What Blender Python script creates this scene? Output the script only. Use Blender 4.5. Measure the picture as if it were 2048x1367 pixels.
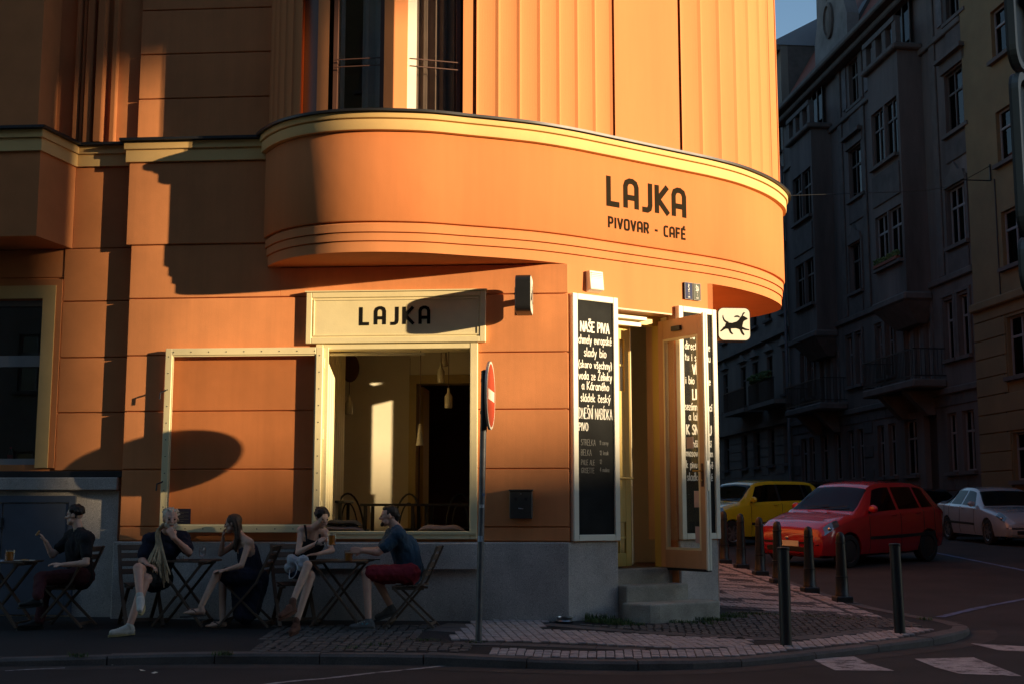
import bpy, bmesh, math, random, unicodedata
from mathutils import Matrix, Vector, noise
random.seed(7)
for o in list(bpy.data.objects): bpy.data.objects.remove(o, do_unlink=True)
SC = bpy.context.scene
COL = SC.collection
# ---------------------------------------------------------------- camera, sky, sun, exposure
FPX, CXP, CYP, HC = 2500.0, 1024.0, 683.5, 1.26
PITCH = math.atan((1020 - CYP) / FPX)
cam = bpy.data.objects.new('camera', bpy.data.cameras.new('camera'))
COL.objects.link(cam); SC.camera = cam
cam.location = (0, 0, HC); cam.rotation_euler = (math.pi / 2 + PITCH, 0, 0)
cam.data.sensor_width = 36; cam.data.lens = FPX / 2048 * 36
cam.data.clip_start = 0.05; cam.data.clip_end = 3000
SUN_EL = math.radians(8.3)
SUN_AZ = math.radians(-25.3)                     # direction towards the sun, from +X
sdir = Vector((math.cos(SUN_AZ) * math.cos(SUN_EL), math.sin(SUN_AZ) * math.cos(SUN_EL), math.sin(SUN_EL)))
W = bpy.data.worlds.new('World'); SC.world = W; W.use_nodes = True
nt = W.node_tree
sky = nt.nodes.new('ShaderNodeTexSky'); sky.sky_type = 'NISHITA'; sky.sun_disc = False
sky.sun_elevation = SUN_EL; sky.sun_rotation = math.radians(90) - SUN_AZ
sky.altitude = 250; sky.air_density = 1.0; sky.dust_density = 0.3; sky.ozone_density = 1.9
bg = nt.nodes['Background']; bg.inputs[1].default_value = 0.115
nt.links.new(sky.outputs[0], bg.inputs[0])
sun = bpy.data.objects.new('sun', bpy.data.lights.new('sun', 'SUN')); COL.objects.link(sun)
sun.data.energy = 5.0; sun.data.angle = math.radians(0.53); sun.data.color = (1.0, 0.76, 0.46)
sun.rotation_euler = sdir.to_track_quat('Z', 'Y').to_euler()
SC.view_settings.view_transform = 'Standard'; SC.view_settings.look = 'None'
SC.view_settings.exposure = 0.95; SC.view_settings.gamma = 1; SC.view_settings.use_curve_mapping = False
# ---------------------------------------------------------------- pixels of the photograph to points
CAMP = Vector((0, 0, HC))
def ray(x, y):
    u = (x - CXP) / FPX; v = (CYP - y) / FPX
    return Vector((u, math.cos(PITCH) - v * math.sin(PITCH), math.sin(PITCH) + v * math.cos(PITCH)))
def onz(x, y, z=0.0):
    r = ray(x, y); return CAMP + r * ((z - HC) / r.z)
def ony(x, y, Y):
    r = ray(x, y); return CAMP + r * (Y / r.y)
def projx(P):
    d = Vector(P) - CAMP; cy = d.y * math.cos(PITCH) + d.z * math.sin(PITCH)
    return CXP + FPX * d.x / cy
RZ = lambda a: Matrix.Rotation(a, 4, 'Z')
T = lambda *p: Matrix.Translation(Vector(p if len(p) == 3 else p[0]))
I4 = Matrix.Identity(4)
C1 = Vector((0.67, 14.747, 0))
A_F, A_C, A_R = math.radians(-4.3), math.radians(34.2), math.radians(95.35)
FAC = T(C1) @ RZ(A_F)             # local x along the long facade, y into the building
CHA = T(C1) @ RZ(A_C)             # the corner with the door
C2 = CHA @ Vector((2.36, 0, 0))
RIG = T(C2) @ RZ(A_R)             # along the side street, y into the building
FI, CI, RI = FAC.inverted(), CHA.inverted(), RIG.inverted()
def onframe(x, y, M, off=0.0):     # pixel -> (local x, z) on the plane local y = -off
    Mi = M.inverted(); o = Mi @ CAMP; d = Mi.to_3x3() @ ray(x, y)
    p = o + d * ((-off - o.y) / d.y); return p.x, p.z
def rise(P):
    a = (RI @ Vector((P[0], P[1], 0))).x
    if a < 0: return 0.0
    a = min(a, 25.0); return 0.06 * a - 0.0012 * a * a
def wdist(P):                      # distance outside the building line
    q = Vector((P[0], P[1], 0))
    return max(0.0, -(FI @ q).y, -(CI @ q).y, -(RI @ q).y)
def gz(P):                         # pavement surface
    return -0.06 * min(wdist(P), 3.0) + rise(P)
ROADZ = -0.235
def rz_(P): return ROADZ + rise(P)
def onground(x, y, f=gz):
    z = 0.0
    for k in range(40):
        p = onz(x, y, z) if z < HC - 0.05 else p
        z = 0.5 * z + 0.5 * f(p)
    return Vector((p.x, p.y, f(p)))
# ---------------------------------------------------------------- mesh helpers
WM = {}
class MB:
    def __init__(s, M=None): s.v = []; s.f = []; s.M = M or I4
    def add(s, vs, fs, M=None):
        k = len(s.v); M = s.M @ M if M else s.M
        s.v += [M @ Vector(p) for p in vs]; s.f += [tuple(i + k for i in f) for f in fs]; return s
    def box(s, x0, x1, y0, y1, z0, z1, M=None):
        return s.add([(x0,y0,z0),(x1,y0,z0),(x1,y1,z0),(x0,y1,z0),(x0,y0,z1),(x1,y0,z1),(x1,y1,z1),(x0,y1,z1)],
                     [(0,3,2,1),(4,5,6,7),(0,1,5,4),(1,2,6,5),(2,3,7,6),(3,0,4,7)], M)
    def bar(s, p, q, w, h, up=(0, 0, 1), M=None):        # rectangular bar from p to q
        p, q = Vector(p), Vector(q); d = (q - p).normalized(); up = Vector(up)
        sd = d.cross(up)
        if sd.length < 1e-4: sd = d.cross(Vector((1, 0, 0)))
        sd.normalize(); up = sd.cross(d)
        vs = []
        for c in (p, q):
            for a, b in ((-1,-1),(1,-1),(1,1),(-1,1)): vs.append(c + sd * (a * w / 2) + up * (b * h / 2))
        return s.add(vs, [(0,1,2,3),(7,6,5,4),(0,4,5,1),(1,5,6,2),(2,6,7,3),(3,7,4,0)], M)
    def prism(s, poly, z0, z1, M=None):
        n = len(poly)
        vs = [(p[0], p[1], z0) for p in poly] + [(p[0], p[1], z1) for p in poly]
        return s.add(vs, [tuple(range(n))[::-1], tuple(range(n, 2 * n))] + [(i, (i+1) % n, n + (i+1) % n, n + i) for i in range(n)], M)
    def tube(s, pts, r, n=8, M=None, flat=1.0):
        pts = [Vector(p) for p in pts]; m = len(pts); vs = []; fs = []
        rr = r if isinstance(r, (list, tuple)) else [r] * m
        t0 = (pts[1] - pts[0]).normalized(); a = t0.orthogonal().normalized()
        for i, p in enumerate(pts):
            t = (pts[min(i+1, m-1)] - pts[max(i-1, 0)]).normalized()
            a = (a - t * a.dot(t)).normalized(); b = t.cross(a)
            for k in range(n):
                w = 2 * math.pi * k / n; vs.append(p + a * (math.cos(w) * rr[i]) + b * (math.sin(w) * rr[i] * flat))
        for i in range(m - 1):
            for k in range(n): fs.append((i*n+k, i*n+(k+1) % n, (i+1)*n+(k+1) % n, (i+1)*n+k))
        fs += [tuple(range(n))[::-1], tuple(range((m-1)*n, m*n))]
        return s.add(vs, fs, M)
    def lathe(s, prof, n=20, M=None):
        vs = []; fs = []; m = len(prof)
        for r, z in prof:
            for k in range(n):
                w = 2 * math.pi * k / n; vs.append((r * math.cos(w), r * math.sin(w), z))
        for i in range(m - 1):
            for k in range(n): fs.append((i*n+k, i*n+(k+1) % n, (i+1)*n+(k+1) % n, (i+1)*n+k))
        fs += [tuple(range(n))[::-1], tuple(range((m-1)*n, m*n))]
        return s.add(vs, fs, M)
    def loft(s, rings, closed=True, caps=True, M=None):
        n = len(rings[0]); m = len(rings); vs = [p for r in rings for p in r]; fs = []
        for i in range(m - 1):
            for k in range(n if closed else n - 1):
                fs.append((i*n+k, i*n+(k+1) % n, (i+1)*n+(k+1) % n, (i+1)*n+k))
        if caps and closed: fs += [tuple(range(n))[::-1], tuple(range((m-1)*n, m*n))]
        return s.add(vs, fs, M)
    def capsule(s, p, q, r1, r2, n=10):
        p, q = Vector(p), Vector(q); d = q - p; L = d.length
        t = d.normalized() if L > 1e-6 else Vector((0, 0, 1))
        pts = []; rr = []
        for k in range(5):
            a = math.pi / 2 * (1 - k / 4.0); pts.append(p - t * (r1 * math.sin(a))); rr.append(max(r1 * math.cos(a), 1e-3))
        for k in range(5):
            a = math.pi / 2 * (k / 4.0); pts.append(q + t * (r2 * math.sin(a))); rr.append(max(r2 * math.cos(a), 1e-3))
        if L < 1e-6: pts.pop(5); rr.pop(5)
        return s.tube(pts, rr, n)
    def ball(s, c, rx, ry=None, rz=None, R=None, n=12):
        ry = ry or rx; rz = rz or rx; prof = []
        for k in range(9):
            a = -math.pi / 2 + math.pi * k / 8; prof.append((max(math.cos(a), 1e-3), math.sin(a)))
        return s.lathe(prof, n, T(Vector(c)) @ (R or I4) @ Matrix.Diagonal((rx, ry, rz, 1)))
    def mesh(s, name, bevel=0, smooth=False, seg=1):
        me = bpy.data.meshes.new(name); me.from_pydata(s.v, [], s.f)
        bm = bmesh.new(); bm.from_mesh(me)
        bmesh.ops.recalc_face_normals(bm, faces=bm.faces)
        if bevel:
            es = [e for e in bm.edges if len(e.link_faces) == 2 and e.calc_face_angle(0) > 0.5]
            bmesh.ops.bevel(bm, geom=es, offset=bevel, segments=seg, affect='EDGES', profile=0.5, clamp_overlap=True)
        if smooth:
            for f in bm.faces: f.smooth = True
            for e in bm.edges:
                if len(e.link_faces) == 2 and e.calc_face_angle(0) > 0.7: e.smooth = False
        bm.to_mesh(me); bm.free(); return me
    def build(s, name, m, parent=None, bevel=0, smooth=False, seg=1, **props):
        return link(name, s.mesh(name, bevel, smooth, seg), m, parent, **props)
def link(name, me, m, parent=None, **props):
    o = bpy.data.objects.new(name, me); COL.objects.link(o)
    if m is not None and not me.materials: me.materials.append(m)
    if parent is not None:
        o.parent = parent; o.matrix_parent_inverse = WM.get(parent.name, I4).inverted()
    for k, v in props.items(): o[k] = v
    return o
def thing(name, label, cat, loc=(0, 0, 0), rot=0.0, group=None):
    o = bpy.data.objects.new(name, None); COL.objects.link(o); o.empty_display_size = 0.1
    o.location = loc; o.rotation_euler = (0, 0, rot); WM[o.name] = T(Vector(loc)) @ RZ(rot)
    o['label'] = label; o['category'] = cat
    if group: o['group'] = group
    return o
def copy_tree(o, loc, rot, label=None, M=None):
    c = o.copy(); COL.objects.link(c); c.location = loc; c.rotation_euler = (0, 0, rot)
    WM[c.name] = T(Vector(loc)) @ RZ(rot)
    if label: c['label'] = label
    for ch in o.children:
        d = ch.copy(); COL.objects.link(d); d.parent = c; d.matrix_parent_inverse = I4
        for g in ch.children:
            h = g.copy(); COL.objects.link(h); h.parent = d; h.matrix_parent_inverse = I4
    return c
def tag(o, label, cat, group=None):
    o['label'] = label; o['category'] = cat
    if group: o['group'] = group
    return o
# ---------------------------------------------------------------- materials
MATS = {}
def mat(name, col, rough=0.8, var=0.12, scale=3.0, bump=0.0, bscale=80.0, metal=0.0, coat=0.0, spec=0.5, speck=0.0, sscale=150.0, streak=False, drough=0.0, wave=0.0, worn=None, drip=0.0):
    if name in MATS: return MATS[name]
    m = bpy.data.materials.new(name); m.use_nodes = True; MATS[name] = m
    N = m.node_tree.nodes; L = m.node_tree.links; b = N['Principled BSDF']
    b.inputs['Roughness'].default_value = rough; b.inputs['Metallic'].default_value = metal
    b.inputs['Coat Weight'].default_value = coat; b.inputs['Coat Roughness'].default_value = 0.04
    b.inputs['Specular IOR Level'].default_value = spec; b.inputs['Diffuse Roughness'].default_value = drough
    tc = N.new('ShaderNodeTexCoord'); out = tc.outputs['Object']
    if streak:
        mp = N.new('ShaderNodeMapping'); mp.inputs['Scale'].default_value = (1, 1, 0.18); L.new(out, mp.inputs[0]); src = mp.outputs[0]
    else: src = out
    n1 = N.new('ShaderNodeTexNoise'); n1.inputs['Scale'].default_value = scale; n1.inputs['Detail'].default_value = 6; n1.inputs['Roughness'].default_value = 0.62
    L.new(src, n1.inputs['Vector'])
    r = N.new('ShaderNodeMapRange'); r.inputs['From Min'].default_value = 0.3; r.inputs['From Max'].default_value = 0.7
    r.inputs['To Min'].default_value = 1 - var; r.inputs['To Max'].default_value = 1 + var; L.new(n1.outputs['Fac'], r.inputs['Value'])
    val = r.outputs[0]
    if speck:
        n2 = N.new('ShaderNodeTexNoise'); n2.inputs['Scale'].default_value = sscale; n2.inputs['Detail'].default_value = 3; L.new(out, n2.inputs['Vector'])
        r2 = N.new('ShaderNodeMapRange'); r2.inputs['From Min'].default_value = 0.35; r2.inputs['From Max'].default_value = 0.65
        r2.inputs['To Min'].default_value = 1 - speck; r2.inputs['To Max'].default_value = 1 + speck; L.new(n2.outputs['Fac'], r2.inputs['Value'])
        mm = N.new('ShaderNodeMath'); mm.operation = 'MULTIPLY'; L.new(val, mm.inputs[0]); L.new(r2.outputs[0], mm.inputs[1]); val = mm.outputs[0]
    if drip:                                   # faint rain streaks
        mp2 = N.new('ShaderNodeMapping'); mp2.inputs['Scale'].default_value = (7, 7, 0.35); L.new(out, mp2.inputs[0])
        n5 = N.new('ShaderNodeTexNoise'); n5.inputs['Scale'].default_value = 1.0; n5.inputs['Detail'].default_value = 7; n5.inputs['Roughness'].default_value = .7; L.new(mp2.outputs[0], n5.inputs['Vector'])
        r5 = N.new('ShaderNodeMapRange'); r5.inputs['From Min'].default_value = 0.38; r5.inputs['From Max'].default_value = 0.62; r5.inputs['To Min'].default_value = 1 - drip; r5.inputs['To Max'].default_value = 1 + drip * .4; L.new(n5.outputs['Fac'], r5.inputs['Value'])
        m5 = N.new('ShaderNodeMath'); m5.operation = 'MULTIPLY'; L.new(val, m5.inputs[0]); L.new(r5.outputs[0], m5.inputs[1]); val = m5.outputs[0]
    mx = N.new('ShaderNodeVectorMath'); mx.operation = 'SCALE'; mx.inputs[0].default_value = col; L.new(val, mx.inputs['Scale'])
    cout = mx.outputs[0]
    if worn:                                   # paint rubbed through to the ground below
        nw = N.new('ShaderNodeTexNoise'); nw.inputs['Scale'].default_value = 7; nw.inputs['Detail'].default_value = 8; nw.inputs['Roughness'].default_value = 0.7; L.new(out, nw.inputs['Vector'])
        rw = N.new('ShaderNodeMapRange'); rw.inputs['From Min'].default_value = 0.52; rw.inputs['From Max'].default_value = 0.62; L.new(nw.outputs['Fac'], rw.inputs['Value'])
        mw = N.new('ShaderNodeMix'); mw.data_type = 'RGBA'; mw.inputs['B'].default_value = (*worn, 1); L.new(rw.outputs[0], mw.inputs['Factor']); L.new(cout, mw.inputs['A']); cout = mw.outputs['Result']
    L.new(cout, b.inputs['Base Color'])
    if bump:
        n3 = N.new('ShaderNodeTexNoise'); n3.inputs['Scale'].default_value = bscale; n3.inputs['Detail'].default_value = 5; L.new(out, n3.inputs['Vector'])
        bp = N.new('ShaderNodeBump'); bp.inputs['Strength'].default_value = bump; bp.inputs['Distance'].default_value = 0.01
        L.new(n3.outputs['Fac'], bp.inputs['Height']); nout = bp.outputs[0]
        if wave:
            n4 = N.new('ShaderNodeTexNoise'); n4.inputs['Scale'].default_value = 2.2; n4.inputs['Detail'].default_value = 2; L.new(out, n4.inputs['Vector'])
            b2 = N.new('ShaderNodeBump'); b2.inputs['Strength'].default_value = wave; b2.inputs['Distance'].default_value = 0.05; L.new(n4.outputs['Fac'], b2.inputs['Height']); L.new(nout, b2.inputs['Normal']); nout = b2.outputs[0]
        L.new(nout, b.inputs['Normal'])
    return m
def glass_mat(name, tint=(0.92, 0.92, 0.92), refl=0.08, rough=0.0, rmax=0.6):
    m = bpy.data.materials.new(name); m.use_nodes = True; MATS[name] = m
    N = m.node_tree.nodes; L = m.node_tree.links; N.remove(N['Principled BSDF'])
    t = N.new('ShaderNodeBsdfTransparent'); t.inputs[0].default_value = (*tint, 1)
    g = N.new('ShaderNodeBsdfGlossy'); g.inputs['Roughness'].default_value = rough; g.inputs['Color'].default_value = (1, 1, 1, 1)
    lw = N.new('ShaderNodeLayerWeight'); lw.inputs['Blend'].default_value = 0.22
    mr = N.new('ShaderNodeMapRange'); mr.inputs['To Min'].default_value = refl; mr.inputs['To Max'].default_value = rmax; L.new(lw.outputs['Fresnel'], mr.inputs['Value'])
    mx = N.new('ShaderNodeMixShader'); L.new(mr.outputs[0], mx.inputs[0]); L.new(t.outputs[0], mx.inputs[1]); L.new(g.outputs[0], mx.inputs[2])
    L.new(mx.outputs[0], N['Material Output'].inputs[0]); return m
def liquid_mat(name, col):
    m = bpy.data.materials.new(name); m.use_nodes = True; b = m.node_tree.nodes['Principled BSDF']; MATS[name] = m
    b.inputs['Base Color'].default_value = (*col, 1); b.inputs['Roughness'].default_value = 0.1
    b.inputs['Transmission Weight'].default_value = 0.2; b.inputs['IOR'].default_value = 1.33; return m
plaster = mat('orange_plaster', (0.74, 0.295, 0.115), 0.9, 0.10, 1.3, 0.25, 140, drough=.35, drip=.05, wave=0.12, spec=.2)
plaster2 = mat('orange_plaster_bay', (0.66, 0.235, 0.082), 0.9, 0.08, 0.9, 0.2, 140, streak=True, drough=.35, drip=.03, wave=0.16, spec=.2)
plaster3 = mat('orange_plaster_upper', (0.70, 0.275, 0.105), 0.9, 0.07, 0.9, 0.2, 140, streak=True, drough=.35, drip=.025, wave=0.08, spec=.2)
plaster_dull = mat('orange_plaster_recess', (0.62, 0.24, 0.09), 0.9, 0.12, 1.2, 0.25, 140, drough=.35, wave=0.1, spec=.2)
ochre = mat('ochre_plaster', (0.74, 0.48, 0.19), 0.88, 0.08, 1.5, 0.15, 120)
cream = mat('cream_paint', (0.84, 0.72, 0.42), 0.5, 0.06, 4, 0.1, 60)
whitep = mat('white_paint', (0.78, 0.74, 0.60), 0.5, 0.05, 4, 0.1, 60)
granite = mat('granite', (0.47, 0.43, 0.395), 0.85, 0.28, 1.3, 0.35, 160, speck=0.38, sscale=150, drip=.06)
step_stone = mat('step_stone', (0.36, 0.33, 0.27), 0.85, 0.32, 2.2, 0.4, 120, speck=0.25, sscale=130)
zinc = mat('dark_sheet_metal', (0.05, 0.05, 0.055), 0.45, 0.2, 4, metal=0.6)
blackp = mat('black_paint', (0.012, 0.012, 0.013), 0.45, 0.2, 8)
letterbrown = mat('brown_lettering', (0.020, 0.0145, 0.008), 0.95, 0.1, 10, spec=.08)
letterblack = mat('black_lettering', (0.01, 0.009, 0.008), 0.9, 0.1, 10, spec=.1)
slate = mat('blackboard_slate', (0.011, 0.0115, 0.011), 0.85, 0.6, 2.5, 0.05, 40, spec=.25)
chalk = mat('chalk_paint', (0.76, 0.74, 0.67), 0.95, 0.22, 45)
faintchalk = mat('faint_chalk', (0.16, 0.16, 0.15), 0.9, 0.3, 40)
doorwood = mat('orange_door_wood', (0.60, 0.34, 0.17), 0.45, 0.15, 2.5, 0.1, 60, streak=True)
yellowdoor = mat('ochre_door_wood', (0.58, 0.40, 0.09), 0.45, 0.1, 3, 0.1, 60, streak=True)
darkwood = mat('dark_brown_wood', (0.10, 0.045, 0.03), 0.5, 0.2, 4, streak=True)
brass = mat('brass', (0.55, 0.38, 0.14), 0.3, 0.1, 8, metal=1.0)
steel = mat('steel', (0.45, 0.45, 0.46), 0.28, 0.15, 8, metal=1.0)
galv = mat('galvanised_steel', (0.13, 0.13, 0.135), 0.5, 0.3, 5, metal=0.4)
curtain = mat('curtain_cloth', (0.70, 0.66, 0.58), 0.95, 0.12, 5)
curtain2 = mat('brown_curtain_cloth', (0.24, 0.16, 0.12), 0.95, 0.15, 5)
glass = glass_mat('window_glass', (0.86, 0.87, 0.87), 0.05, 0, .45)
sashglass = glass_mat('sash_glass', (0.94, 0.92, 0.90), 0.015, 0, 0.18)
doorglass = glass_mat('door_glass', (0.97, 0.96, 0.94), 0.02, 0, .22)
clearglass = glass_mat('drinking_glass', (0.95, 0.95, 0.95), 0.05)
# ---------------------------------------------------------------- ground, road, pavement
asphalt = mat('road_asphalt', (0.026, 0.022, 0.022), 0.9, 0.45, 0.8, 0.5, 220, speck=0.35, sscale=260)
asphalt2 = mat('pavement_asphalt', (0.020, 0.018, 0.019), 0.9, 0.25, 1.0, 0.5, 220, speck=0.3, sscale=260)
kerbstone = mat('kerb_granite', (0.10, 0.085, 0.08), 0.85, 0.3, 3, 0.4, 120, speck=0.3, sscale=140)
slab_m = mat('paving_slab', (0.10, 0.086, 0.082), 0.88, 0.25, 2, 0.3, 120, speck=0.2)
lightstone = mat('pale_mosaic_stone', (0.38, 0.325, 0.31), 0.85, 0.3, 9, 0.3, 120, speck=0.2)
darkstone = mat('dark_mosaic_stone', (0.07, 0.062, 0.066), 0.85, 0.25, 9, 0.3, 120, speck=0.2)
cobble_m = mat('grey_cobble', (0.095, 0.083, 0.076), 0.85, 0.45, 7, 0.3, 120, speck=0.2)
soil = mat('joint_soil', (0.05, 0.045, 0.035), 0.95, 0.3, 6)
roadwhite = mat('road_paint_white', (0.36, 0.33, 0.325), 0.8, 0.3, 8, 0.3, 150, speck=0.3, sscale=90, worn=(.06,.055,.055))
roadblue = mat('road_paint_blue', (0.10, 0.14, 0.26), 0.8, 0.3, 6, 0.3, 150, speck=0.3, sscale=90, worn=(.05,.045,.045))
grass_m = mat('grass_blades', (0.06, 0.10, 0.025), 0.8, 0.4, 12)
gp = MB(); gp.add([(-900,-900,-0.45),(900,-900,-0.45),(900,900,-0.45),(-900,900,-0.45)], [(0,1,2,3)])
gp.build('ground', asphalt, kind='structure')
def sheet(name, m, inside, f, x0, x1, y0, y1, st, **pr):
    mb = MB(); nx = int((x1-x0)/st); ny = int((y1-y0)/st); ids = {}
    def vid(i, j):
        if (i, j) not in ids:
            p = (x0+i*st, y0+j*st); ids[(i, j)] = len(mb.v); mb.v.append(Vector((p[0], p[1], f(p))))
        return ids[(i, j)]
    for i in range(nx):
        for j in range(ny):
            if inside((x0+(i+.5)*st, y0+(j+.5)*st)): mb.f.append((vid(i,j), vid(i+1,j), vid(i+1,j+1), vid(i,j+1)))
    return mb.build(name, m, smooth=True, **pr)
sheet('road', asphalt, lambda p: True, rz_, -60, 60, -30, 90, 1.0, kind='structure')
# pavement outline: facade strip, round corner, side street strip
KF, KR, RAD = 2.55, 2.45, 1.6
def fworld(s, d): return FAC @ Vector((s, -d, 0))
def rworld(a, d): return RIG @ Vector((a, -d, 0))
kA, kB = fworld(-16, KF), rworld(40, KR)
# kerb line: straight along the facade, arc round the corner, straight up the side street
pA = fworld(-16, KF); dF = (FAC.to_3x3() @ Vector((1, 0, 0))); dR = (RIG.to_3x3() @ Vector((1, 0, 0)))
q = rworld(0, KR)
den = dF.x * dR.y - dF.y * dR.x; w = q - pA
tt = (w.x * dR.y - w.y * dR.x) / den; corner = pA + dF * tt
CUT = 2.3
a0 = corner - dF * CUT; a1 = corner + dR * CUT
kpx = [(-700,1330),(-300,1322),(0,1315),(250,1309),(450,1305.5),(800,1306),(950,1311),(1107,1317),(1300,1320),(1450,1317),(1560,1308),(1680,1295),(1800,1281),(1875,1270),(1918,1259),(1922,1250),(1890,1241),(1830,1231),(1760,1219)]
kerb = [onground(x, y) for x, y in kpx]
for p in kerb: p.z = 0
kend = (RI @ kerb[-1]).x
kerb += [rworld(kend + 1.2 + 1.3 * k, KR - .15) for k in range(28)]
def spl0(P, n=6):
    P = [P[0]*2 - P[1]] + P + [P[-1]*2 - P[-2]]; out = []
    for i in range(1, len(P)-2):
        for k in range(n):
            t = k/n; a,b,c,d = P[i-1],P[i],P[i+1],P[i+2]; out.append(0.5*(b*2+(c-a)*t+(a*2-b*5+c*4-d)*t*t+(b*3-a-c*3+d)*t**3))
    out.append(P[-2]); return out
kerb = spl0(kerb)
# pavement as a fan of strips between kerb line and building line
def inner(P):
    q = FI @ P
    if q.x < 0: return FAC @ Vector((q.x, 0.35, 0))
    r = RI @ P
    if r.x > 0: return RIG @ Vector((r.x, 0.05, 0))
    c = CI @ P; return CHA @ Vector((min(max(c.x, 0.0), 2.36), 0.5, 0))
pv = MB(); NS = 10
for P in kerb:
    Q = inner(P)
    for k in range(NS + 1):
        X = Q + (P - Q) * (k / NS); pv.v.append(Vector((X.x, X.y, gz(X) - 0.004)))
for i in range(len(kerb) - 1):
    for k in range(NS): b = i * (NS + 1) + k; pv.f.append((b, b+1, b+NS+2, b+NS+1))
pv.build('pavement', asphalt2, smooth=True, kind='structure')
# kerb stones, each about a metre
kroot = bpy.data.objects.new('kerb', None); COL.objects.link(kroot); kroot['kind'] = 'structure'
def resample(pts, st):
    out = [pts[0].copy()]; acc = 0.0
    for a, b in zip(pts, pts[1:]):
        L = (b - a).length; d = st - acc
        while d <= L: out.append(a + (b - a) * (d / L)); d += st
        acc = L - (d - st)
    return out
kp = resample(kerb, 0.52)
kp = [p for p in kp]
i = 0
while i + 2 < len(kp):
    seg = kp[i:i+3]; mb = MB(); rings = []
    dz = random.uniform(-.006, .006)
    for j, p in enumerate(seg):
        a = kp[max(i+j-1, 0)]; b = kp[min(i+j+1, len(kp)-1)]; d = (b - a).normalized(); nrm = Vector((d.y, -d.x, 0))
        if j == 0: p = p + d * 0.006
        if j == 2: p = p - d * 0.006
        zt = gz(p - nrm * 0.05) + 0.004 + dz; zb = rz_(p) - 0.2
        o = p + nrm * 0.09; n_ = p - nrm * 0.13
        rings.append([(n_.x, n_.y, zb), (o.x, o.y, zb), (o.x, o.y, zt - 0.025), (o.x - nrm.x*.022, o.y - nrm.y*.022, zt), (n_.x, n_.y, zt)])
    mb.loft(rings); mb.build('kerb_stone', kerbstone, kroot); i += 2
# worn, paler gutter strip along the kerb and tar seams in the carriageway
def strip_along(pts, d0, d1, h, m, f=rz_):
    mb = MB(); n = len(pts)
    for i, p in enumerate(pts):
        d = (pts[min(i+1, n-1)] - pts[max(i-1, 0)]).normalized(); nn = Vector((d.y, -d.x, 0)); wob = 0.03*noise.noise(Vector((i*.37, 0, 3)))
        for o in (d0, d1 + wob): q = p + nn*o; mb.v.append(Vector((q.x, q.y, f(q) + h)))
    for i in range(n-1): mb.f.append((2*i, 2*i+1, 2*i+3, 2*i+2))
    return mb.build('gutter', m, smooth=True, kind='structure')
gut = mat('gutter_asphalt', (.046,.038,.035), .9, .4, 2.5, .5, 200, speck=.35, sscale=200)
strip_along(kp[2:-2], .085, .42, .003, gut)
# paving laid on the pavement: helper that drops pieces on the slope
def gp3(p, h=0.0): return Vector((p[0], p[1], gz(p) + h))
def stone(mb, c, du, dv, a, b, h=0.012):     # one stone: centre, axes, half sizes
    vs = []
    for hh, k in ((-0.03, 1.0), (h*0.5, 1.0), (h, 0.82)):
        for sa, sb in ((-1,-1),(1,-1),(1,1),(-1,1)):
            P = c + du * (sa*a*k) + dv * (sb*b*k); vs.append((P.x, P.y, gz(P) + hh))
    mb.add(vs, [(0,1,5,4),(1,2,6,5),(2,3,7,6),(3,0,4,7),(4,5,9,8),(5,6,10,9),(6,7,11,10),(7,4,8,11),(8,9,10,11)])
def inpoly(p, poly):
    r = False; j = len(poly) - 1
    for i in range(len(poly)):
        a, b = poly[i], poly[j]
        if (a[1] > p[1]) != (b[1] > p[1]) and p[0] < (b[0]-a[0]) * (p[1]-a[1]) / (b[1]-a[1]) + a[0]: r = not r
        j = i
    return r
G = lambda x, y: onground(x, y)
def field(name, m, poly_px, du, su, sv, gap=0.006, jit=0.006, parent=None, kind='stuff', lean=0.0, m2=None, dark=None, fw=G):
    poly = [fw(x, y) for x, y in poly_px]; dv = Vector((-du.y, du.x, 0)); dv = (dv + du * lean).normalized()
    us = [p.dot(du) for p in poly]; det = du.x*dv.y - du.y*dv.x
    def loc(p): return ((p.x*dv.y - p.y*dv.x) / det, (du.x*p.y - du.y*p.x) / det)
    L = [loc(p) for p in poly]; mb = MB()
    x = min(l[0] for l in L); x1 = max(l[0] for l in L); i = 0
    while x < x1:
        y = min(l[1] for l in L); y1 = max(l[1] for l in L)
        y += (i % 2) * sv * 0.5
        while y < y1:
            c = du * (x + random.uniform(-jit, jit)) + dv * (y + random.uniform(-jit, jit))
            if inpoly((c.x, c.y), [(p.x, p.y) for p in poly]):
                stone(mb, c, du, dv, su/2 - gap - random.uniform(0, gap*.5), sv/2 - gap - random.uniform(0, gap*.5), 0.010 + random.uniform(-.003, .004))
            y += sv
        x += su; i += 1
    return mb.build(name, m, parent, kind=kind)
cob_px = [(497,1303),(553,1250),(870,1250),(820,1283),(950,1287),(925,1302)]
field('cobbles', cobble_m, cob_px, dF, 0.105, 0.105, 0.007, 0.012)
field('cobbles', cobble_m, [(1150,1247),(1245,1252),(1410,1243),(1470,1222),(1700,1226),(1812,1240),(1840,1252),(1740,1258),(1560,1277),(1480,1274),(1300,1263)], dF, 0.085, 0.085, 0.007, 0.012)
field('mosaic_stones', lightstone, [(948,1240),(1095,1240),(1081,1258),(1222,1265),(1392,1274),(1500,1279),(1500,1292),(1395,1296),(1274,1292),(1092,1283),(962,1280),(894,1277)], dF, 0.092, 0.075, 0.004, 0.002, lean=-0.25)
field('mosaic_stones', lightstone, [(968,1308),(986,1296),(1183,1303),(1395,1300),(1500,1292.5),(1584,1284),(1789,1259),(1820,1255),(1870,1258),(1789,1276),(1605,1296),(1500,1309),(1395,1314),(1274,1316),(1107,1314)], dF, 0.088, 0.07, 0.004, 0.002)
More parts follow.
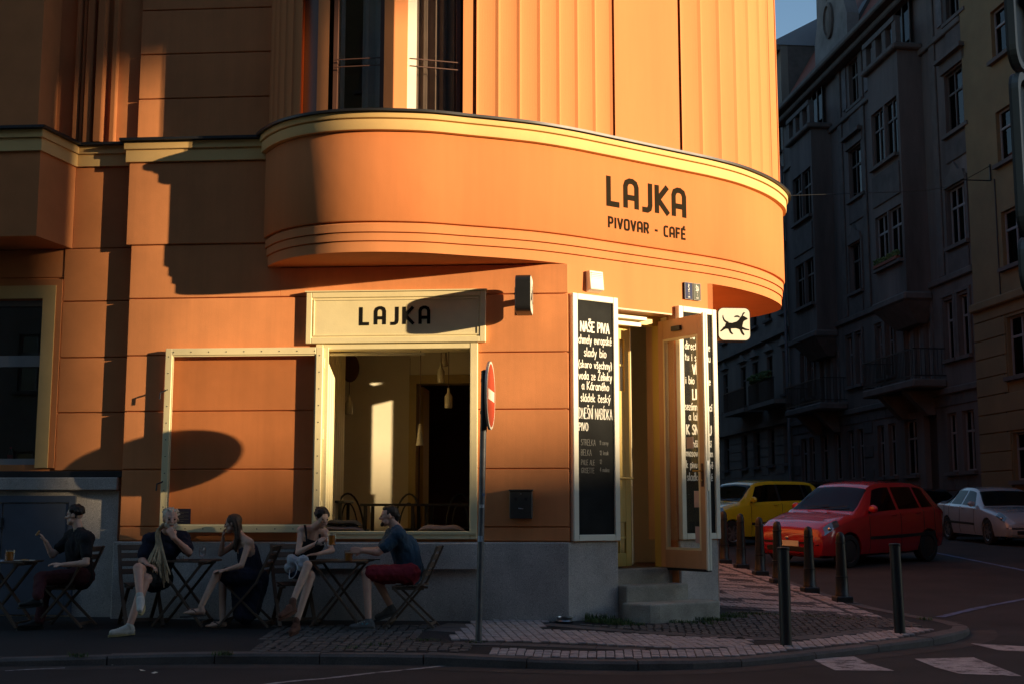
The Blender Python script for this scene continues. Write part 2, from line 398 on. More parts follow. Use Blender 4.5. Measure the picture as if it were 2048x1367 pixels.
proot = bpy.data.objects.new('paving', None); COL.objects.link(proot); proot['kind'] = 'structure'
def slabs(path_px, wid, L):
    pts = resample([G(x, y) for x, y in path_px], 0.05); st = int(L / 0.05)
    for i in range(0, len(pts) - st, st):
        a, b = pts[i], pts[i+st]; d = b - a; d.z = 0; ln = d.length; d.normalize(); nn = Vector((-d.y, d.x, 0)); c = (a + b) / 2
        mb = MB(); stone(mb, c, d, nn, ln/2 - .004, wid/2 - .003, 0.006); mb.build('paving_slab', slab_m, proot)
slabs([(905,1285),(960,1286),(1092,1290),(1274,1298),(1340,1299.5)], 0.17, 0.5)
slabs([(1090,1247),(1222,1260),(1392,1269),(1500,1274)], 0.20, 0.55)
slabs([(1490,1276),(1600,1276),(1720,1261),(1800,1252)], 0.22, 0.6)
slabs([(880,1262),(930,1246)], 0.4, 0.35)
slabs([(925,1304),(990,1301)], 0.2, 0.4)
# side street mosaic pattern in pale and dark stones
ml, md = MB(), MB(); du = dR; dv = Vector((du.y, -du.x, 0))
a = 0.35
while a < 21:
    d = 0.16
    while d < 2.24:
        c = rworld(a + random.uniform(-.004,.004), d + random.uniform(-.004,.004))
        ia, idd = int(a / 0.48), int((d - 0.15) / 0.52)
        dk = (abs((a % 0.48) - 0.04) < 0.045) or (d > 1.83 and d < 1.97) or ((ia + idd) % 2 == 0 and 0.18 < (a % 0.96) / 0.96 < 0.62 and d < 1.8)
        stone(md if dk else ml, c, du, dv, 0.041, 0.041, 0.010 + random.uniform(-.002,.003))
        d += 0.092
    a += 0.092
ml.build('mosaic_stones', lightstone, kind='stuff'); md.build('mosaic_stones', darkstone, kind='stuff')
# grass and moss in the joints by the steps and along the kerb
gb = MB()
def tuft(px, py, n, rad, h):
    c = G(px, py)
    for k in range(n):
        a = random.uniform(0, 6.28); r = rad * math.sqrt(random.random()); p = Vector((c.x + r*math.cos(a)*1.8, c.y + r*math.sin(a)*.7, 0)); p.z = gz(p) + 0.004
        hh = h * random.uniform(.4, 1.1); b = random.uniform(0, 6.28); w = 0.004
        t = p + Vector((math.cos(b)*hh*.7, math.sin(b)*hh*.7, hh)); m_ = p + Vector((math.cos(b)*hh*.2, math.sin(b)*hh*.2, hh*.6))
        sx, sy = -math.sin(b)*w, math.cos(b)*w
        k0 = len(gb.v); gb.v += [p + Vector((sx,sy,0)), p - Vector((sx,sy,0)), m_ - Vector((sx,sy,0))*.8, m_ + Vector((sx,sy,0))*.8, t]
        gb.f += [(k0,k0+1,k0+2,k0+3), (k0+3,k0+2,k0+4)]
for spec in [(1215,1245,420,.16,.06),(1200,1240,160,.1,.09),(1250,1249,160,.14,.04),(1385,1246,200,.16,.04),(1420,1240,260,.14,.05),(1455,1233,260,.14,.05),(1490,1228,160,.14,.035),(1530,1228,120,.14,.03),
             (1620,1232,80,.14,.025),(1700,1238,60,.12,.025),(155,1313,60,.06,.05),(445,1310,90,.06,.05),(760,1290,60,.1,.03),(850,1280,50,.1,.03),(1850,1239,50,.06,.05),(950,1285,40,.06,.03),(700,1296,40,.1,.03)]: tuft(*spec)
gb.build('grass', grass_m, kind='stuff')
# road markings
def marking(m, pts, close=True):
    mb = MB(); P = [onground(x, y, rz_) for x, y in pts]; n = len(P)
    mb.add([(p.x, p.y, p.z + 0.005) for p in P], [tuple(range(n))]); o = mb.build('road_marking', m, kind='structure'); return o
def bez(pts, n=8):
    out = []
    P = [Vector((*p, 0)) for p in pts]; P = [P[0]*2 - P[1]] + P + [P[-1]*2 - P[-2]]
    for i in range(1, len(P) - 2):
        for k in range(n):
            t = k / n; a, b, c, d = P[i-1], P[i], P[i+1], P[i+2]
            out.append(0.5 * (b*2 + (c-a)*t + (a*2-b*5+c*4-d)*t*t + (b*3-a-c*3+d)*t**3))
    out.append(P[-2]); return out
marking(roadwhite, [(1625,1317),(1708,1312),(1735,1325),(1789,1341),(1670,1340),(1640,1326)])
marking(roadwhite, [(1829,1317),(1947,1314),(2044,1352),(1919,1347),(1871,1334)])
marking(roadwhite, [(1941,1286),(2048,1292),(2120,1296),(2120,1306),(2048,1302),(1998,1300)])
def stripe_px(m, pts, w):
    mb = MB(); P = [onground(x, y, rz_) for x, y in pts]; vs = []; fs = []
    for i, p in enumerate(P):
        d = (P[min(i+1, len(P)-1)] - P[max(i-1, 0)]); d.z = 0; d.normalize(); nn = Vector((-d.y, d.x, 0)) * (w * random.uniform(.35, .6))
        vs += [(p.x+nn.x, p.y+nn.y, p.z+.004), (p.x-nn.x, p.y-nn.y, p.z+.004)]
    for i in range(len(P)-1): fs.append((2*i, 2*i+1, 2*i+3, 2*i+2))
    mb.add(vs, fs); return mb.build('road_marking', m, kind='structure')
stripe_px(roadwhite, [(p.x, p.y) for p in bez([(500,1372),(590,1361),(652,1356),(729,1347),(756,1344),(830,1337),(902,1329)])], 0.07)
stripe_px(roadwhite, [(p.x, p.y) for p in bez([(10,1341),(60,1338),(130,1335)])], 0.05)
stripe_px(roadblue, [(p.x, p.y) for p in bez([(1880,1233),(1960,1214),(2060,1195)])], 0.12)
stripe_px(roadblue, [(p.x, p.y) for p in bez([(1865,1103),(1960,1122),(2060,1142)])], 0.12)
# small litter on the carriageway
for x, y in [(167,1328),(227,1329),(285,1341),(309,1346)]:
    p = onground(x, y, rz_); mb = MB(T(p.x, p.y, p.z + .006) @ RZ(x)); mb.add([(-.03,-.02,0),(.035,-.015,.004),(.03,.02,.01),(-.02,.025,.002)], [(0,1,2,3)], None)
    tag(mb.build('litter', MATS['white_paint']), 'small scrap of pale paper lying in the gutter', 'litter', 'paper scraps in the gutter')
# ---------------------------------------------------------------- the corner building
BLD = thing('corner_building', 'orange corner house with a rounded oriel over its cafe entrance', 'building', C1)
WM[BLD.name] = T(C1)
SW0, SW1 = -2.98, -1.10          # window opening along the facade
ZG, ZT = 0.90, 4.50
D0, D1, DH = 0.76, 1.72, 3.74     # door opening on the corner
OFFC = 0.05                       # corner wall set back this far behind the oriel face
TOP = 12.0
def wall(M, x0, x1, z0, z1, y0, y1, holes, name, m, parent=BLD, bevel=0):
    xs = sorted({x0, x1, *[min(max(h[k], x0), x1) for h in holes for k in (0, 1)]}); zs = sorted({z0, z1, *[min(max(h[k], z0), z1) for h in holes for k in (2, 3)]})
    mb = MB(M)
    for i in range(len(xs) - 1):
        run = None
        for j in range(len(zs) - 1):
            cx, cz = (xs[i]+xs[i+1])/2, (zs[j]+zs[j+1])/2
            if any(h[0] < cx < h[1] and h[2] < cz < h[3] for h in holes):
                if run: mb.box(xs[i], xs[i+1], y0, y1, run[0], run[1]); run = None
            else: run = (run[0] if run else zs[j], zs[j+1])
        if run: mb.box(xs[i], xs[i+1], y0, y1, run[0], run[1])
    return mb.build(name, m, parent)
WIN = (SW0, SW1, 0.98, 3.30)
wall(FAC, -5.37, -0.02, 0.0, 4.19, 0.03, 0.36, [WIN], 'wall_core', plaster)
wall(FAC, -5.37, -3.4, 4.191, 4.5, 0.03, 0.36, [], 'wall_core', plaster)
wall(FAC, -5.37, -3.55, 4.5, 5.6, 0.03, 0.36, [], 'wall_core', plaster)
wall(FAC, -5.37, -3.55, 5.6, TOP, 0.13, 0.36, [], 'wall_core', plaster)
def course(M, x0, x1, z0, z1, y=0.0, m=plaster, d=0.04, g=0.007, parent=BLD, nm='plaster_course'):
    MB(M).box(x0, x1, y, y + d, z0 + g, z1 - g).build(nm, m, parent, bevel=0.006)
ZC = [0.90, 1.07, 1.75, 2.45, 3.13, 3.83, 4.50]
for a, b in zip(ZC, ZC[1:]):
    if b <= 3.2 or a < 3.2:
        course(FAC, -5.39, SW0, a, b); course(FAC, SW1, 0.0, a, b)
        if b > 3.30: course(FAC, SW0, SW1, 3.30, b, d=0.039)
    else: course(FAC, -5.39, -3.5, a, b); course(FAC, -3.505, 0.0, a, 4.195)
# granite plinth and the stone bench-like sill under the window
MB(FAC).box(-5.45, 0.0, -0.03, 0.35, -0.4, 0.895).build('plinth', granite, BLD, bevel=0.012)
MB(FAC).box(-3.35, -1.06, -0.10, -0.031, 0.58, 0.885).build('window_ledge_stone', granite, BLD, bevel=0.01)
# corner wall with the door opening
wall(CHA, 0.0, 2.36, 0.0, 4.199, OFFC, OFFC + 0.30, [(D0, D1, -1, DH)], 'wall_core', plaster3)
MB(CHA).box(0.0, 0.745, 0.02, 0.36, -0.4, 0.895).build('plinth', granite, BLD, bevel=0.012)
MB(CHA).box(1.735, 2.39, 0.02, 0.36, -0.4, 0.895).build('plinth', granite, BLD, bevel=0.012)
# side street wall and the back of the house
wall(RIG, 0.02, 0.62, -0.3, 4.19, 0.0, 0.3, [], 'wall_core', plaster_dull)
wall(RIG, 0.62, 24, -0.3, TOP, 0.0, 0.3, [(2 + 3*k, 3.3 + 3*k, zz, zz + 1.9) for k in range(7) for zz in (1.3, 6.2, 9.4)], 'wall_core', plaster_dull)
MB(RIG).box(0.25, 24, -0.05, 0.001, -0.4, 0.9).build('plinth', granite, BLD)
for k in range(7):
    for zz in (1.3, 6.2, 9.4):
        w = MB(RIG).box(2+3*k, 3.3+3*k, 0.14, 0.17, zz, zz+1.9).build('window', glass, BLD)
        fr = MB(RIG)
        for (x0, x1, z0, z1) in ((0,.06,0,1.9),(1.24,1.3,0,1.9),(.62,.68,0,1.9),(0,1.3,0,.06),(0,1.3,1.84,1.9),(0,1.3,1.3,1.35)): fr.box(2+3*k+x0, 2+3*k+x1, .11, .138, zz+z0, zz+z1)
        fr.build('window_frame', cream, w)
# floors and ceiling closing the cafe, back walls
K_back = [FAC @ Vector((-13.8, 0.56, 0)), FAC @ Vector((-13.8, 10, 0)), RIG @ Vector((23.9, 9, 0)), RIG @ Vector((23.9, 0.1, 0)), RIG @ Vector((0.1, 0.1, 0)), CHA @ Vector((0.1, 0.3, 0)), FAC @ Vector((-5.3, 0.3, 0)), FAC @ Vector((-5.4, 0.56, 0))]
MB().prism([(p.x, p.y) for p in K_back], TOP - 0.3, TOP).build('roof_slab', zinc, BLD)
bk = MB()
for a, b in zip(K_back[:3], K_back[1:4]): bk.bar((a.x, a.y, TOP/2 - .2), (b.x, b.y, TOP/2 - .2), 0.3, TOP)
bk.build('back_wall', plaster_dull, BLD)
# upper facade left of the oriel, courses from the cornice up
zu = 5.84; k = 0
while zu < 9.5:
    z1 = 6.40 if k == 0 else zu + 0.585
    course(FAC, -5.41, -3.55, zu, z1, y=0.095, d=0.04); zu = z1; k += 1
course(FAC, -5.41, -3.4, zu, TOP, y=0.095)
course(FAC, -5.45, -3.55, 4.50, 5.54, y=-0.02, g=0.004)
MB(FAC).box(-5.49, -3.62, -0.05, 0.03, 5.545, 5.70).build('cornice', ochre, BLD, bevel=0.004)
MB(FAC).box(-5.51, -3.60, -0.075, 0.03, 5.702, 5.80).build('cornice', ochre, BLD, bevel=0.006)
MB(FAC).box(-5.55, -3.60, -0.13, 0.03, 5.802, 5.835).build('cornice_flashing', zinc, BLD)
# ---- recessed bay to the left
RY = 0.13
wx1, wz1 = onframe(88, 597, FAC, -RY); wx0 = wx1 - 1.5
_, wz0 = onframe(80, 928, FAC, -RY)
wall(FAC, -14, -5.36, -0.3, TOP, RY + 0.03, RY + 0.36, [(wx0, wx1, wz0, wz1)], 'wall_core', plaster_dull)
ZL = [1.74, 2.45, 3.13, 3.83, 4.50]
sx0, sx1 = wx0 - 0.20, wx1 + 0.24
for a, b in zip(ZL, ZL[1:]):
    if a < wz1 + .15: course(FAC, sx1, -5.36, a, b, RY, plaster_dull); course(FAC, -14, sx0, a, b, RY, plaster_dull)
    else: course(FAC, -14, -5.36, a, b, RY, plaster_dull)
course(FAC, sx0, sx1, wz1 + 0.26, 4.50, RY + .012, plaster_dull) if wz1 + .3 < 4.5 else None
sr = MB(FAC)
for x0, x1, z0, z1 in ((wx1 + .0, wx1 + .16, wz0 - .04, wz1 + .16), (wx0 - .16, wx0, wz0 - .04, wz1 + .16), (wx0, wx1, wz1, wz1 + .16)): sr.box(x0, x1, RY - .03, RY + .04, z0, z1)
sr.build('window_surround', ochre, BLD)
sr = MB(FAC)
for x0, x1, z0, z1 in ((wx1 + .161, wx1 + .235, wz0 - .04, wz1 + .235), (wx0 - .235, wx0 - .161, wz0 - .04, wz1 + .235), (wx0 - .161, wx1 + .161, wz1 + .161, wz1 + .235)): sr.box(x0, x1, RY - .012, RY + .04, z0, z1)
sr.build('window_surround', plaster_dull, BLD)
lw = MB(FAC).box(wx0, wx1, RY + .20, RY + .21, wz0, wz1).build('window', glass, BLD)
fr = MB(FAC); wm = (wx0 + wx1) / 2; zt = wz0 + (wz1 - wz0) * 0.63
for x0, x1, z0, z1 in ((wx0, wx0+.07, wz0, wz1), (wx1-.07, wx1, wz0, wz1), (wm-.05, wm+.05, wz0, wz1), (wx0, wx1, wz0, wz0+.08), (wx0, wx1, wz1-.07, wz1), (wx0, wx1, zt-.07, zt+.07)): fr.box(x0, x1, RY + .16 + .0004*x0, RY + .199, z0, z1)
fr.build('window_frame', mat('grey_window_paint', (0.28, 0.28, 0.29), .5, .1), lw)
fr = MB(FAC); fr.box(wx0 + .02, wx1 - .02, RY + .12, RY + .32, wz0 - .05, wz0 + .012); fr.build('window_sill', mat('grey_window_paint', (0.28, 0.28, 0.29)), lw)
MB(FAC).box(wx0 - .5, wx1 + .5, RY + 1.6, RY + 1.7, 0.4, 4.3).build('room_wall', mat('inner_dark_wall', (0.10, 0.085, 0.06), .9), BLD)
# plinth of the recess with ledge and metal door
MB(FAC).box(-14, -5.46, RY - .02, RY + .029, -0.4, 1.50).build('plinth', granite, BLD)
MB(FAC).box(-14, -5.46, RY - .09, RY + .03, 1.505, 1.66).build('plinth_ledge', granite, BLD, bevel=.01)
MB(FAC).box(-14, -5.40, RY - .06, RY + .03, 1.662, 1.738).build('plinth_ledge', zinc, BLD, bevel=.004)
gate_m = mat('blue_grey_metal_paint', (0.085, 0.10, 0.135), .5, .12, 4, .05)
gx1, _ = onframe(150, 1100, FAC, -RY); gx0 = gx1 - 1.35
gz0, gz1 = 0.02, 1.44
gt = MB(FAC)
gt.box(gx0, gx0+.08, RY-.06, RY-.021, gz0, gz1); gt.box(gx1-.08, gx1, RY-.06, RY-.021, gz0, gz1); gt.box(gx0, gx1, RY-.058, RY-.021, gz1-.08, gz1)
g_o = gt.build('metal_door', gate_m, BLD)
for x0, x1 in ((gx0+.09, gx0+.43), (gx0+.45, gx1-.09)):
    pn = MB(FAC).box(x0, x1, RY-.045, RY-.0215, gz0, gz1-.09).build('door_leaf', gate_m, g_o, bevel=.004)
hg = MB(FAC)
for zz in (.35, 1.05): hg.box(gx0+.43, gx0+.46, RY-.062, RY-.046, zz, zz+.12)
hg.box(gx0+.34, gx0+.40, RY-.07, RY-.046, .72, .86); hg.build('hinge', zinc, g_o)
# ---- angular oriel further left with its cornice
OF = 0.62
ox1, _ = onframe(78, 360, FAC, OF); ox2, _ = onframe(150, 380, FAC, -RY)
orp = [(-13.5, RY + .1), (-13.5, -OF), (ox1, -OF), (ox2, RY + .0), (ox2, RY + .1)]
def off_orp(d): return [(-13.5, RY + .1), (-13.5, -OF - d), (ox1 + d*.75, -OF - d), (ox2 + d*1.1, RY - .001), (ox2 + d*1.1, RY + .1)]
MB(FAC).prism(orp, 4.50, 5.54).build('oriel_wall', plaster_dull, BLD)
MB(FAC).prism(off_orp(.03), 5.542, 5.70).build('cornice', ochre, BLD)
MB(FAC).prism(off_orp(.055), 5.702, 5.80).build('cornice', ochre, BLD)
MB(FAC).prism(off_orp(.11), 5.802, 5.835).build('cornice_flashing', zinc, BLD)
orp2 = [(-13.5, RY + .1), (-13.5, -OF + .02), (ox1 - .06, -OF + .02), (ox2 - .30, RY + .0), (ox2 - .30, RY + .1)]
MB(FAC).prism(orp2, 5.836, TOP).build('oriel_wall', plaster_dull, BLD)
MB(FAC).box(ox2 + .02, -5.46, RY - .03, RY + .03, 5.545, 5.70).build('cornice', ochre, BLD)
MB(FAC).box(ox2 + .02, -5.46, RY - .055, RY + .03, 5.702, 5.80).build('cornice', ochre, BLD)
MB(FAC).box(ox2 + .02, -5.46, RY - .11, RY + .03, 5.802, 5.835).build('cornice_flashing', zinc, BLD)
course(FAC, ox2 + .0, -5.40, 4.50, 5.54, RY, plaster_dull, g=.004)
for px0, px1, pr in ((152, 161, .05), (165, 171, .03), (176, 190, .09), (199, 214, .13), (226, 236, .06)):
    x0, _ = onframe(px0, 150, FAC, -RY); x1, _ = onframe(px1, 150, FAC, -RY)
    MB(FAC).box(x0, x1, RY - pr, RY + .03, 5.836, TOP).build('window_moulding', plaster_dull, BLD, bevel=.008)
# ---------------------------------------------------------------- the rounded oriel
kpts = [FAC @ Vector((s, -o, 0)) for s, o in ((-3.74,-.30),(-3.72,.02),(-3.64,.18),(-3.50,.37),(-3.30,.57),(-3.03,.74),(-2.72,.845),(-2.4,.88),(-2.05,.86),(-1.6,.77),(-1.15,.585))]
kpts += [CHA @ Vector((t, -o, 0)) for t, o in ((-.80,-.13),(-.40,-.045),(0.05,-.005),(.45,0),(1.18,0),(1.91,0),(2.31,-.005),(2.76,-.045),(3.16,-.13),(3.6,-.27),(4.06,-.48),(4.5,-.76),(4.80,-1.10),(4.93,-1.5),(4.97,-1.95),(4.95,-2.5),(4.75,-3.0),(4.25,-3.45),(3.9,-3.6))]
def spline(P, n=10):
    P = [P[0]*2 - P[1]] + P + [P[-1]*2 - P[-2]]; out = []
    for i in range(1, len(P)-2):
        for k in range(n):
            t = k/n; a,b,c,d = P[i-1],P[i],P[i+1],P[i+2]
            out.append(0.5*(b*2+(c-a)*t+(a*2-b*5+c*4-d)*t*t+(b*3-a-c*3+d)*t**3))
    out.append(P[-2]); return out
KC = resample(spline(kpts, 16), 0.04)
def koff(i, o):
    a = KC[max(i-2, 0)]; b = KC[min(i+2, len(KC)-1)]; d = (b - a).normalized()
    return KC[i] + Vector((d.y, -d.x, 0)) * o
def sweep(name, m, prof, i0=0, i1=None, smooth=True, parent=BLD, mod=None):
    i1 = len(KC) - 1 if i1 is None else i1; mb = MB(); n = len(prof)
    for i in range(i0, i1 + 1):
        for o, z in prof:
            p = koff(i, o + (mod(i) if mod else 0)); mb.v.append(Vector((p.x, p.y, z)))
    for i in range(i1 - i0):
        for k in range(n - 1): mb.f.append((i*n+k, (i+1)*n+k, (i+1)*n+k+1, i*n+k+1))
    return mb.build(name, m, parent, smooth=smooth)
sweep('oriel_moulding', plaster3, [(-.055,4.20),(-.055,4.318),(-.075,4.324)])
sweep('oriel_moulding', plaster3, [(-.07,4.326),(-.038,4.33),(-.038,4.418),(-.06,4.424)])
sweep('oriel_moulding', plaster3, [(-.055,4.426),(-.022,4.43),(-.022,4.52),(-.05,4.545)])
sweep('oriel_wall', plaster2, [(-.06,4.55),(-.008,4.552),(0,4.565),(0,5.60),(-.01,5.612)])
sweep('cornice', ochre, [(-.03,5.614),(.05,5.62),(.055,5.63),(.055,5.742),(.03,5.748)])
sweep('cornice', ochre, [(.03,5.75),(.075,5.756),(.08,5.765),(.08,5.825),(.05,5.83)])
sweep('cornice_flashing', zinc, [(.05,5.831),(.125,5.822),(.128,5.850),(-.12,5.895)])
cap = MB(); cap.add([(koff(i, -.056).x, koff(i, -.056).y, 4.2) for i in range(len(KC))], [tuple(range(len(KC)))])
cap.build('oriel_soffit', plaster2, BLD)
cap = MB(); cap.add([(koff(i, -.05).x, koff(i, -.05).y, TOP) for i in range(len(KC))], [tuple(range(len(KC)))])
cap.build('oriel_roof', zinc, BLD)
cap = MB(); cap.add([(koff(i, -.2).x, koff(i, -.2).y, 5.6) for i in range(len(KC))], [tuple(range(len(KC)))])
cap.build('oriel_floor', darkwood, BLD)
def kidx(px):                      # index on the oriel line seen at this pixel column
    best = 0
    for i in range(len(KC)):
        p = koff(i, -.04)
        if projx((p.x, p.y, 5.9)) >= px and i > 6: return i
    return len(KC) - 1
I0 = 0; Ij0 = kidx(615); Iw0 = kidx(655); Ip0 = kidx(765); Ip1 = kidx(808); Iw1 = kidx(925); Ij1 = kidx(950)
Ic1 = kidx(1227); Id1 = kidx(1358); Ie1 = kidx(1541); Ie2 = kidx(1553)
def flute(i0, i1, n):              # concave flutes between two indices
    mb = MB(); N = n * 8; pts = []
    for k in range(N + 1):
        f = i0 + (i1 - i0) * k / N; i = int(f); fr_ = f - i; ph = (k % 8) / 8.0
        dep = -0.025 - 0.028 * math.sqrt(max(0, 1 - (2*ph - 1)**2)) if k % 8 else -0.025
        a = koff(min(i, len(KC)-1), dep); b = koff(min(i+1, len(KC)-1), dep); p = a + (b - a) * fr_; pts.append(p)
    for p in pts: mb.v += [Vector((p.x, p.y, 5.86)), Vector((p.x, p.y, TOP))]
    for k in range(N): mb.f.append((2*k, 2*k+2, 2*k+3, 2*k+1))
    return mb.build('fluted_panel', plaster3, BLD)
flute(I0, Ij0 - 3, 7)
flute(Ij1, Ic1 - 1, 7); flute(Id1 + 1, Ie1, 6); flute(Ie2 + 4, len(KC) - 1, 20)
sweep('flat_panel', plaster3, [(-.03,5.86),(-.03,TOP)], Ic1, Id1)
sweep('flat_panel', plaster3, [(-.03,5.86),(-.03,TOP)], Ie1 + 1, Ie2 + 3)
sweep('wall_core', plaster2, [(-.13,5.86),(-.13,TOP)], 0, Ij0)
sweep('wall_core', plaster2, [(-.13,5.86),(-.13,TOP)], Ij1 - 1, len(KC)-1)
# projecting corner block high up on the right
q_ = koff(Ie2, 0.0)
# window piers
sweep('window_pier', plaster3, [(-.35,5.86),(-.035,5.86),(-.035,TOP)], Iw0 - max(2, (Iw0-Ij0)*2//3), Iw0)
sweep('window_jamb', darkwood, [(-.10,5.86),(-.10,TOP)], Ij0 - 4, Iw0 - max(2, (Iw0-Ij0)*2//3))
mbp = MB(); a, b = koff(Ip0, -.03), koff(Ip1, -.03); c, d = koff(Ip1, -.36), koff(Ip0, -.36); m_ = koff((Ip0+Ip1)//2, .03)
mbp.prism([(a.x,a.y),(m_.x,m_.y),(b.x,b.y),(c.x,c.y),(d.x,d.y)], 5.86, TOP); mbp.build('window_pier', plaster3, BLD, bevel=.006)
sweep('window_pier', plaster3, [(-.35,5.86),(-.045,5.86),(-.045,TOP)], Iw1, Ij1 - 1)
for ia, ib in ((Iw0, Ip0), (Ip1, Iw1)):
    a, b = koff(ia, -.16), koff(ib, -.16); L = (b - a).length; M = T(a) @ RZ(math.atan2(b.y-a.y, b.x-a.x))
    wo = MB(M).box(0, L, .02, .026, 5.87, TOP).build('window', glass, BLD)
    fr = MB(M)
    for x0, x1, z0, z1 in ((0,.05,5.87,TOP),(L-.05,L,5.87,TOP),(0,L,5.87,5.94)): fr.box(x0, x1, -.02 + .0005*x1, .018, z0, z1)
    fr.build('window_frame', darkwood, wo)
    if ia != Iw0: MB(M).box(-.01, .10, -.06, -.025, 5.87, TOP).build('window_post', whitep, wo)
    fr = MB(M)
    for zz in (6.44, 6.53): MB(M).box(.02, L-.02, -.07, -.06, zz, zz+.011).build('guard_rail', darkwood, wo)
    sp = MB(M)
    for k in range(14): sp.bar((.35+.022*k, -.04, 5.87), (.35+.022*k+random.uniform(-.01,.01), -.05, 5.92), .003, .003)
    sp.build('bird_spikes', zinc, wo)
    for x0, x1, m in ((L*.05, L*.16, curtain), (L*.52, L*.98, curtain if ia == Iw0 else curtain2)) if ia == Iw0 else ((.03, L-.03, curtain2),):
        cb = MB(M); n = max(8, int((x1-x0)/.02))
        for k in range(n+1):
            x = x0 + (x1-x0)*k/n; y = .11 + .035*math.sin(k*1.1) + .012*math.sin(k*2.7)
            cb.v += [Vector(M @ Vector((x, y, 5.9))), Vector(M @ Vector((x, y*1.0, TOP)))]
        for k in range(n): cb.f.append((2*k, 2*k+2, 2*k+3, 2*k+1))
        cb.build('curtain', m, BLD, smooth=True)
# interior baffle behind the oriel windows
cb = MB()
for a, b in ((koff(Ij0, -1.6), koff(Ij1, -1.6)),): cb.bar((a.x, a.y, 9), (b.x, b.y, 9), .1, 6.2)
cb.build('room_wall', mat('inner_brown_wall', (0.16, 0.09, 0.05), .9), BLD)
# bracket of the floor above, peeping past the edge
Is = kidx(1559)
sweep('oriel_block', plaster3, [(-.05,8.16),(.10,8.16),(.10,8.26),(.07,8.27),(.07,TOP)], Is, len(KC)-1)
# ---------------------------------------------------------------- lettering from strokes
def ribbon(mb, pts, w, h, M, thick=0.004):       # mitred flat stroke, pts in the local x-z plane
    pts = [Vector((p[0], p[1])) for p in pts]; n = len(pts)
    closed = n > 2 and (pts[0] - pts[-1]).length < 1e-5
    if not closed:                               # sharp corners: two strokes that overlap a little
        for i in range(1, n - 1):
            if (pts[i] - pts[i-1]).normalized().dot((pts[i+1] - pts[i]).normalized()) < -.2:
                ribbon(mb, pts[:i+1], w, h, M, thick); ribbon(mb, pts[i:], w, h + .0005, M, thick); return
    if closed: pts = pts[:-1]; n -= 1
    L, R = [], []
    for i in range(n):
        a = pts[i-1] if (i > 0 or closed) else None; b = pts[(i+1) % n] if (i < n-1 or closed) else None
        d1 = (pts[i]-a).normalized() if a is not None else None; d2 = (b-pts[i]).normalized() if b is not None else None
        if d1 is None: d1 = d2
        if d2 is None: d2 = d1
        nn = Vector((-d1.y-d2.y, d1.x+d2.x))
        if nn.length < .2: nn = Vector((-d1.y, d1.x))
        nn.normalize(); c = max(.55, nn.dot(Vector((-d1.y, d1.x)))); q = pts[i].copy()
        if not closed and i == 0: q -= d2 * w * .25
        if not closed and i == n-1: q += d1 * w * .25
        L.append(q + nn*(w/2/c)); R.append(q - nn*(w/2/c))
    vs = []
    for a, b in zip(L, R): vs += [(a.x, -h, a.y), (b.x, -h, b.y), (a.x, -h+thick, a.y), (b.x, -h+thick, b.y)]
    fs = []
    for i in range(n if closed else n-1):
        j = (i+1) % n; fs += [(4*i,4*i+1,4*j+1,4*j), (4*i+1,4*i+3,4*j+3,4*j+1), (4*i+2,4*i,4*j,4*j+2)]
    if not closed: fs += [(0,2,3,1), (4*n-4,4*n-3,4*n-1,4*n-2)]
    mb.add(vs, fs, M)
# bold rounded sign letters, on a grid one high
LOGO = {'L': (.50, '0,1 0,0 .46,0'), 'A': (.56, '0,0 0,.78 .06,.93 .2,1 .34,1 .48,.93 .54,.78 .54,0;.02,.36 .52,.36'),
 'J': (.36, '.34,1 .34,.2 .30,.06 .20,0 0,0'), 'K': (.54, '0,0 0,1;.5,1 .06,.5 .54,0'), 'P': (.5, '0,0 0,1 .3,1 .42,.95 .47,.82 .47,.62 .42,.5 .3,.44 .03,.44'),
 'I': (.05, '.02,0 .02,1'), 'V': (.54, '0,1 .27,0 .54,1'), 'O': (.54, '.14,0 .04,.06 0,.2 0,.8 .04,.94 .14,1 .4,1 .5,.94 .54,.8 .54,.2 .5,.06 .4,0 .14,0'),
 'R': (.5, '0,0 0,1 .3,1 .42,.95 .47,.82 .47,.64 .42,.52 .3,.46 .03,.46;.27,.44 .48,0'), '-': (.3, '0,.42 .26,.42'), 'C': (.46, '.44,1 .16,1 .04,.94 0,.8 0,.2 .04,.06 .16,0 .44,0'),
 'F': (.42, '.42,1 0,1 0,0;.03,.52 .36,.52'), 'E': (.44, '.44,1 0,1 0,0 .44,0;.03,.52 .38,.52'), ' ': (.3, '')}
def parse(s): return [[tuple(float(c) for c in p.split(',')) for p in st.split()] for st in s.split(';') if st]
def logo(mb, text, M, x0, z0, x1, cap, wt):
    nf = [unicodedata.normalize('NFD', c) for c in text]
    tot = sum(LOGO[c[0]][0] for c in nf) * cap; gap = ((x1 - x0) - tot) / (len(text) - 1); x = x0
    for k, c in enumerate(nf):
        w, s = LOGO[c[0]]
        st = parse(s)
        if len(c) > 1: st.append([(.2, 1.12), (.34, 1.3)])
        lm = MB()
        for j, pl in enumerate(st): ribbon(lm, [(x + p[0]*cap, z0 + p[1]*cap) for p in pl], wt*cap, .005 + .0006*j, M)
        if lm.v: lm.build('letter', mb[0], mb[1])
        x += w*cap + gap
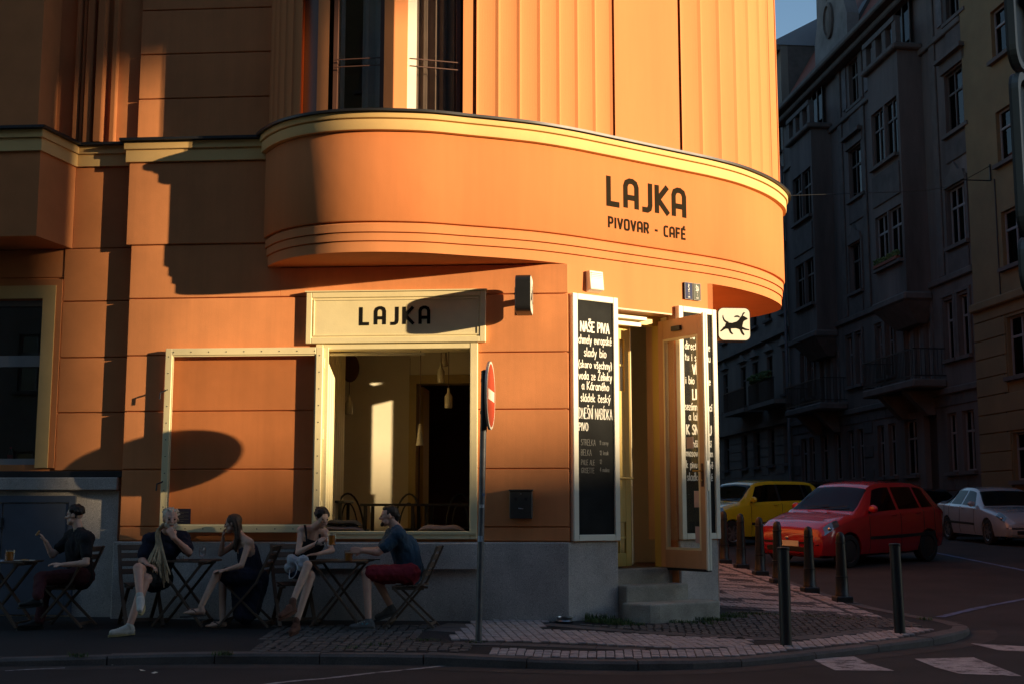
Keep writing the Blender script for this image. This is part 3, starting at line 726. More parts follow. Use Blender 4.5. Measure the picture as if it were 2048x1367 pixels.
# brush lettering of the blackboards
HAND = {'A': (.5,'0,0 .25,1 .5,0;.1,.36 .4,.36'),'B': (.46,'0,0 0,1 .28,.97 .4,.78 .28,.54 .03,.52;.28,.53 .44,.28 .3,.03 .03,0'),'C': (.45,'.44,.85 .3,1 .12,.92 .02,.6 .04,.25 .16,.03 .34,.02 .45,.14'),
 'D': (.48,'0,0 0,1 .24,.95 .44,.68 .44,.32 .24,.05 .03,0'),'E': (.4,'.4,1 0,1 0,0 .4,0;.03,.52 .34,.52'),'G': (.48,'.44,.85 .3,1 .12,.92 .02,.6 .04,.25 .16,.03 .34,.02 .46,.14 .46,.45 .28,.45'),'I': (.06,'.03,0 .03,1'),
 'K': (.46,'0,0 0,1;.42,1 .06,.5 .46,0'),'L': (.38,'0,1 0,0 .38,0'),'M': (.6,'0,0 .04,1 .3,.35 .56,1 .6,0'),'N': (.48,'0,0 0,1 .46,0 .48,1'),'O': (.5,'.25,1 .08,.88 0,.5 .08,.12 .25,0 .42,.12 .5,.5 .42,.88 .25,1'),
 'P': (.42,'0,0 0,1 .28,.98 .42,.78 .3,.5 .03,.46'),'R': (.45,'0,0 0,1 .28,.98 .41,.78 .28,.52 .03,.48;.2,.49 .45,0'),'S': (.42,'.4,.86 .26,1 .08,.92 .03,.72 .16,.56 .34,.42 .4,.2 .26,.02 .1,.02 0,.14'),'T': (.44,'0,1 .44,1;.22,.97 .22,0'),
 'U': (.46,'0,1 .02,.25 .12,.02 .32,.02 .44,.25 .46,1'),'V': (.48,'0,1 .24,0 .48,1'),'Z': (.44,'.02,1 .44,1 0,0 .44,0'),
 'a': (.38,'.34,.56 .16,.6 .02,.42 .04,.1 .16,0 .32,.14;.35,.6 .34,.1 .4,0'),'b': (.38,'.02,1 .02,.04 .2,0 .36,.16 .36,.44 .22,.58 .04,.46'),'c': (.32,'.32,.5 .18,.6 .03,.45 .03,.15 .16,0 .32,.1'),
 'd': (.4,'.36,1 .36,.02;.34,.48 .2,.6 .04,.46 .03,.14 .16,0 .34,.14'),'e': (.34,'.04,.3 .32,.34 .28,.54 .16,.6 .04,.44 .04,.14 .16,0 .34,.1'),'g': (.38,'.34,.5 .18,.6 .04,.44 .05,.16 .18,.04 .34,.16;.36,.58 .34,-.2 .2,-.3 .04,-.2'),
 'h': (.38,'.02,1 .02,0;.04,.42 .2,.6 .33,.5 .35,0'),'i': (.06,'.03,.58 .03,0;.03,.74 .03,.80'),'j': (.14,'.1,.58 .1,-.2 0,-.28;.1,.74 .1,.8'),'k': (.36,'.02,1 .02,0;.32,.58 .06,.28 .36,0'),'l': (.08,'.03,1 .03,.1 .1,0'),
 'm': (.58,'.02,.58 .02,0;.04,.44 .16,.6 .27,.5 .28,0;.3,.44 .42,.6 .53,.5 .55,0'),'n': (.38,'.02,.58 .02,0;.04,.42 .2,.6 .33,.5 .35,0'),'o': (.38,'.19,.6 .04,.46 .03,.14 .19,0 .35,.14 .36,.46 .19,.6'),
 'p': (.38,'.02,.58 .02,-.3;.04,.46 .2,.6 .36,.44 .36,.14 .2,0 .04,.12'),'r': (.28,'.02,.58 .02,0;.04,.4 .14,.58 .27,.56'),'s': (.3,'.28,.52 .14,.6 .03,.48 .16,.32 .28,.16 .16,0 .02,.08'),'t': (.26,'.1,.85 .1,.1 .24,.02;.0,.58 .25,.58'),
 'u': (.38,'.02,.58 .04,.12 .16,0 .32,.14;.35,.58 .35,0'),'v': (.36,'0,.58 .18,0 .36,.58'),'y': (.36,'0,.58 .18,.04;.36,.58 .1,-.3'),'z': (.34,'.02,.58 .32,.58 .02,0 .34,0'),'(': (.16,'.14,1 .02,.6 .02,.2 .14,-.15'),')': (.16,'.02,1 .14,.6 .14,.2 .02,-.15'),
 '-': (.26,'0,.36 .24,.36'),' ': (.3,''),'1': (.16,'.02,.8 .12,1 .12,0'),'2': (.4,'.02,.8 .18,1 .36,.82 .3,.5 0,0 .4,0'),'4': (.42,'.3,0 .3,1 0,.3 .42,.3'),'8': (.4,'.2,.54 .05,.72 .2,1 .35,.72 .2,.54 .02,.26 .2,0 .38,.26 .2,.54'),'5': (.4,'.36,1 .06,1 .04,.58 .24,.6 .38,.36 .26,.04 .04,.06'),'0': (.4,'.2,1 .05,.85 .02,.5 .05,.15 .2,0 .35,.15 .38,.5 .35,.85 .2,1'),'3':(.38,'.02,.9 .2,1 .34,.8 .2,.55 .36,.3 .2,0 .02,.1'),'6':(.4,'.34,.95 .12,.7 .03,.3 .18,0 .36,.2 .3,.45 .06,.4')}
def hand(mb, text, M, xc, z, cap, wt, maxw=None, sx=0.8, left=None, h=.004, jit=.012):
    nf = [unicodedata.normalize('NFD', c) for c in text]
    tot = sum(HAND[c[0]][0] + .13 for c in nf) - .13; s = cap * sx
    if maxw and tot * s > maxw: s = maxw / tot
    x = left if left is not None else xc - tot * s / 2
    for c in nf:
        w, st = HAND[c[0]]; st = parse(st); jz = random.uniform(-1, 1) * jit * cap
        up = c[0].isupper() or c[0] in 'bdhklt'
        if len(c) > 1:
            if c[0] == 'i': st = st[:1]
            y0 = 1.1 if up else .72; m = w / 2
            st.append([(m-.04, y0), (m+.1, y0+.2)] if c[1] == '\u0301' else [(m-.12, y0+.18), (m, y0), (m+.12, y0+.18)])
        for j, pl in enumerate(st):
            ribbon(mb, [(x + p[0]*s + random.uniform(-1,1)*jit*s*.4, z + jz + p[1]*cap + random.uniform(-1,1)*jit*cap*.4) for p in pl], wt, h + .0004*j, M, .002)
        x += (w + .13) * s
# ---------------------------------------------------------------- shop front
# outer window frame, cream
fr = MB(FAC)
for x0, x1, z0, z1, y in ((SW0-.06, SW0+.03, .93, 3.26, -.034), (SW1-.07, SW1+.02, .93, 3.26, -.034), (SW0+.031, SW1-.071, .93, 1.02, -.038), (SW0+.031, SW1-.071, 3.18, 3.26, -.03)): fr.box(x0, x1, y, .16, z0, z1)
shopw = fr.build('shop_window_frame', cream, BLD, bevel=.005)
MB(FAC).box(SW0+.0, SW1+.0, -.05, .40, .985, 1.012).build('window_board', cream, shopw)
MB(FAC).box(SW0+.06, SW1-.65, .165, .185, 3.13, 3.16).build('curtain_rail', whitep, shopw)
# boarded left cheek of the opening, board by board
for k in range(9):
    MB(FAC).box(SW0-.03, SW0+.03, .17+.125*k, .17+.125*k+.118, .99, 3.3).build('cheek_board', cream, shopw, bevel=.012)
MB(FAC).box(SW1-.03, SW1+.05, .17, .62, .99, 3.3).build('cheek_board', cream, shopw)
MB(FAC).box(SW0-.03, SW1+.05, .17, 1.30, 3.301, 3.34).build('cheek_board', cream, shopw)
# casement folded back flat against the wall
SO = 0.075
c0 = onframe(333, 697, FAC, SO); c1 = onframe(640, 1064, FAC, SO); sx0_, sx1_, sz0, sz1 = c0[0], c1[0], c1[1], c0[1]
sa = MB(FAC); fw = .085
for x0, x1, z0, z1 in ((sx0_, sx0_+fw, sz0, sz1), (sx1_-fw, sx1_, sz0, sz1), (sx0_+fw, sx1_-fw, sz0, sz0+fw), (sx0_+fw, sx1_-fw, sz1-fw, sz1)): sa.box(x0, x1, -SO-.03, -SO+.03, z0, z1)
sash = sa.build('open_casement', cream, BLD, bevel=.006)
MB(FAC).box(sx0_+fw-.01, sx1_-fw+.01, -SO-.003, -SO+.003, sz0+fw-.01, sz1-fw+.01).build('pane', sashglass, sash)
be = MB(FAC)
for x0, x1, z0, z1 in ((sx0_+fw, sx0_+fw+.014, sz0+fw, sz1-fw), (sx1_-fw-.014, sx1_-fw, sz0+fw, sz1-fw), (sx0_+fw+.014, sx1_-fw-.014, sz0+fw, sz0+fw+.014), (sx0_+fw+.014, sx1_-fw-.014, sz1-fw-.014, sz1-fw)): be.box(x0, x1, -SO-.018, -SO-.004, z0, z1)
be.build('glazing_bead', cream, sash)
sc_ = MB(FAC); R90 = Matrix.Rotation(math.pi/2, 4, 'X')
def screw(x, z): sc_.lathe([(.007, 0), (.006, .003), (.002, .004)], 8, T(x, -SO-.0305, z) @ R90)
for k in range(9): screw(sx0_+.1+k*(sx1_-sx0_-.2)/8, sz1-.045); screw(sx0_+.1+k*(sx1_-sx0_-.2)/8, sz0+.045)
for k in range(11): screw(sx0_+.042, sz0+.1+k*(sz1-sz0-.2)/10); screw(sx1_-.042, sz0+.1+k*(sz1-sz0-.2)/10)
sc_.build('screws', zinc, sash, kind='stuff')
for zz in (onframe(335, 790, FAC, SO)[1], onframe(330, 972, FAC, SO)[1]):
    MB(FAC).tube([(sx0_+.02,-SO-.03,zz+.06),(sx0_+.02,-SO-.06,zz+.05),(sx0_-.03,-SO-.07,zz+.03),(sx0_-.035,-SO-.07,zz-.05)], .010, 8).build('latch_hook', zinc, sash, smooth=True)
pl_ = MB(FAC)
for zz in (sz0+.25, (sz0+sz1)/2, sz1-.25): pl_.tube([(sx1_+.005,-SO+.0,zz),(sx1_+.005,-SO+.0,zz+.12)], .013, 8)
pl_.box(sx1_+.002, sx1_+.055, -SO+.005, -.035, sz0, sz1); pl_.build('hinge_post', cream, sash)
# fascia sign
f0 = onframe(613, 585, FAC, .06); f1 = onframe(971, 683, FAC, .06)
FS = thing('fascia_sign', 'cream wooden fascia sign reading LAJKA above the open window', 'sign', FAC @ Vector(((f0[0]+f1[0])/2, 0, f1[1])))
fx0, fx1, fz0, fz1 = f0[0], f1[0], f1[1], f0[1]
MB(FAC).box(fx0+.05, fx1-.05, -.045, -.001, fz0+.05, fz1-.05).build('panel', cream, FS)
fb = MB(FAC)
for x0, x1, z0, z1 in ((fx0, fx0+.07, fz0, fz1), (fx1-.07, fx1, fz0, fz1), (fx0+.07, fx1-.07, fz0, fz0+.07), (fx0+.07, fx1-.07, fz1-.07, fz1)): fb.box(x0, x1, -.062, -.001, z0, z1)
fb.build('frame', cream, FS, bevel=.006)
fb = MB(FAC); e = .085
for x0, x1, z0, z1 in ((fx0+e, fx0+e+.018, fz0+e, fz1-e), (fx1-e-.018, fx1-e, fz0+e, fz1-e), (fx0+e+.018, fx1-e-.018, fz0+e, fz0+e+.018), (fx0+e+.018, fx1-e-.018, fz1-e-.018, fz1-e)): fb.box(x0, x1, -.055, -.044, z0, z1)
fb.build('inner_moulding', cream, FS, bevel=.003)
MB(FAC).box(fx0-.015, fx1+.015, -.078, -.0, fz1+.001, fz1+.016).build('cover_strip', cream, FS)
a_ = onframe(722, 650, FAC, .05); b_ = onframe(858, 612, FAC, .05); lt = (letterblack, FS)
logo(lt, 'LAJKA', FAC @ T(0, -.045, 0), a_[0], a_[1]+.015, b_[0], b_[1]-a_[1]-.03, .20)
# lettering on the oriel
OL = thing('oriel_lettering', 'large brown LAJKA PIVOVAR - CAFÉ lettering painted on the orange oriel', 'lettering', CHA @ Vector((1.2, 0, 4.7)))
lt = (letterbrown, OL); z0 = onframe(1213, 411, CHA)[1]; z1 = onframe(1213, 351, CHA)[1]
x0 = onframe(1217, 390, CHA)[0]; x1 = onframe(1369, 420, CHA)[0]
logo(lt, 'LAJKA', CHA, x0, z0+.03, x1, z1-z0-.05, .21)
z0 = onframe(1213, 455, CHA)[1]; z1 = onframe(1213, 433, CHA)[1]
logo(lt, 'PIVOVAR - CAFÉ', CHA, x0, z0+.01, x1, z1-z0-.015, .22)
# ---------------------------------------------------------------- door recess, leaves, steps
RC = 0.34
rv = MB(CHA)
rv.box(D0-.02, D0+.012, OFFC+.002, RC+.25, .9, DH); rv.box(D1-.012, D1+.02, OFFC+.002, RC+.25, .9, DH); rv.box(D0, D1, OFFC+.002, RC+.25, DH-.02, DH+.03)
rv.build('door_reveal', doorwood, BLD)
dfm = MB(CHA)
dfm.box(D0+.013, D0+.075, RC-.06, RC+.06, .56, DH-.02); dfm.box(D1-.075, D1-.013, RC-.06, RC+.06, .56, DH-.02); dfm.box(D0+.076, D1-.076, RC-.06, RC+.06, DH-.14, DH-.021)
dfo = dfm.build('door_frame', yellowdoor, BLD, bevel=.004)
MB(CHA).box(D1-.035, D1-.0125, .16, .27, .56, DH-.03).build('lit_bead_strip', cream, dfo, bevel=.003)  # added cream strip, stands in for the sunlit bead of the hinge stile
hb = MB(CHA); hb.box(D0+.02, D0+.62, RC-.16, RC-.062, DH-.10, DH-.06); hb.box(D0+.02, D0+.55, RC-.13, RC-.062, DH-.18, DH-.13); hb.build('sunlit_transom_strip', whitep, dfo)  # white bars put the sunlit look of the transom frame into colour
def leaf(name, M, L, z0, z1, m, panes, bead, thick=.045):
    s = .095; lf = MB(M)
    lf.box(0, s, -thick/2, thick/2, z0, z1); lf.box(L-s, L, -thick/2, thick/2, z0, z1)
    zs = [z0] + [b for p in panes for b in p] + [z1]
    for a, b in zip(zs[0::2], zs[1::2]): lf.box(s, L-s, -thick/2 + .001, thick/2 - .001, a, b)
    o = lf.build(name, m, BLD, bevel=.003); return o, s
ML = CHA @ T(D0+.08, RC, 0) @ RZ(math.radians(7))
l1, s = leaf('door_leaf', ML, .40, .58, 3.58, yellowdoor, [(.74,1.12),(2.75,3.40)], cream)
pb = MB(ML)
for z0, z1 in ((.74,1.12),(2.75,3.40)):
    pb.box(.192,.208,-.018,.018,z0,z1); pb.box(.096,.304,-.0175,.0175,(z0+z1)/2-.012,(z0+z1)/2+.012)
pb.build('glazing_bar', yellowdoor, l1)
for z0, z1 in ((.74,1.12),(2.75,3.40)): MB(ML).box(.09,.31,-.004,.004,z0,z1).build('pane', mat('amber_sun_block', (.34,.23,.06), .25, .15, 6), l1)  # opaque panes in place of glass, added to keep sun off the inner wall
MB(ML).tube([(-.02,-.10,1.66),(.35,-.10,1.66)], .014, 10).tube([(.02,-.02,1.66),(.02,-.10,1.66)], .01, 8).tube([(.34,-.02,1.66),(.34,-.10,1.66)], .012, 8).build('push_bar', brass, l1, smooth=True)
MB(ML).box(.10,.17,-.028,-.0235,1.95,2.08).build('opening_hours_card', blackp, l1)
MB(ML).box(.401,.42,-.03,.03,.60,3.56).build('edge_strip', cream, l1)
MR = CHA @ T(D1-.05, RC-.05, 0) @ RZ(math.radians(-90))
l2, s = leaf('door_leaf', MR, .84, .56, 3.66, doorwood, [(.78, 3.42)], cream)
MB(MR).box(.09, .75, -.004, .004, .77, 3.43).build('pane', doorglass, l2)
be = MB(MR)
for x0, x1, z0, z1 in ((.095,.125,.78,3.42),(.715,.745,.78,3.42),(.125,.715,.78,.81),(.125,.715,3.39,3.42)): be.box(x0, x1, -.019, .019, z0, z1)
be.build('glazing_bead', cream, l2)
es = MB(MR); es.box(.841,.868,-.034,-.004,.55,3.67); es.box(.841,.868,.006,.034,.55,3.67); es.build('edge_strip', whitep, l2)
MB(MR).box(.0,.86,-.03,.03,.53,.557).build('kick_strip', blackp, l2)
MB(MR).box(.77,.81,-.03,-.024,1.55,1.83).build('lock_plate', darkwood, l2)
MB(MR).tube([(.79,-.03,1.74),(.79,-.075,1.74),(.68,-.08,1.74)], .009, 8).ball((.79,-.04,1.62), .014).build('door_handle', brass, l2, smooth=True)
es = MB(MR); es.box(.8685,.872,-.02,.02,1.5,1.86); es.build('lock_face', steel, l2)
MB(MR).box(.50,.62,-.012,-.006,2.02,2.16).build('paper_notice', mat('pink_paper', (.55,.42,.38), .9), l2)
MB(MR).box(.62,.73,-.012,-.006,1.30,1.50).build('paper_notice', mat('pink_paper', (.55,.42,.38), .9), l2)
MB(MR).box(.63,.73,-.012,-.006,.87,1.07).build('paper_notice', mat('pink_paper', (.55,.42,.38), .9), l2)
MB(MR).box(.30,.46,-.06,-.024,3.50,3.56).build('door_closer', blackp, l2)
stp = MB(CHA)
STEPS = thing('entrance_steps', 'three worn stone steps leading up to the open cafe door', 'steps', CHA @ Vector((1.24, -.2, 0)))
MB(CHA).box(D0-.012, D1+.012, .16, .9, -.3, .555).build('step', step_stone, STEPS, bevel=.015, seg=2)
MB(CHA).box(D0-.014, D1+.014, -.12, .158, -.3, .375).build('step', step_stone, STEPS, bevel=.018, seg=2)
rp = [(D0-.10,-.14),(D0-.10,-.30),(D0-.06,-.42),(D0+.03,-.50),(D0+.15,-.53),(D1+.14,-.52),(D1+.20,-.46),(D1+.21,-.125),(D1+.05,-.125)]
MB(CHA).prism(rp, -.4, .185).build('step', step_stone, STEPS, bevel=.02, seg=2)
# ---------------------------------------------------------------- blackboards
def board(t0, t1, label, texts):
    z0 = .905; z1 = 3.84; th = .06
    B = thing('blackboard', label, 'blackboard', CHA @ Vector(((t0+t1)/2, 0, z0)))
    f = MB(CHA); w = .075
    for x0, x1, a, b in ((t0, t0+w, z0, z1), (t1-w, t1, z0, z1), (t0+w, t1-w, z0, z0+w), (t0+w, t1-w, z1-w, z1)): f.box(x0, x1, OFFC-th-.02, OFFC-.002, a, b)
    f.build('frame', whitep, B, bevel=.006)
    MB(CHA).box(t0+w-.01, t1-w+.01, OFFC-th+.005, OFFC-.003, z0+w-.01, z1-w+.01).build('slate', slate, B)
    M = CHA @ T(0, OFFC-th+.005, 0); xc = (t0+t1)/2; mw = t1-t0-2*w-.045
    big, faint = MB(), MB()
    for kind, tx, py, cap in texts:
        z = onframe(1190 if t0 < 1 else 1400, py, CHA)[1]
        if kind == 'H': hand(big, tx, M, xc, z, cap*.74, .019 if len(tx) < 10 else .0085, mw, .80)
        elif kind == 'b': hand(big, tx, M, xc, z, cap*.76, .0105, mw, .86)
        elif kind == 'l': hand(big, tx, M, xc, z, cap*.76, .011, mw, .8, left=t0+w+.02)
        else: hand(faint, tx, M, xc, z, cap, .006, mw, .8, left=t0+w+.05 if kind == 'f' else t0+w+.33)
    big.build('chalk_lettering', chalk, B, kind='stuff')
    if faint.v: faint.build('chalk_lettering', faintchalk, B, kind='stuff')
    return B
board(.05, .745, 'white framed blackboard headed NAŠE PIVA beside the left side of the door', [('H','NAŠE PIVA',665,.16),('b','chmely evropské',688,.13),('b','slady bio',713,.14),('b','(skoro všechny)',736,.12),('b','voda ze Želivky',759,.13),('b','a Káraného',779,.13),('b','sládek český',803,.13),
  ('H','DNEŠNÍ NABÍDKA',837,.17),('l','PIVO',861,.12),('f','STRELKA',890,.07),('g','11 cerny',888,.05),('f','BELKA',910,.07),('g','12 lezak',908,.05),('f','PALE ALE',929,.06),('g','12',926,.05),('f','GRISETTE',945,.06),('g','4 malina',942,.05)])
board(1.735, 2.385, 'white framed blackboard with KÁVA and VÍNO lettering partly hidden behind the glass door', [('H','KÁVA',679,.16),('b','direct trade',700,.13),('b','tu i s sebou',722,.13),('H','VÍNO',748,.16),('b','i bio z Itálie',768,.13),('H','LIMO',798,.17),
  ('b','sezónní domácí',820,.13),('b','a lahvové',840,.13),('H','K SNACKU',868,.16),('b','menší i větší',893,.12),('b','masové vegan',912,.12),('b','k pivu ke kávě',935,.12),('b','sladké slané',960,.13),('f','-',992,.07)])
# ---------------------------------------------------------------- small fixtures on the walls
def blade_sign(label, M, gap):
    # local x = away from the wall, z up; faces look along local +y and -y
    S = thing('blade_sign', label, 'sign', M @ Vector((0, 0, 0)))
    R = .07; h = .215; n = 6; pts = []
    for cx, cz, a0 in ((h-R, h-R, 0), (-h+R, h-R, 90), (-h+R, -h+R, 180), (h-R, -h+R, 270)):
        for k in range(n+1):
            a = math.radians(a0 + 90*k/n); pts.append((cx + R*math.cos(a), cz + R*math.sin(a)))
    cx = gap + h; Mx = M @ T(cx, 0, 0) @ Matrix.Rotation(math.pi/2, 4, 'X')
    MB(Mx).prism(pts, -.085, .085).build('housing', blackp, S, smooth=True)
    fpts = [(p[0]*.965, p[1]*.965) for p in pts]
    for sg in (-1, 1):
        MB(Mx).prism(fpts, sg*.0855, sg*.091).build('face', mat('white_sign_face', (.80,.78,.68), .35, .02), S)
        dog = MB()
        dp = [(1358,424),(1400,427),(1436,416),(1452,402),(1461,386),(1475,372),(1491,376),(1515,390),(1518,399),(1497,408),(1486,416),(1479,440),(1476,455),(1500,467),(1529,474),(1527,482),(1495,481),(1474,474),(1481,495),(1493,513),(1484,521),(1468,505),(1455,476),(1430,468),(1390,470),(1392,490),(1407,508),(1399,515),(1382,502),(1370,473),(1352,473),(1336,481),(1316,494),(1308,489),(1326,470),(1336,458),(1346,452),(1350,436)]
        nz = lambda p: ((p[0]-1416)/242*2*h*sg, -(p[1]-436)/244*2*h)
        q = [nz(p) for p in dp]; y = sg*.0925
        dog.add([(p[0], p[1], y) for p in q], [tuple(range(len(q)))], Mx)
        def dstroke(pts, ws, lift):
            q = [Vector(nz(p)) for p in pts]; vs = []
            for i, p in enumerate(q):
                d = (q[min(i+1,len(q)-1)] - q[max(i-1,0)]).normalized(); nn = Vector((-d.y, d.x)) * ws[i]/242*h
                vs += [(p.x+nn.x, p.y+nn.y, y+sg*lift), (p.x-nn.x, p.y-nn.y, y+sg*lift)]
            dog.add(vs, [(2*i,2*i+1,2*i+3,2*i+2) for i in range(len(q)-1)], Mx)
        dstroke([(1333,370),(1333,385),(1340,405),(1352,418),(1372,428)], [3,8,11,14,16], .0006)
        dstroke([(1418,383),(1430,378),(1445,377),(1458,384)], [6,12,13,8], .0006)
        dstroke([(1478,374),(1484,360),(1492,351),(1499,350)], [6,10,10,3], .0008)
        dog.build('dog_emblem', letterblack, S)
    br = MB(M); br.box(0, gap+.01, -.025, .025, -.035, .035); br.build('bracket', blackp, S)
    br = MB(M); br.box(0, .025, -.07, .07, -.17, .17); br.build('wall_plate', blackp, S)
    return S
sx, sz = onframe(1067, 601, FAC, 0)
blade_sign('black boxed projecting sign with a running dog beside the window fascia', FAC @ T(sx-.09, -.001, sz) @ RZ(-math.pi/2), .135)
cz_ = onframe(1437, 648, CHA)[1]
blade_sign('white rounded projecting sign with a running dog on the side street corner', RIG @ T(.12, -.001, cz_) @ RZ(-math.pi/2), .065)
# alarm siren
t0, z0 = onframe(1182, 582, CHA, .05); t1, z1 = onframe(1206, 543, CHA, .05)
SI = thing('alarm_siren', 'small white louvred alarm siren box above the blackboard', 'alarm box', CHA @ Vector((t0, 0, z0)))
w_ = t1 - t0 + .02; sv = MB(CHA)
sv.loft([[(t0, OFFC-.001, z0), (t0+w_, OFFC-.001, z0), (t0+w_, OFFC-.10, z0+.03), (t0, OFFC-.10, z0+.03)], [(t0, OFFC-.001, z0+.1), (t0+w_, OFFC-.001, z0+.1), (t0+w_, OFFC-.09, z0+.1), (t0, OFFC-.09, z0+.1)], [(t0, OFFC-.001, z1), (t0+w_, OFFC-.001, z1), (t0+w_, OFFC-.075, z1), (t0, OFFC-.075, z1)]])
sv.build('housing', whitep, SI, bevel=.006)
for k in range(5): MB(CHA).box(t0+.02, t0+w_-.02, OFFC-.094+.002*k, OFFC-.075, z1-.03-.022*k, z1-.022-.022*k).build('louvre', whitep, SI)
# sewer plaques
blue_en = mat('blue_enamel', (.012,.02,.085), .6, spec=.2); green_en = mat('grey_green_enamel', (.085,.095,.075), .6, spec=.2)
for px0, px1, m, tx, lab in ((1372, 1387, blue_en, 'S', 'small blue enamel marker plate with the letter Š above the door'), (1389.5, 1403, green_en, 'SD', 'small grey marker plate with the letters ŠD above the door')):
    t0, z0 = onframe(px0, 601, CHA, 0); t1, z1 = onframe(px1, 567, CHA, 0); z0, z1 = 3.945, 4.165
    PQ = thing('marker_plate', lab, 'plate', CHA @ Vector((t0, 0, z0)))
    MB(CHA).box(t0, t1, OFFC-.03, OFFC-.001, z0, z1).build('plate', m, PQ, bevel=.004)
    b = MB(CHA)
    for x0, x1, a, c in ((t0, t0+.004, z0, z1), (t1-.004, t1, z0, z1), (t0+.004, t1-.004, z0, z0+.004), (t0+.004, t1-.004, z1-.004, z1)): b.box(x0, x1, OFFC-.034, OFFC-.0305, a, c)
    b.build('rim', mat('plate_rim', (.22,.2,.17), .5), PQ)
    tt_ = MB(); Mx = CHA @ T(0, OFFC-.0305, 0); xc = (t0+t1)/2
    hand(tt_, 'Š' if tx == 'S' else 'ŠD', Mx, xc, z0+.12, .06, .008, .07, .8, jit=0); hand(tt_, '150', Mx, xc, z0+.092, .018, .002, .09, .9, jit=0); hand(tt_, '1', Mx, xc, z0+.055, .025, .004, .09, .9, jit=0); hand(tt_, '4-05', Mx, xc, z0+.018, .022, .003, .07, .9, jit=0)
    tt_.build('lettering', chalk, PQ)
# wall ashtray box
x0, z1 = onframe(1019, 981, FAC, .08); x1, z0 = onframe(1065, 1036, FAC, .08)
AB = thing('wall_ashtray', 'dark metal ashtray box fixed to the orange wall', 'ashtray', FAC @ Vector((x0, 0, z0)))
boxm = mat('brown_metal', (.045,.04,.035), .45, .15, 6)
MB(FAC).box(x0, x1, -.11, -.001, z0, z1).build('box', boxm, AB, bevel=.008)
MB(FAC).box(x0-.008, x1+.008, -.12, -.0, z1+.001, z1+.02).build('lid', boxm, AB, bevel=.004)
for xx in (.28, .72):
    xm = x0 + (x1-x0)*xx; MB(FAC).prism([(xm-.018, z1-.075), (xm+.018, z1-.075), (xm+.013, z1-.11), (xm-.013, z1-.11)], 0, .002, T(0, -.1105, 0) @ Matrix.Rotation(math.pi/2, 4, 'X')).build('slot', blackp, AB)
lk = MB(FAC); lk.tube([((x0+x1)/2-.025,-.112,z0+.12),((x0+x1)/2-.02,-.135,z0+.12),((x0+x1)/2+.02,-.135,z0+.115),((x0+x1)/2+.025,-.112,z0+.115)], .005, 6); lk.build('handle', steel, AB); MB(FAC).lathe([(.01,0),(.01,.004)], 10, T((x0+x1)/2, -.111, z1-.03) @ R90).build('lock', steel, AB)
# notice on the wall behind the bearded man
x0, z1 = onframe(346, 1016, FAC, 0); x1, z0 = onframe(381, 1047, FAC, 0)
NB = thing('wall_notice', 'small dark blue notice plate on the wall under the casement', 'notice', FAC @ Vector((x0, 0, z0)))
MB(FAC).box(x0, x1, -.012, -.001, z0, z1).build('plate', mat('navy_plate', (.02,.025,.06), .4), NB)
tl = MB()
for k, zz in enumerate((.14,.125,.095,.08,.055,.03)): tl.box(x0+.02, x1-.02-(k % 2)*.06, -.0145, -.0125, z0+zz, z0+zz+.005, FAC)
tl.build('print', faintchalk, NB)
# grey service box on the casement ledge: stainless dog bowl
p = G(1129, 1243)
DB = thing('dog_bowl', 'stainless steel dog bowl on the pavement at the house corner', 'bowl', p)
MB(T(p)).lathe([(.10,0),(.105,.008),(.085,.03),(.09,.055),(.098,.058),(.098,.062),(.088,.062),(.075,.012),(.02,.010)], 24).build('bowl', steel, DB, smooth=True)
MB(T(p)).lathe([(.106,.0),(.108,.012),(.100,.016)], 24).build('rubber_ring', blackp, DB, smooth=True)
# ---------------------------------------------------------------- cafe interior
inwall = mat('cream_interior_wall', (.80,.73,.54), .85, .05, 2)
FL = 0.56
cp = [FAC @ Vector((-6.2,.37,0)), FAC @ Vector((-.25,.37,0)), CHA @ Vector((.3,.40,0)), CHA @ Vector((2.15,.40,0)), RIG @ Vector((.4,.32,0)), RIG @ Vector((7,.32,0)), FAC @ Vector((-6.2,8,0))]
cp = [(p.x, p.y) for p in cp]
MB().prism(cp, FL-.12, FL).build('cafe_floor', mat('cafe_floor_wood', (.16,.09,.045), .6, .2, 3), BLD)
MB().prism(cp, 3.98, 4.05).build('cafe_ceiling', inwall, BLD)
BY = 2.66
ex, _ = onframe(818, 900, FAC, -BY); _, ez = onframe(880, 752, FAC, -BY)
wall(FAC, ex+.005, 1.15, FL, 3.98, BY, BY+.25, [(ex, ex+1.75, -1, ez)], 'interior_wall', inwall)
MWL = FAC @ T(ex, BY, 0) @ RZ(math.radians(22))
MB(MWL).box(-4.2, 0, 0, .2, FL, 3.98).build('interior_wall', inwall, BLD)
cs = MB(FAC); cs.box(ex-.0, ex+.10, BY-.04, BY+.27, FL, ez); cs.box(ex+1.65, ex+1.75, BY-.04, BY+.27, FL, ez); cs.box(ex-.0, ex+1.75, BY-.042, BY+.272, ez-.10, ez+.02); cs.build('inner_door_casing', mat('ochre_casing', (.45,.33,.12), .5), BLD)
MB(FAC).box(ex+.11, ex+.16, BY+.28, BY+.85, FL, ez-.12).build('inner_door_leaf', yellowdoor, BLD)
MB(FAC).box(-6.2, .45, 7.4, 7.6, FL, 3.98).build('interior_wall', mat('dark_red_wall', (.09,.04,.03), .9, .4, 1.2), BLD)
MB(FAC).box(-3.6, -3.4, .37, BY, FL, 3.98).build('interior_wall', inwall, BLD)
black_iron = mat('black_furniture', (.015,.012,.010), .4)
def cafe_pt(px, py, y):            # pixel on a plane y metres inside the facade
    x, z = onframe(px, py, FAC, -y); return x, z
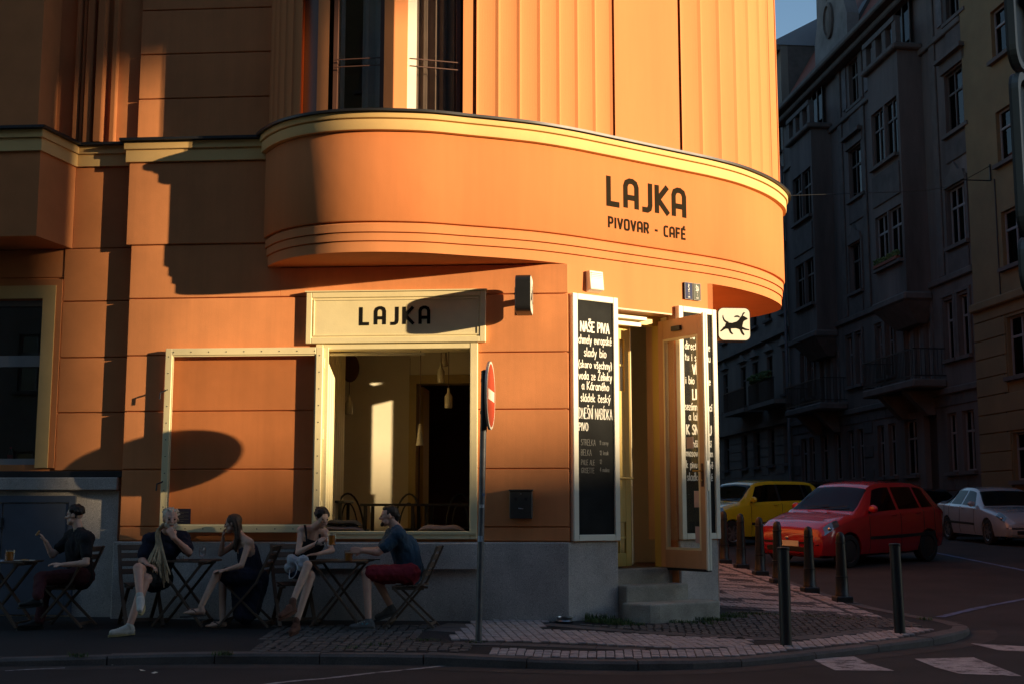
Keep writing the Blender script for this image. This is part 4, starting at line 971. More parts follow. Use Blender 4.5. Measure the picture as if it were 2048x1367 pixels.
for n_, (px, py, y, kind) in enumerate([(882,745,1.6,'b'),(897,795,1.2,'b'),(840,868,1.1,'c'),(698,808,1.5,'b'),(889,711,1.9,'c')]):
    x, z = cafe_pt(px, py, y); pt = FAC @ Vector((x, y, z))
    lab = ['pendant lamp of a pale glass bottle, upper of two near the inner door','pendant lamp of a stout glass bottle hanging lower by the inner door','slim cone pendant lamp hanging lowest in the cafe window','pendant lamp hanging before the cream interior wall','small pendant lamp high in the cafe window'][n_]
    PLm = thing('pendant_lamp', lab, 'lamp', pt, group='pendant lamps in the cafe')
    pr = [(.045,-.13),(.05,-.11),(.05,.02),(.02,.07),(.016,.13)] if kind == 'b' else [(.05,-.14),(.045,-.1),(.02,.12),(.012,.14)]
    MB(T(pt)).lathe(pr, 16).build('shade', mat('pale_bottle_glass', (.55,.50,.36), .2, .1), PLm, smooth=True)
    MB(T(pt)).tube([(0,0,.13),(0,0,3.97-z)], .005, 6).build('cord', darkwood, PLm)
x, z = onframe(700, 735, MWL); WD = MB(MWL).lathe([(.16,0),(.16,.02),(.14,.03)], 24, T(x, -.002, z) @ R90 @ Matrix.Diagonal((.8,1.25,1,1)))
tag(WD.build('wall_plaque', mat('red_brown_wood', (.14,.05,.03), .5)), 'oval red brown plaque on the cream cafe wall', 'plaque')
# cafe tables and bentwood chairs
def cafe_table(px, py, y, w, lab):
    x, z = cafe_pt(px, py, y); c = FAC @ Vector((x, y, FL)); TB = thing('cafe_table', lab, 'table', c, A_F)
    M = T(c) @ RZ(A_F)
    MB(M).box(-w/2, w/2, -.3, .3, z-FL-.03, z-FL).build('table_top', black_iron, TB, bevel=.004)
    for sx in (-1, 1):
        for sy in (-1, 1): MB(M).box(sx*(w/2-.06)-.02, sx*(w/2-.06)+.02, sy*.25-.02, sy*.25+.02, 0, z-FL-.031).build('leg', black_iron, TB)
cafe_table(640, 1000, 1.1, .75, 'black cafe table partly behind the boarded cheek')
cafe_table(785, 1006, 1.15, .72, 'black cafe table in front of the sunlit interior wall')
cafe_table(905, 1006, 1.2, .72, 'black cafe table before the dark inner room')
def bentwood():
    C = thing('bentwood_chair', 'x', 'chair', (0,0,0), 0, 'bentwood chairs in the cafe')
    MB().lathe([(.19,.44),(.20,.45),(.20,.465),(.17,.475)], 20).build('seat', black_iron, C, smooth=True)
    def arch(w, h, y): return [(w*math.cos(a), y + .10*math.sin(a)*h/.45, .46 + h*math.sin(a)) for a in [math.pi*k/14 for k in range(15)]]
    MB().tube(arch(.19,.46,.12), .013, 8).build('back_hoop', black_iron, C, smooth=True)
    MB().tube(arch(.11,.34,.13), .010, 8).build('back_hoop', black_iron, C, smooth=True)
    for a in (45, 135, 225, 315):
        r = math.radians(a); MB().tube([(.16*math.cos(r),.16*math.sin(r),.44),(.21*math.cos(r),.21*math.sin(r),0)], .014, 8).build('leg', black_iron, C, smooth=True)
    MB().lathe([(.15,.22),(.16,.225),(.15,.23),(.14,.225)], 20).build('leg_ring', black_iron, C, smooth=True)
    return C
bw = bentwood()
for k, (px, y, rot, lab) in enumerate([(708,1.0,.5,'bentwood chair beside the boarded cheek of the open window'),(806,1.6,-.3,'bentwood chair with double hoop back before the sunlit wall'),(925,1.7,.2,'bentwood chair in the dark part of the cafe')]):
    x, _ = cafe_pt(px, 1000, y); loc = FAC @ Vector((x, y, FL))
    if k == 0: bw.location = loc; bw.rotation_euler = (0, 0, rot); bw['label'] = lab; WM[bw.name] = T(loc) @ RZ(rot)
    else: copy_tree(bw, loc, rot, lab)
def cushion(px0, px1, y, z, h, m, lab):
    x0, _ = cafe_pt(px0, 1050, y); x1, _ = cafe_pt(px1, 1050, y); rings = []; n = 16; L = x1 - x0
    for k in range(n+1):
        t = k/n; e = max(.08, (1 - abs(2*t-1)**5)); hh = h*e*(1 + .10*math.sin(t*9)); ww = .17*(.8+.2*e)
        rings.append([(x0 + L*t, y + ww*math.cos(a)*(1 if abs(math.cos(a)) > .2 else .8), z + hh/2 + hh/2*math.sin(a)) for a in [2*math.pi*j/12 for j in range(12)]])
    o = MB(FAC).loft(rings).build('cushion', m, smooth=True); tag(o, lab, 'cushion', 'cushions on the window board')
cushion(645, 726, .22, 1.012, .07, mat('mauve_cloth', (.20,.14,.13), .95), 'mauve seat cushion on the window board under a grey one')
cushion(650, 722, .24, 1.083, .07, mat('charcoal_cloth', (.035,.035,.04), .95), 'charcoal cushion lying on the mauve one at the window')
cushion(836, 930, .22, 1.012, .08, mat('mauve_cloth', (.20,.14,.13), .95), 'rumpled mauve cushion at the right end of the window board')
# bottle in the left window
x, z = onframe(20, 925, FAC, -.45); c = FAC @ Vector((x, .45, z+.0)); c.z = wz0 + .012
BO = thing('bottle', 'plastic bottle with red cap and red label in the left window', 'bottle', c)
MB(T(c)).lathe([(.03,0),(.035,.01),(.035,.13),(.012,.19),(.012,.2)], 14).build('body', clearglass, BO, smooth=True)
MB(T(c)).lathe([(.0355,.05),(.0355,.12)], 14).build('label', mat('red_print', (.45,.03,.03), .4), BO); MB(T(c)).lathe([(.014,.2),(.014,.22)], 12).build('cap', mat('red_print', (.45,.03,.03), .4), BO)
# ---------------------------------------------------------------- street furniture
pole_p = G(957, 1284)
PO = thing('traffic_sign', 'round red no entry sign seen edge on, on a grey pole at the kerb', 'traffic sign', pole_p)
zt = ony(965, 745, pole_p.y)[2]
MB(T(pole_p)).tube([(0,0,-.05),(.0,0,.02),(.055,0,zt-pole_p.z)], .034, 16).build('pole', galv, PO, smooth=True)
MB(T(pole_p)).lathe([(.055,-.02),(.055,.012),(.036,.02)], 16).build('pole_foot', galv, PO, smooth=True)
MB(T(pole_p)).lathe([(.037,0),(.038,.02),(.01,.035)], 16, T(.055,0,zt-pole_p.z)).build('pole_cap', blackp, PO, smooth=True)
dc = ony(980, 790, pole_p.y + .0); dr = .365
MS = T(dc) @ RZ(math.radians(-6)) @ Matrix.Rotation(math.pi/2, 4, 'Y')     # local z = facing +X
redm = mat('red_sign_face', (.50,.045,.02), .35, .05); 
MB(MS).lathe([(dr,-.012),(dr,.008),(dr-.006,.012),(dr-.022,.012)], 48).build('plate', mat('aluminium_sign', (.35,.36,.37), .4, .1, metal=.6), PO, smooth=True)
MB(MS).lathe([(dr-.004,.0125),(dr-.025,.0130)], 48).build('white_rim', whitep, PO)
MB(MS).lathe([(dr-.025,.0122),(dr-.03,.0136),(.01,.0137)], 48).build('red_face', redm, PO)
MB(MS).box(-.055,.055,-.26,.26,.014,.0146).build('white_bar', whitep, PO)
cl = MB(T(pole_p))
for zz in (dc.z-.18, dc.z+.16):
    f = (zz - pole_p.z)/(zt-pole_p.z)*.055; cl.lathe([(.04,-.015),(.04,.015)], 14, T(f,0,zz-pole_p.z)); cl.box(f, dc.x-pole_p.x-.012, -.02, .02, zz-pole_p.z-.012, zz-pole_p.z+.012)
cl.build('clamp', blackp, PO)
MB(T(pole_p)).tube([(.045,0,zt-pole_p.z-.62),(.0545,0,zt-pole_p.z-.005)], .0365, 16).build('pole_sleeve', blackp, PO, smooth=True)
st_ = MB(T(pole_p))
for zz, r, w in ((onz(960,1076,0)[2]+1.0, .0345, .05),):
    pass
def sticker(zc, h, a0, a1, m):
    mb = MB(T(pole_p)); r = .0352; n = 8; f = zc/(zt-pole_p.z)*.055
    for k in range(n+1):
        a = math.radians(a0 + (a1-a0)*k/n); mb.v += [T(pole_p) @ Vector((f + r*math.cos(a), r*math.sin(a), zc-h/2)), T(pole_p) @ Vector((f + r*math.cos(a), r*math.sin(a), zc+h/2))]
    for k in range(n): mb.f.append((2*k, 2*k+2, 2*k+3, 2*k+1))
    mb.build('sticker', m, PO)
zpix = lambda y: ony(960, y, pole_p.y)[2] - pole_p.z
sticker(zpix(1076), .06, 190, 300, mat('pale_blue_sticker', (.35,.42,.5), .5, .2, 40)); sticker(zpix(1011), .035, 230, 320, mat('white_sticker', (.5,.5,.5), .5, .3, 60)); sticker(zpix(988), .03, 280, 350, roadblue)
iron = mat('bollard_paint', (.010,.0115,.0115), .42, .25, 6, .1, 50)
def iron_bollard():
    B = thing('bollard', 'x', 'bollard', (0,0,0), 0, 'cast iron bollards along the side street')
    pr = [(.10,.0),(.10,.11),(.092,.12),(.086,.34),(.092,.345),(.092,.365),(.082,.37),(.066,.82),(.073,.825),(.073,.845),(.066,.85),(.064,.92),(.05,.965),(.025,.985),(.004,.99)]
    MB().lathe(pr, 18).build('post', iron, B, smooth=True)
    MB().box(-.12,.12,-.12,.12,-.06,.085).build('base', iron, B, bevel=.012)
    return B
bo = iron_bollard()
BP = [(1685,1203),(1620,1184),(1557,1166),(1521,1150),(1483,1136),(1449,1126)]
BL = ['cast iron bollard first in the side street row, by the tall tube posts','second cast iron bollard of the side street row','third cast iron bollard of the row, before the red bonnet','fourth cast iron bollard of the row, before the red car nose','fifth cast iron bollard of the row, before the yellow door','last cast iron bollard of the row, before the yellow car wheel']
for k, (x, y) in enumerate(BP):
    p = onground(x, y); rot = A_R
    if k == 0: bo.location = p; bo.rotation_euler = (0,0,rot); bo['label'] = BL[0]; WM[bo.name] = T(p) @ RZ(rot)
    else: copy_tree(bo, p, rot, BL[k])
def tube_bollard(px, py, lab, lean):
    p = G(px, py); B = thing('tube_bollard', lab, 'bollard', p, 0, 'steel tube bollards at the crossing')
    h = 1.02; M = T(p) @ Matrix.Rotation(lean, 4, 'Y')
    MB(M).lathe([(.062,-.1),(.062,h-.035)], 24).build('tube', mat('dark_tube_paint', (.016,.018,.020), .42, .25, 4), B, smooth=True)
    MB(M).lathe([(.064,h-.034),(.066,h-.03),(.066,h-.004),(.058,h),(.01,h+.002)], 24).build('cap', blackp, B, smooth=True)
tube_bollard(1572, 1290, 'dark steel tube bollard standing on the pale paving strip before the red car', .0)
tube_bollard(1800, 1266, 'dark steel tube bollard at the tip of the pale paving, leaning a little', -.02)
# backs of the signs at the right edge
SB = thing('sign_post', 'stack of rounded sign plates seen from behind on a post', 'traffic sign', (2.48, 5.6, ROADZ))
backm = mat('sign_back_grey', (.07,.065,.06), .5, .15, 5, metal=.3)
MB().tube([(2.48,5.6,ROADZ),(2.48,5.6,3.9)], .035, 16).build('pole', galv, SB, smooth=True)
MSB = T(2.41, 5.6, 0) @ RZ(math.radians(52))
def plate(y0, y1, wid):
    za = ony(2020, y1, 5.35)[2]; zb = ony(2020, y0, 5.35)[2]; R = .09; pts = []; hw = wid/2; hz = (zb-za)/2; zc = (za+zb)/2
    for cx, cz, a0 in ((hw-R, hz-R, 0), (-hw+R, hz-R, 90), (-hw+R, -hz+R, 180), (hw-R, -hz+R, 270)):
        for k in range(7):
            a = math.radians(a0+15*k); pts.append((cx+R*math.cos(a), cz+R*math.sin(a)))
    Mx = MSB @ T(0, 0, zc) @ Matrix.Rotation(math.pi/2, 4, 'X')
    MB(Mx).prism(pts, -.012, .0).build('plate', backm, SB)
    mb = MB(Mx); n = len(pts); k0 = 0
    mb.loft([[(p[0]*s1, p[1]*s2, z) for p in pts] for s1, s2, z in ((1,1,.0005),(1.0,1.0,.03),(1-.03/hw,1-.03/hz,.03),(1-.035/hw,1-.035/hz,.0005))], caps=False)
    mb.build('rim', mat('sign_rim', (.16,.15,.13), .4, .1, metal=.4), SB)
    MB(Mx).box(-.10,.10,-.02,.02,.0008,.05).build('clamp', blackp, SB)
plate(-180, 128, .62); plate(137, 462, .62); plate(468, 582, .62)
# ---------------------------------------------------------------- wooden folding tables and chairs
teak = mat('weathered_teak', (.115,.075,.050), .7, .3, 5, .2, 60, streak=True)
def folding_table():
    t = thing('folding_table', 'x', 'table', (0,0,0), 0, 'slatted folding tables along the wall')
    for k in range(7): MB().box(-.34, .34, -.275+.08*k, -.275+.08*k+.068, .718, .74).build('slat', teak, t, bevel=.004)
    for x in (-.25, .25): MB().box(x-.02, x+.02, -.26, .26, .69, .717).build('batten', teak, t)
    for y in (-.22, .22):
        for s in (-1, 1): MB().bar((-.29*s, y+.014*s, .01), (.25*s, y+.014*s, .70), .022, .045, (0,1,0)).build('leg', teak, t)
    for x in (-.27, .27): MB().bar((x, -.2, .055), (x, .2, .055), .02, .035).build('stretcher', teak, t)
    MB().tube([(-.02,-.26,.355),(-.02,-.18,.355)], .008, 8).build('pivot_bolt', steel, t)
    return t
ft = folding_table()
def place(proto, first, loc, rot, lab):
    if first: proto.location = loc; proto.rotation_euler = (0,0,rot); proto['label'] = lab; WM[proto.name] = T(loc) @ RZ(rot); return proto
    return copy_tree(proto, loc, rot, lab)
Q3 = lambda zx, zy, Y: ony(zx/3.359, 960 + zy/3.359, Y)
Q4 = lambda zx, zy, Y: ony(500 + zx/3.359, 960 + zy/3.359, Y)
def floor_pt(px, Y):
    X = (px - CXP) / FPX * (Y + .02) * 1.01; return Vector((X, Y, gz((X, Y))))
place(ft, True, floor_pt(388, 14.50), A_F, 'slatted wooden folding table between the bearded man and the woman in navy')
place(ft, False, floor_pt(690, 14.40), A_F, 'slatted wooden folding table holding beer, before the open window')
place(ft, False, floor_pt(35, 14.48), A_F, 'slatted wooden folding table with plates, before the metal door')
def folding_chair():
    c = thing('folding_chair', 'x', 'chair', (0,0,0), 0, 'wooden folding chairs')
    for y in (-.20, .20):
        MB().bar((-.30, y, .01), (.12, y, .50), .022, .04, (0,1,0)).bar((.115, y, .49), (.30, y, .90), .022, .038, (0,1,0)).build('long_leg', teak, c)
    for y in (-.175, .175): MB().bar((.26, y, .01), (-.20, y, .44), .022, .038, (0,1,0)).build('short_leg', teak, c)
    for k in range(6): MB().box(-.22+.062*k, -.22+.062*k+.052, -.165, .165, .445+.003*k, .462+.003*k).build('seat_slat', teak, c, bevel=.004)
    for y in (-.14, .14): MB().box(-.22, .14, y-.012, y+.012, .42, .444).build('seat_rail', teak, c)
    for f in (.60, .69, .78, .87):
        x = .115 + (f-.49)/.41*.185; MB().bar((x-.012, -.19, f), (x-.012, .19, f), .016, .06, (.4,0,1)).build('back_slat', teak, c)
    MB().bar((-.24,-.19,.08),(-.24,.19,.08), .02, .03).build('stretcher', teak, c)
    MB().bar((.22,-.165,.05),(.22,.165,.05), .02, .03).build('stretcher', teak, c)
    return c
fc = folding_chair()
place(fc, True, floor_pt(833, 14.30), -.10, 'folding chair with tilted back under the man in red shorts')
place(fc, False, floor_pt(163, 14.45), -.12, 'folding chair under the young man in a black shirt')
place(fc, False, floor_pt(515, 14.42), -.05, 'folding chair under the woman in the navy dress')
place(fc, False, floor_pt(302, 14.55), math.radians(118), 'folding chair under the man with grey dreadlocks')
place(fc, False, floor_pt(598, 14.55), math.radians(112), 'folding chair under the woman in a black top')
# ---------------------------------------------------------------- people
QUEUE = []
def rem(mb, name, m, parent, vox=.009, it=3):
    me = bpy.data.meshes.new(name); me.from_pydata(mb.v, [], mb.f)
    bm = bmesh.new(); bm.from_mesh(me); bmesh.ops.recalc_face_normals(bm, faces=bm.faces); bm.to_mesh(me); bm.free()
    o = link(name, me, m, parent)
    r = o.modifiers.new('r', 'REMESH'); r.mode = 'VOXEL'; r.voxel_size = vox; r.use_smooth_shade = True
    s = o.modifiers.new('s', 'SMOOTH'); s.factor = .5; s.iterations = it
    QUEUE.append(o); return o
def flush():
    dg = bpy.context.evaluated_depsgraph_get(); dg.update()
    for o in QUEUE:
        me = bpy.data.meshes.new_from_object(o.evaluated_get(dg)); m = o.data.materials[0] if o.data.materials else None
        o.modifiers.clear(); o.data = me
        if not me.materials and m: me.materials.append(m)
        for p in me.polygons: p.use_smooth = True
        amp = {'shirt': .009, 'shorts': .009, 'trousers': .008, 'dress': .008, 'tank_top': .006, 'cloth_bag': .014}.get(o.name.split('.')[0], 0)
        if amp:                                # creases in the cloth
            ns = [v.normal.copy() for v in me.vertices]
            for v, nv in zip(me.vertices, ns):
                q = v.co; v.co = q + nv * (amp * (noise.noise(V((q.x*26 + q.z*9, q.y*22, q.z*11))) + .5*noise.noise(q*60)))
    QUEUE.clear()
def skin_mat(n, c):
    m = mat(n, c, .55, .08, 12); m.node_tree.nodes['Principled BSDF'].inputs['Subsurface Weight'].default_value = .08; return m
skinA = skin_mat('skin_fair', (.66,.41,.30)); skinB = skin_mat('skin_ruddy', (.64,.36,.26)); skinC = skin_mat('skin_tan', (.60,.37,.26))
eye_m = mat('dark_eye', (.02,.015,.012), .2); lip_m = mat('lips', (.30,.11,.09), .5)
def frame3(fwd):
    f = Vector(fwd).normalized(); sd = f.cross(Vector((0,0,1))).normalized(); up = sd.cross(f); return f, sd, up     # sd = the person's right
def head(mb, c, fwd, s=1.0, beard=False):
    f, sd, up = frame3(fwd); c = Vector(c)
    R = Matrix((sd, f, up)).transposed().to_4x4()
    P = lambda x, y, z: c + (sd*x + f*y + up*z) * s
    mb.ball(P(0,-.012,.03), .072*s, .092*s, .088*s, R)
    mb.capsule(P(0,.028,-.01), P(0,.045,-.075), .062*s, .038*s)          # face and jaw
    mb.capsule(P(-.03,.03,-.06), P(.03,.03,-.06), .038*s, .038*s)
    mb.capsule(P(-.032,.066,.028), P(.032,.066,.028), .016*s, .016*s)     # brow
    mb.capsule(P(0,.078,.018), P(0,.100,-.022), .009*s, .013*s)           # nose
    mb.capsule(P(-.018,.074,-.055), P(.018,.074,-.055), .011*s, .011*s)   # mouth
    mb.ball(P(0,.070,-.088), .018*s)
    for e in (-1, 1):
        mb.ball(P(e*.034,.066,-.018), .020*s)
        mb.ball(P(e*.074,-.006,.0), .010*s, .020*s, .030*s, R)
    return P, R
def face_bits(P, parent, s=1.0):
    for e in (-1, 1): MB().ball(P(e*.030,.083,.006), .0095*s).build('eye', eye_m, parent, smooth=True)
    MB().capsule(P(-.018,.087,-.054), P(.018,.087,-.054), .0045*s, .0045*s).build('mouth', lip_m, parent, smooth=True)
def hand_(mb, w, tip_dir, palm_n, curl=.5, s=1.0, thumb=1):
    d = Vector(tip_dir).normalized(); n = Vector(palm_n); n = (n - d*n.dot(d)).normalized(); sd = d.cross(n); w = Vector(w)
    for k in range(4):
        o = (k-1.5)*.020*s; mb.capsule(w + sd*o*.6, w + d*.085*s + sd*o, .016*s, .0125*s)
        L = (.070,.080,.075,.058)[k]*s; p = w + d*.088*s + sd*o; a = curl*.5; rr = .0098*s
        for j, fr_ in enumerate((.45,.32,.23)):
            q = p + (d*math.cos(a) + n*math.sin(a)) * (L*fr_); mb.capsule(p, q, rr, rr*.9); p = q; rr *= .9; a += curl
    b = w + d*.025*s + sd*(-.024*s*thumb); p1 = b + (d*.6 - sd*thumb*.75 + n*.35).normalized()*.040*s; p2 = p1 + (d*.9 - sd*thumb*.1 + n*.5*curl).normalized()*.032*s
    mb.capsule(b, p1, .014*s, .011*s); mb.capsule(p1, p2, .0105*s, .009*s)
def arm(mb, sh, el, wr, s=1.0, fem=False):
    k = .84 if fem else 1.0
    mb.capsule(sh, el, .050*k*s, .038*k*s); mb.capsule(el, wr, .040*k*s, .026*k*s)
    m = Vector(el) + (Vector(wr)-Vector(el))*.25; mb.ball(m, .041*k*s)
def leg(mb, hip, kn, an, s=1.0, fem=False):
    k = .95 if fem else 1.0
    mb.capsule(hip, kn, .085*k*s, .055*k*s); mb.capsule(kn, an, .052*k*s, .034*k*s)
    v = (Vector(an)-Vector(kn)); side = Vector((0, .018, 0))
    mb.capsule(Vector(kn)+v*.15+side, Vector(kn)+v*.45+side*.6, .05*k*s, .042*k*s)
def foot(mb, heel, toe):
    h, t = Vector(heel), Vector(toe); d = (t-h).normalized(); sd = Vector((-d.y, d.x, 0)).normalized()
    mb.capsule(h, h + (t-h)*.6 + Vector((0,0,.006)), .034, .036)
    for k in range(5):
        o = (k-2)*.016; L = 1.0 - abs(k-1)*.05; mb.capsule(h + (t-h)*.45 + sd*o*.8, h + (t-h)*L + sd*o, .024, .011 if k else .014)
def shoe(name, heel, toe, ank, m, solem, parent, s=1.0):
    h, t, a = Vector(heel), Vector(toe), Vector(ank); mb = MB(); d = (t-h).normalized(); sd = Vector((-d.y, d.x, 0)).normalized()
    up = (a - h); up = (up - d*up.dot(d)).normalized()
    mb.capsule(h, h + (t-h)*.35, .044*s, .046*s); mb.capsule(h + (t-h)*.35, t, .046*s, .034*s); mb.capsule(h + up*.02, a, .042*s, .040*s)
    mb.capsule(h + (t-h)*.25 + up*.03, h + (t-h)*.7, .042*s, .036*s)
    o = rem(mb, name, m, parent, .006, 2)
    sp = MB(); rings = []
    for lv, k in ((-.046, .96), (-.022, 1.0)):
        ring = []
        for j in range(18):
            w = 2*math.pi*j/18; x = math.cos(w); y = math.sin(w); L = (t-h).length
            ring.append(h + d*(L*.5 + (L*.5+.045*s)*x) + sd*(.045*s*k*(1 if x > -.2 else .9)*y) + up*(lv*s))
        rings.append(ring)
    sp.loft(rings); sp.build('sole', solem, o)
    return o
def laces(parent, heel, toe, up, m):
    h, t = Vector(heel), Vector(toe); d = (t-h).normalized(); sd = Vector((-d.y, d.x, 0)).normalized(); mb = MB()
    for k in range(4):
        c = h + (t-h)*(.38+.11*k) + Vector(up)*(.052 - .006*k); mb.tube([c - sd*.028, c + Vector(up)*.006, c + sd*.028], .004, 6)
    mb.build('laces', m, parent)
black_cloth = mat('black_cotton', (.010,.010,.012), .95, .2, 20, .2, 200); navy_cloth = mat('navy_cotton', (.012,.014,.030), .95, .2, 20, .2, 200)
blue_cloth = mat('teal_blue_cotton', (.03,.065,.105), .95, .15, 10, .2, 200); red_cloth = mat('red_shorts_cloth', (.24,.012,.025), .9, .15, 10, .2, 200)
darkred = mat('dark_red_trousers', (.06,.012,.014), .95, .2, 10); greyshort = mat('charcoal_shorts', (.025,.026,.026), .95, .2, 10); denim = mat('blue_denim', (.04,.07,.16), .9, .25, 14)
hair_dark = mat('dark_brown_hair', (.018,.011,.008), .6, .35, 40); hair_br = mat('brown_hair', (.055,.028,.014), .6, .3, 40); hair_gr = mat('grey_blond_hair', (.58,.50,.38), .7, .25, 30); dread_m = mat('dreadlock_hair', (.46,.35,.21), .85, .3, 25)
whiteshoe = mat('white_canvas', (.55,.53,.48), .8, .1, 20); cream_sole = mat('gum_sole', (.45,.38,.2), .7, .1, 20); brown_leather = mat('brown_suede', (.12,.045,.025), .8, .2, 20); greyshoe = mat('grey_trainer', (.10,.10,.10), .8, .2, 20); tealm = mat('teal_trim', (.05,.25,.28), .6); darkboot = mat('black_boot', (.012,.011,.011), .5, .2, 20); sandal_m = mat('sandal_rubber', (.06,.05,.045), .8, .2, 20)
V = Vector
def torso(mb, pel, chest, shn, shf, neck, r=(.125,.135,.075), grow=0.0, lat=None):
    mb.capsule(pel, pel + (chest-pel)*.5, r[0]+grow, r[1]*.95+grow); mb.capsule(pel + (chest-pel)*.4, chest, r[1]*.95+grow, r[1]+grow)
    mb.capsule(shn, shf, r[2]+grow, r[2]+grow)
    for s_ in (shn, shf): mb.capsule(neck + V((0,0,-.012)), s_ + V((0,0,.012)), .052+grow*.6, r[2]*.82+grow)
    for s_ in (shn, shf): mb.capsule(s_, pel + (chest-pel)*.6, r[2]*.95+grow, r[0]*.7+grow)
def gpt(p, h=0.0): p = V(p); p.z = gz(p) + h; return p
# ---- young man in a black shirt, facing left
def person(lab, base): return thing('person', lab, 'person', gpt(base))
P1 = person('young man in a black shirt raising a snack, seated by the metal door', floor_pt(160, 14.4))
hd, nk = Q3(500,235,14.45), Q3(530,335,14.45); sn, sf = Q3(585,392,14.27), Q3(478,378,14.62); pel, ch = Q3(545,640,14.45), Q3(525,450,14.45)
el1, wr1, el2, wr2 = Q3(578,555,14.17), Q3(420,565,14.12), Q3(352,500,14.52), Q3(306,408,14.45)
b = MB(); P, R = head(b, hd, (-1,-.12,-.04), .98); b.capsule(hd + V((.02,0,-.05)), nk, .052, .058); torso(b, pel, ch, sn, sf, nk); b.capsule(nk, ch, .06, .12)
arm(b, sn, el1, wr1); arm(b, sf, el2, wr2); hand_(b, wr1, (-1,-.05,.1), (0,.2,-1), .3, 1, -1); hand_(b, wr2, (-.55,-.1,.8), (-.7,-.2,-.3), .8, 1, 1)
kn1, an1 = Q3(275,655,14.22), Q3(255,775,14.02); kn2, an2 = Q3(310,690,14.5), gpt(Q3(268,940,14.3), .1)
leg(b, pel + V((0,-.1,0)), kn1, an1); leg(b, pel + V((0,.1,0)), kn2, an2); rem(b, 'body', skinA, P1, .008); face_bits(P, P1)
b = MB(); torso(b, pel + V((0,0,-.02)), ch, sn, sf, nk, grow=.016); b.capsule(sn, sn + (el1-sn)*.62, .072, .066); b.capsule(sf, sf + (el2-sf)*.6, .072, .066); rem(b, 'shirt', black_cloth, P1, .011)
b = MB(); b.capsule(pel + V((0,-.1,0)), kn1, .105, .078); b.capsule(kn1, an1, .075, .06); b.capsule(pel + V((0,.1,0)), kn2, .105, .078); b.capsule(kn2, an2, .075, .062); b.capsule(pel + V((0,-.09,0)), pel + V((0,.09,0)), .13, .13); rem(b, 'trousers', darkred, P1, .011)
shoe('boot', an1 + V((.02,0,-.07)), an1 + V((-.17,-.02,-.09)), an1, darkboot, darkboot, P1); h2 = gpt(an2, .048); shoe('boot', h2, gpt(h2 + V((-.19,-.06,0)), .044), an2, darkboot, darkboot, P1)
b = MB(); random.seed(3)
for k in range(70):
    a = random.uniform(0, 6.28); z = random.uniform(-.02, 1); r = math.sqrt(max(0, 1-z*z))
    x, y = r*math.cos(a), r*math.sin(a)
    if y > .55 and z < .5: continue
    b.ball(P(x*.075, y*.09-.02, .035+z*.078), random.uniform(.018,.03), n=8)
for e in (-1, 1): b.capsule(P(e*.066,-.01,.02), P(e*.07,-.03,-.02), .014, .01)
b.ball(P(0,-.02,.045), .078, .088, .08, R); rem(b, 'hair', hair_dark, P1, .007, 1)
MB().tube([nk + V((.055*math.cos(a), .06*math.sin(a), .02+.018*math.cos(a))) for a in [6.2832*k/16 for k in range(17)]], .005, 6).build('necklace', mat('pale_cord', (.35,.28,.18), .8), P1)
pr_ = MB(); c = Q3(470,455,14.30)
for k in range(9): pr_.ball(c + V((random.uniform(-.07,.05), -.02+random.uniform(-.004,.004), random.uniform(-.06,.06))), .018, .006, .01, n=8)
SN = tag(MB().capsule(Q3(248,362,14.40), Q3(262,340,14.40), .014, .011).build('snack', mat('bread_crust', (.42,.22,.08), .8)), 'small piece of bread held in the young man\'s raised hand', 'food')
# ---- man with grey dreadlocks
P2 = person('bearded man with long grey dreadlocks, dark shirt and white shoes, legs crossed', floor_pt(302, 14.4))
hd, nk = Q3(1146,262,14.28), Q3(1118,352,14.40); sn, sf = Q3(1010,402,14.33), Q3(1225,388,14.50); pel, ch = Q3(1035,640,14.48), Q3(1095,470,14.46)
el1, wr1, el2, wr2 = Q3(952,535,14.22), Q3(985,560,14.05), Q3(1268,478,14.30), Q3(1170,385,14.13)
b = MB(); P, R = head(b, hd, (.42,-.9,-.04), 1.05); b.capsule(hd + V((-.01,.03,-.05)), nk, .06, .065); torso(b, pel, ch, sn, sf, nk, (.15,.155,.08)); b.capsule(nk, ch, .065, .13)
arm(b, sn, el1, wr1, 1.08); arm(b, sf, el2, wr2, 1.1); hand_(b, wr1, (.8,-.35,-.25), (0,-.2,-1), .4, 1.05, -1); hand_(b, wr2, (-.5,-.1,.85), (-.5,.6,.2), 1.15, 1.05, 1)
kn1, an1 = Q3(930,588,13.86), Q3(938,765,13.70); kn2, an2 = Q3(980,660,13.98), gpt(Q3(872,945,13.80), .11)
leg(b, Q3(985,645,14.40), kn1, an1, 1.12); leg(b, Q3(1080,655,14.5), kn2, an2, 1.12); rem(b, 'body', skinB, P2, .008); face_bits(P, P2, 1.05)
b = MB(); torso(b, pel + V((0,0,-.02)), ch, sn, sf, nk, (.15,.155,.08), .016); b.capsule(pel + V((0,-.08,.06)), ch, .15, .15); b.capsule(sn, sn + (el1-sn)*.72, .08, .076); b.capsule(sf, sf + (el2-sf)*.75, .08, .076); rem(b, 'shirt', navy_cloth, P2, .011)
b = MB(); hA, hB = Q3(985,645,14.40), Q3(1080,655,14.5); b.capsule(hA, hA + (kn1-hA)*.66, .115, .095); b.capsule(hB, hB + (kn2-hB)*.78, .115, .10); b.capsule(hA, hB, .14, .14); rem(b, 'shorts', greyshort, P2, .011)
s1 = shoe('shoe', an1 + V((.015,.0,-.06)), an1 + V((.05,-.14,-.15)), an1, whiteshoe, cream_sole, P2); h2 = gpt(an2 + V((.01,.02,0)), .05); t2 = gpt(h2 + V((-.17,-.10,0)), .045); s2 = shoe('shoe', h2, t2, an2, whiteshoe, cream_sole, P2); laces(s2, h2, t2, (0,0,1), whiteshoe)
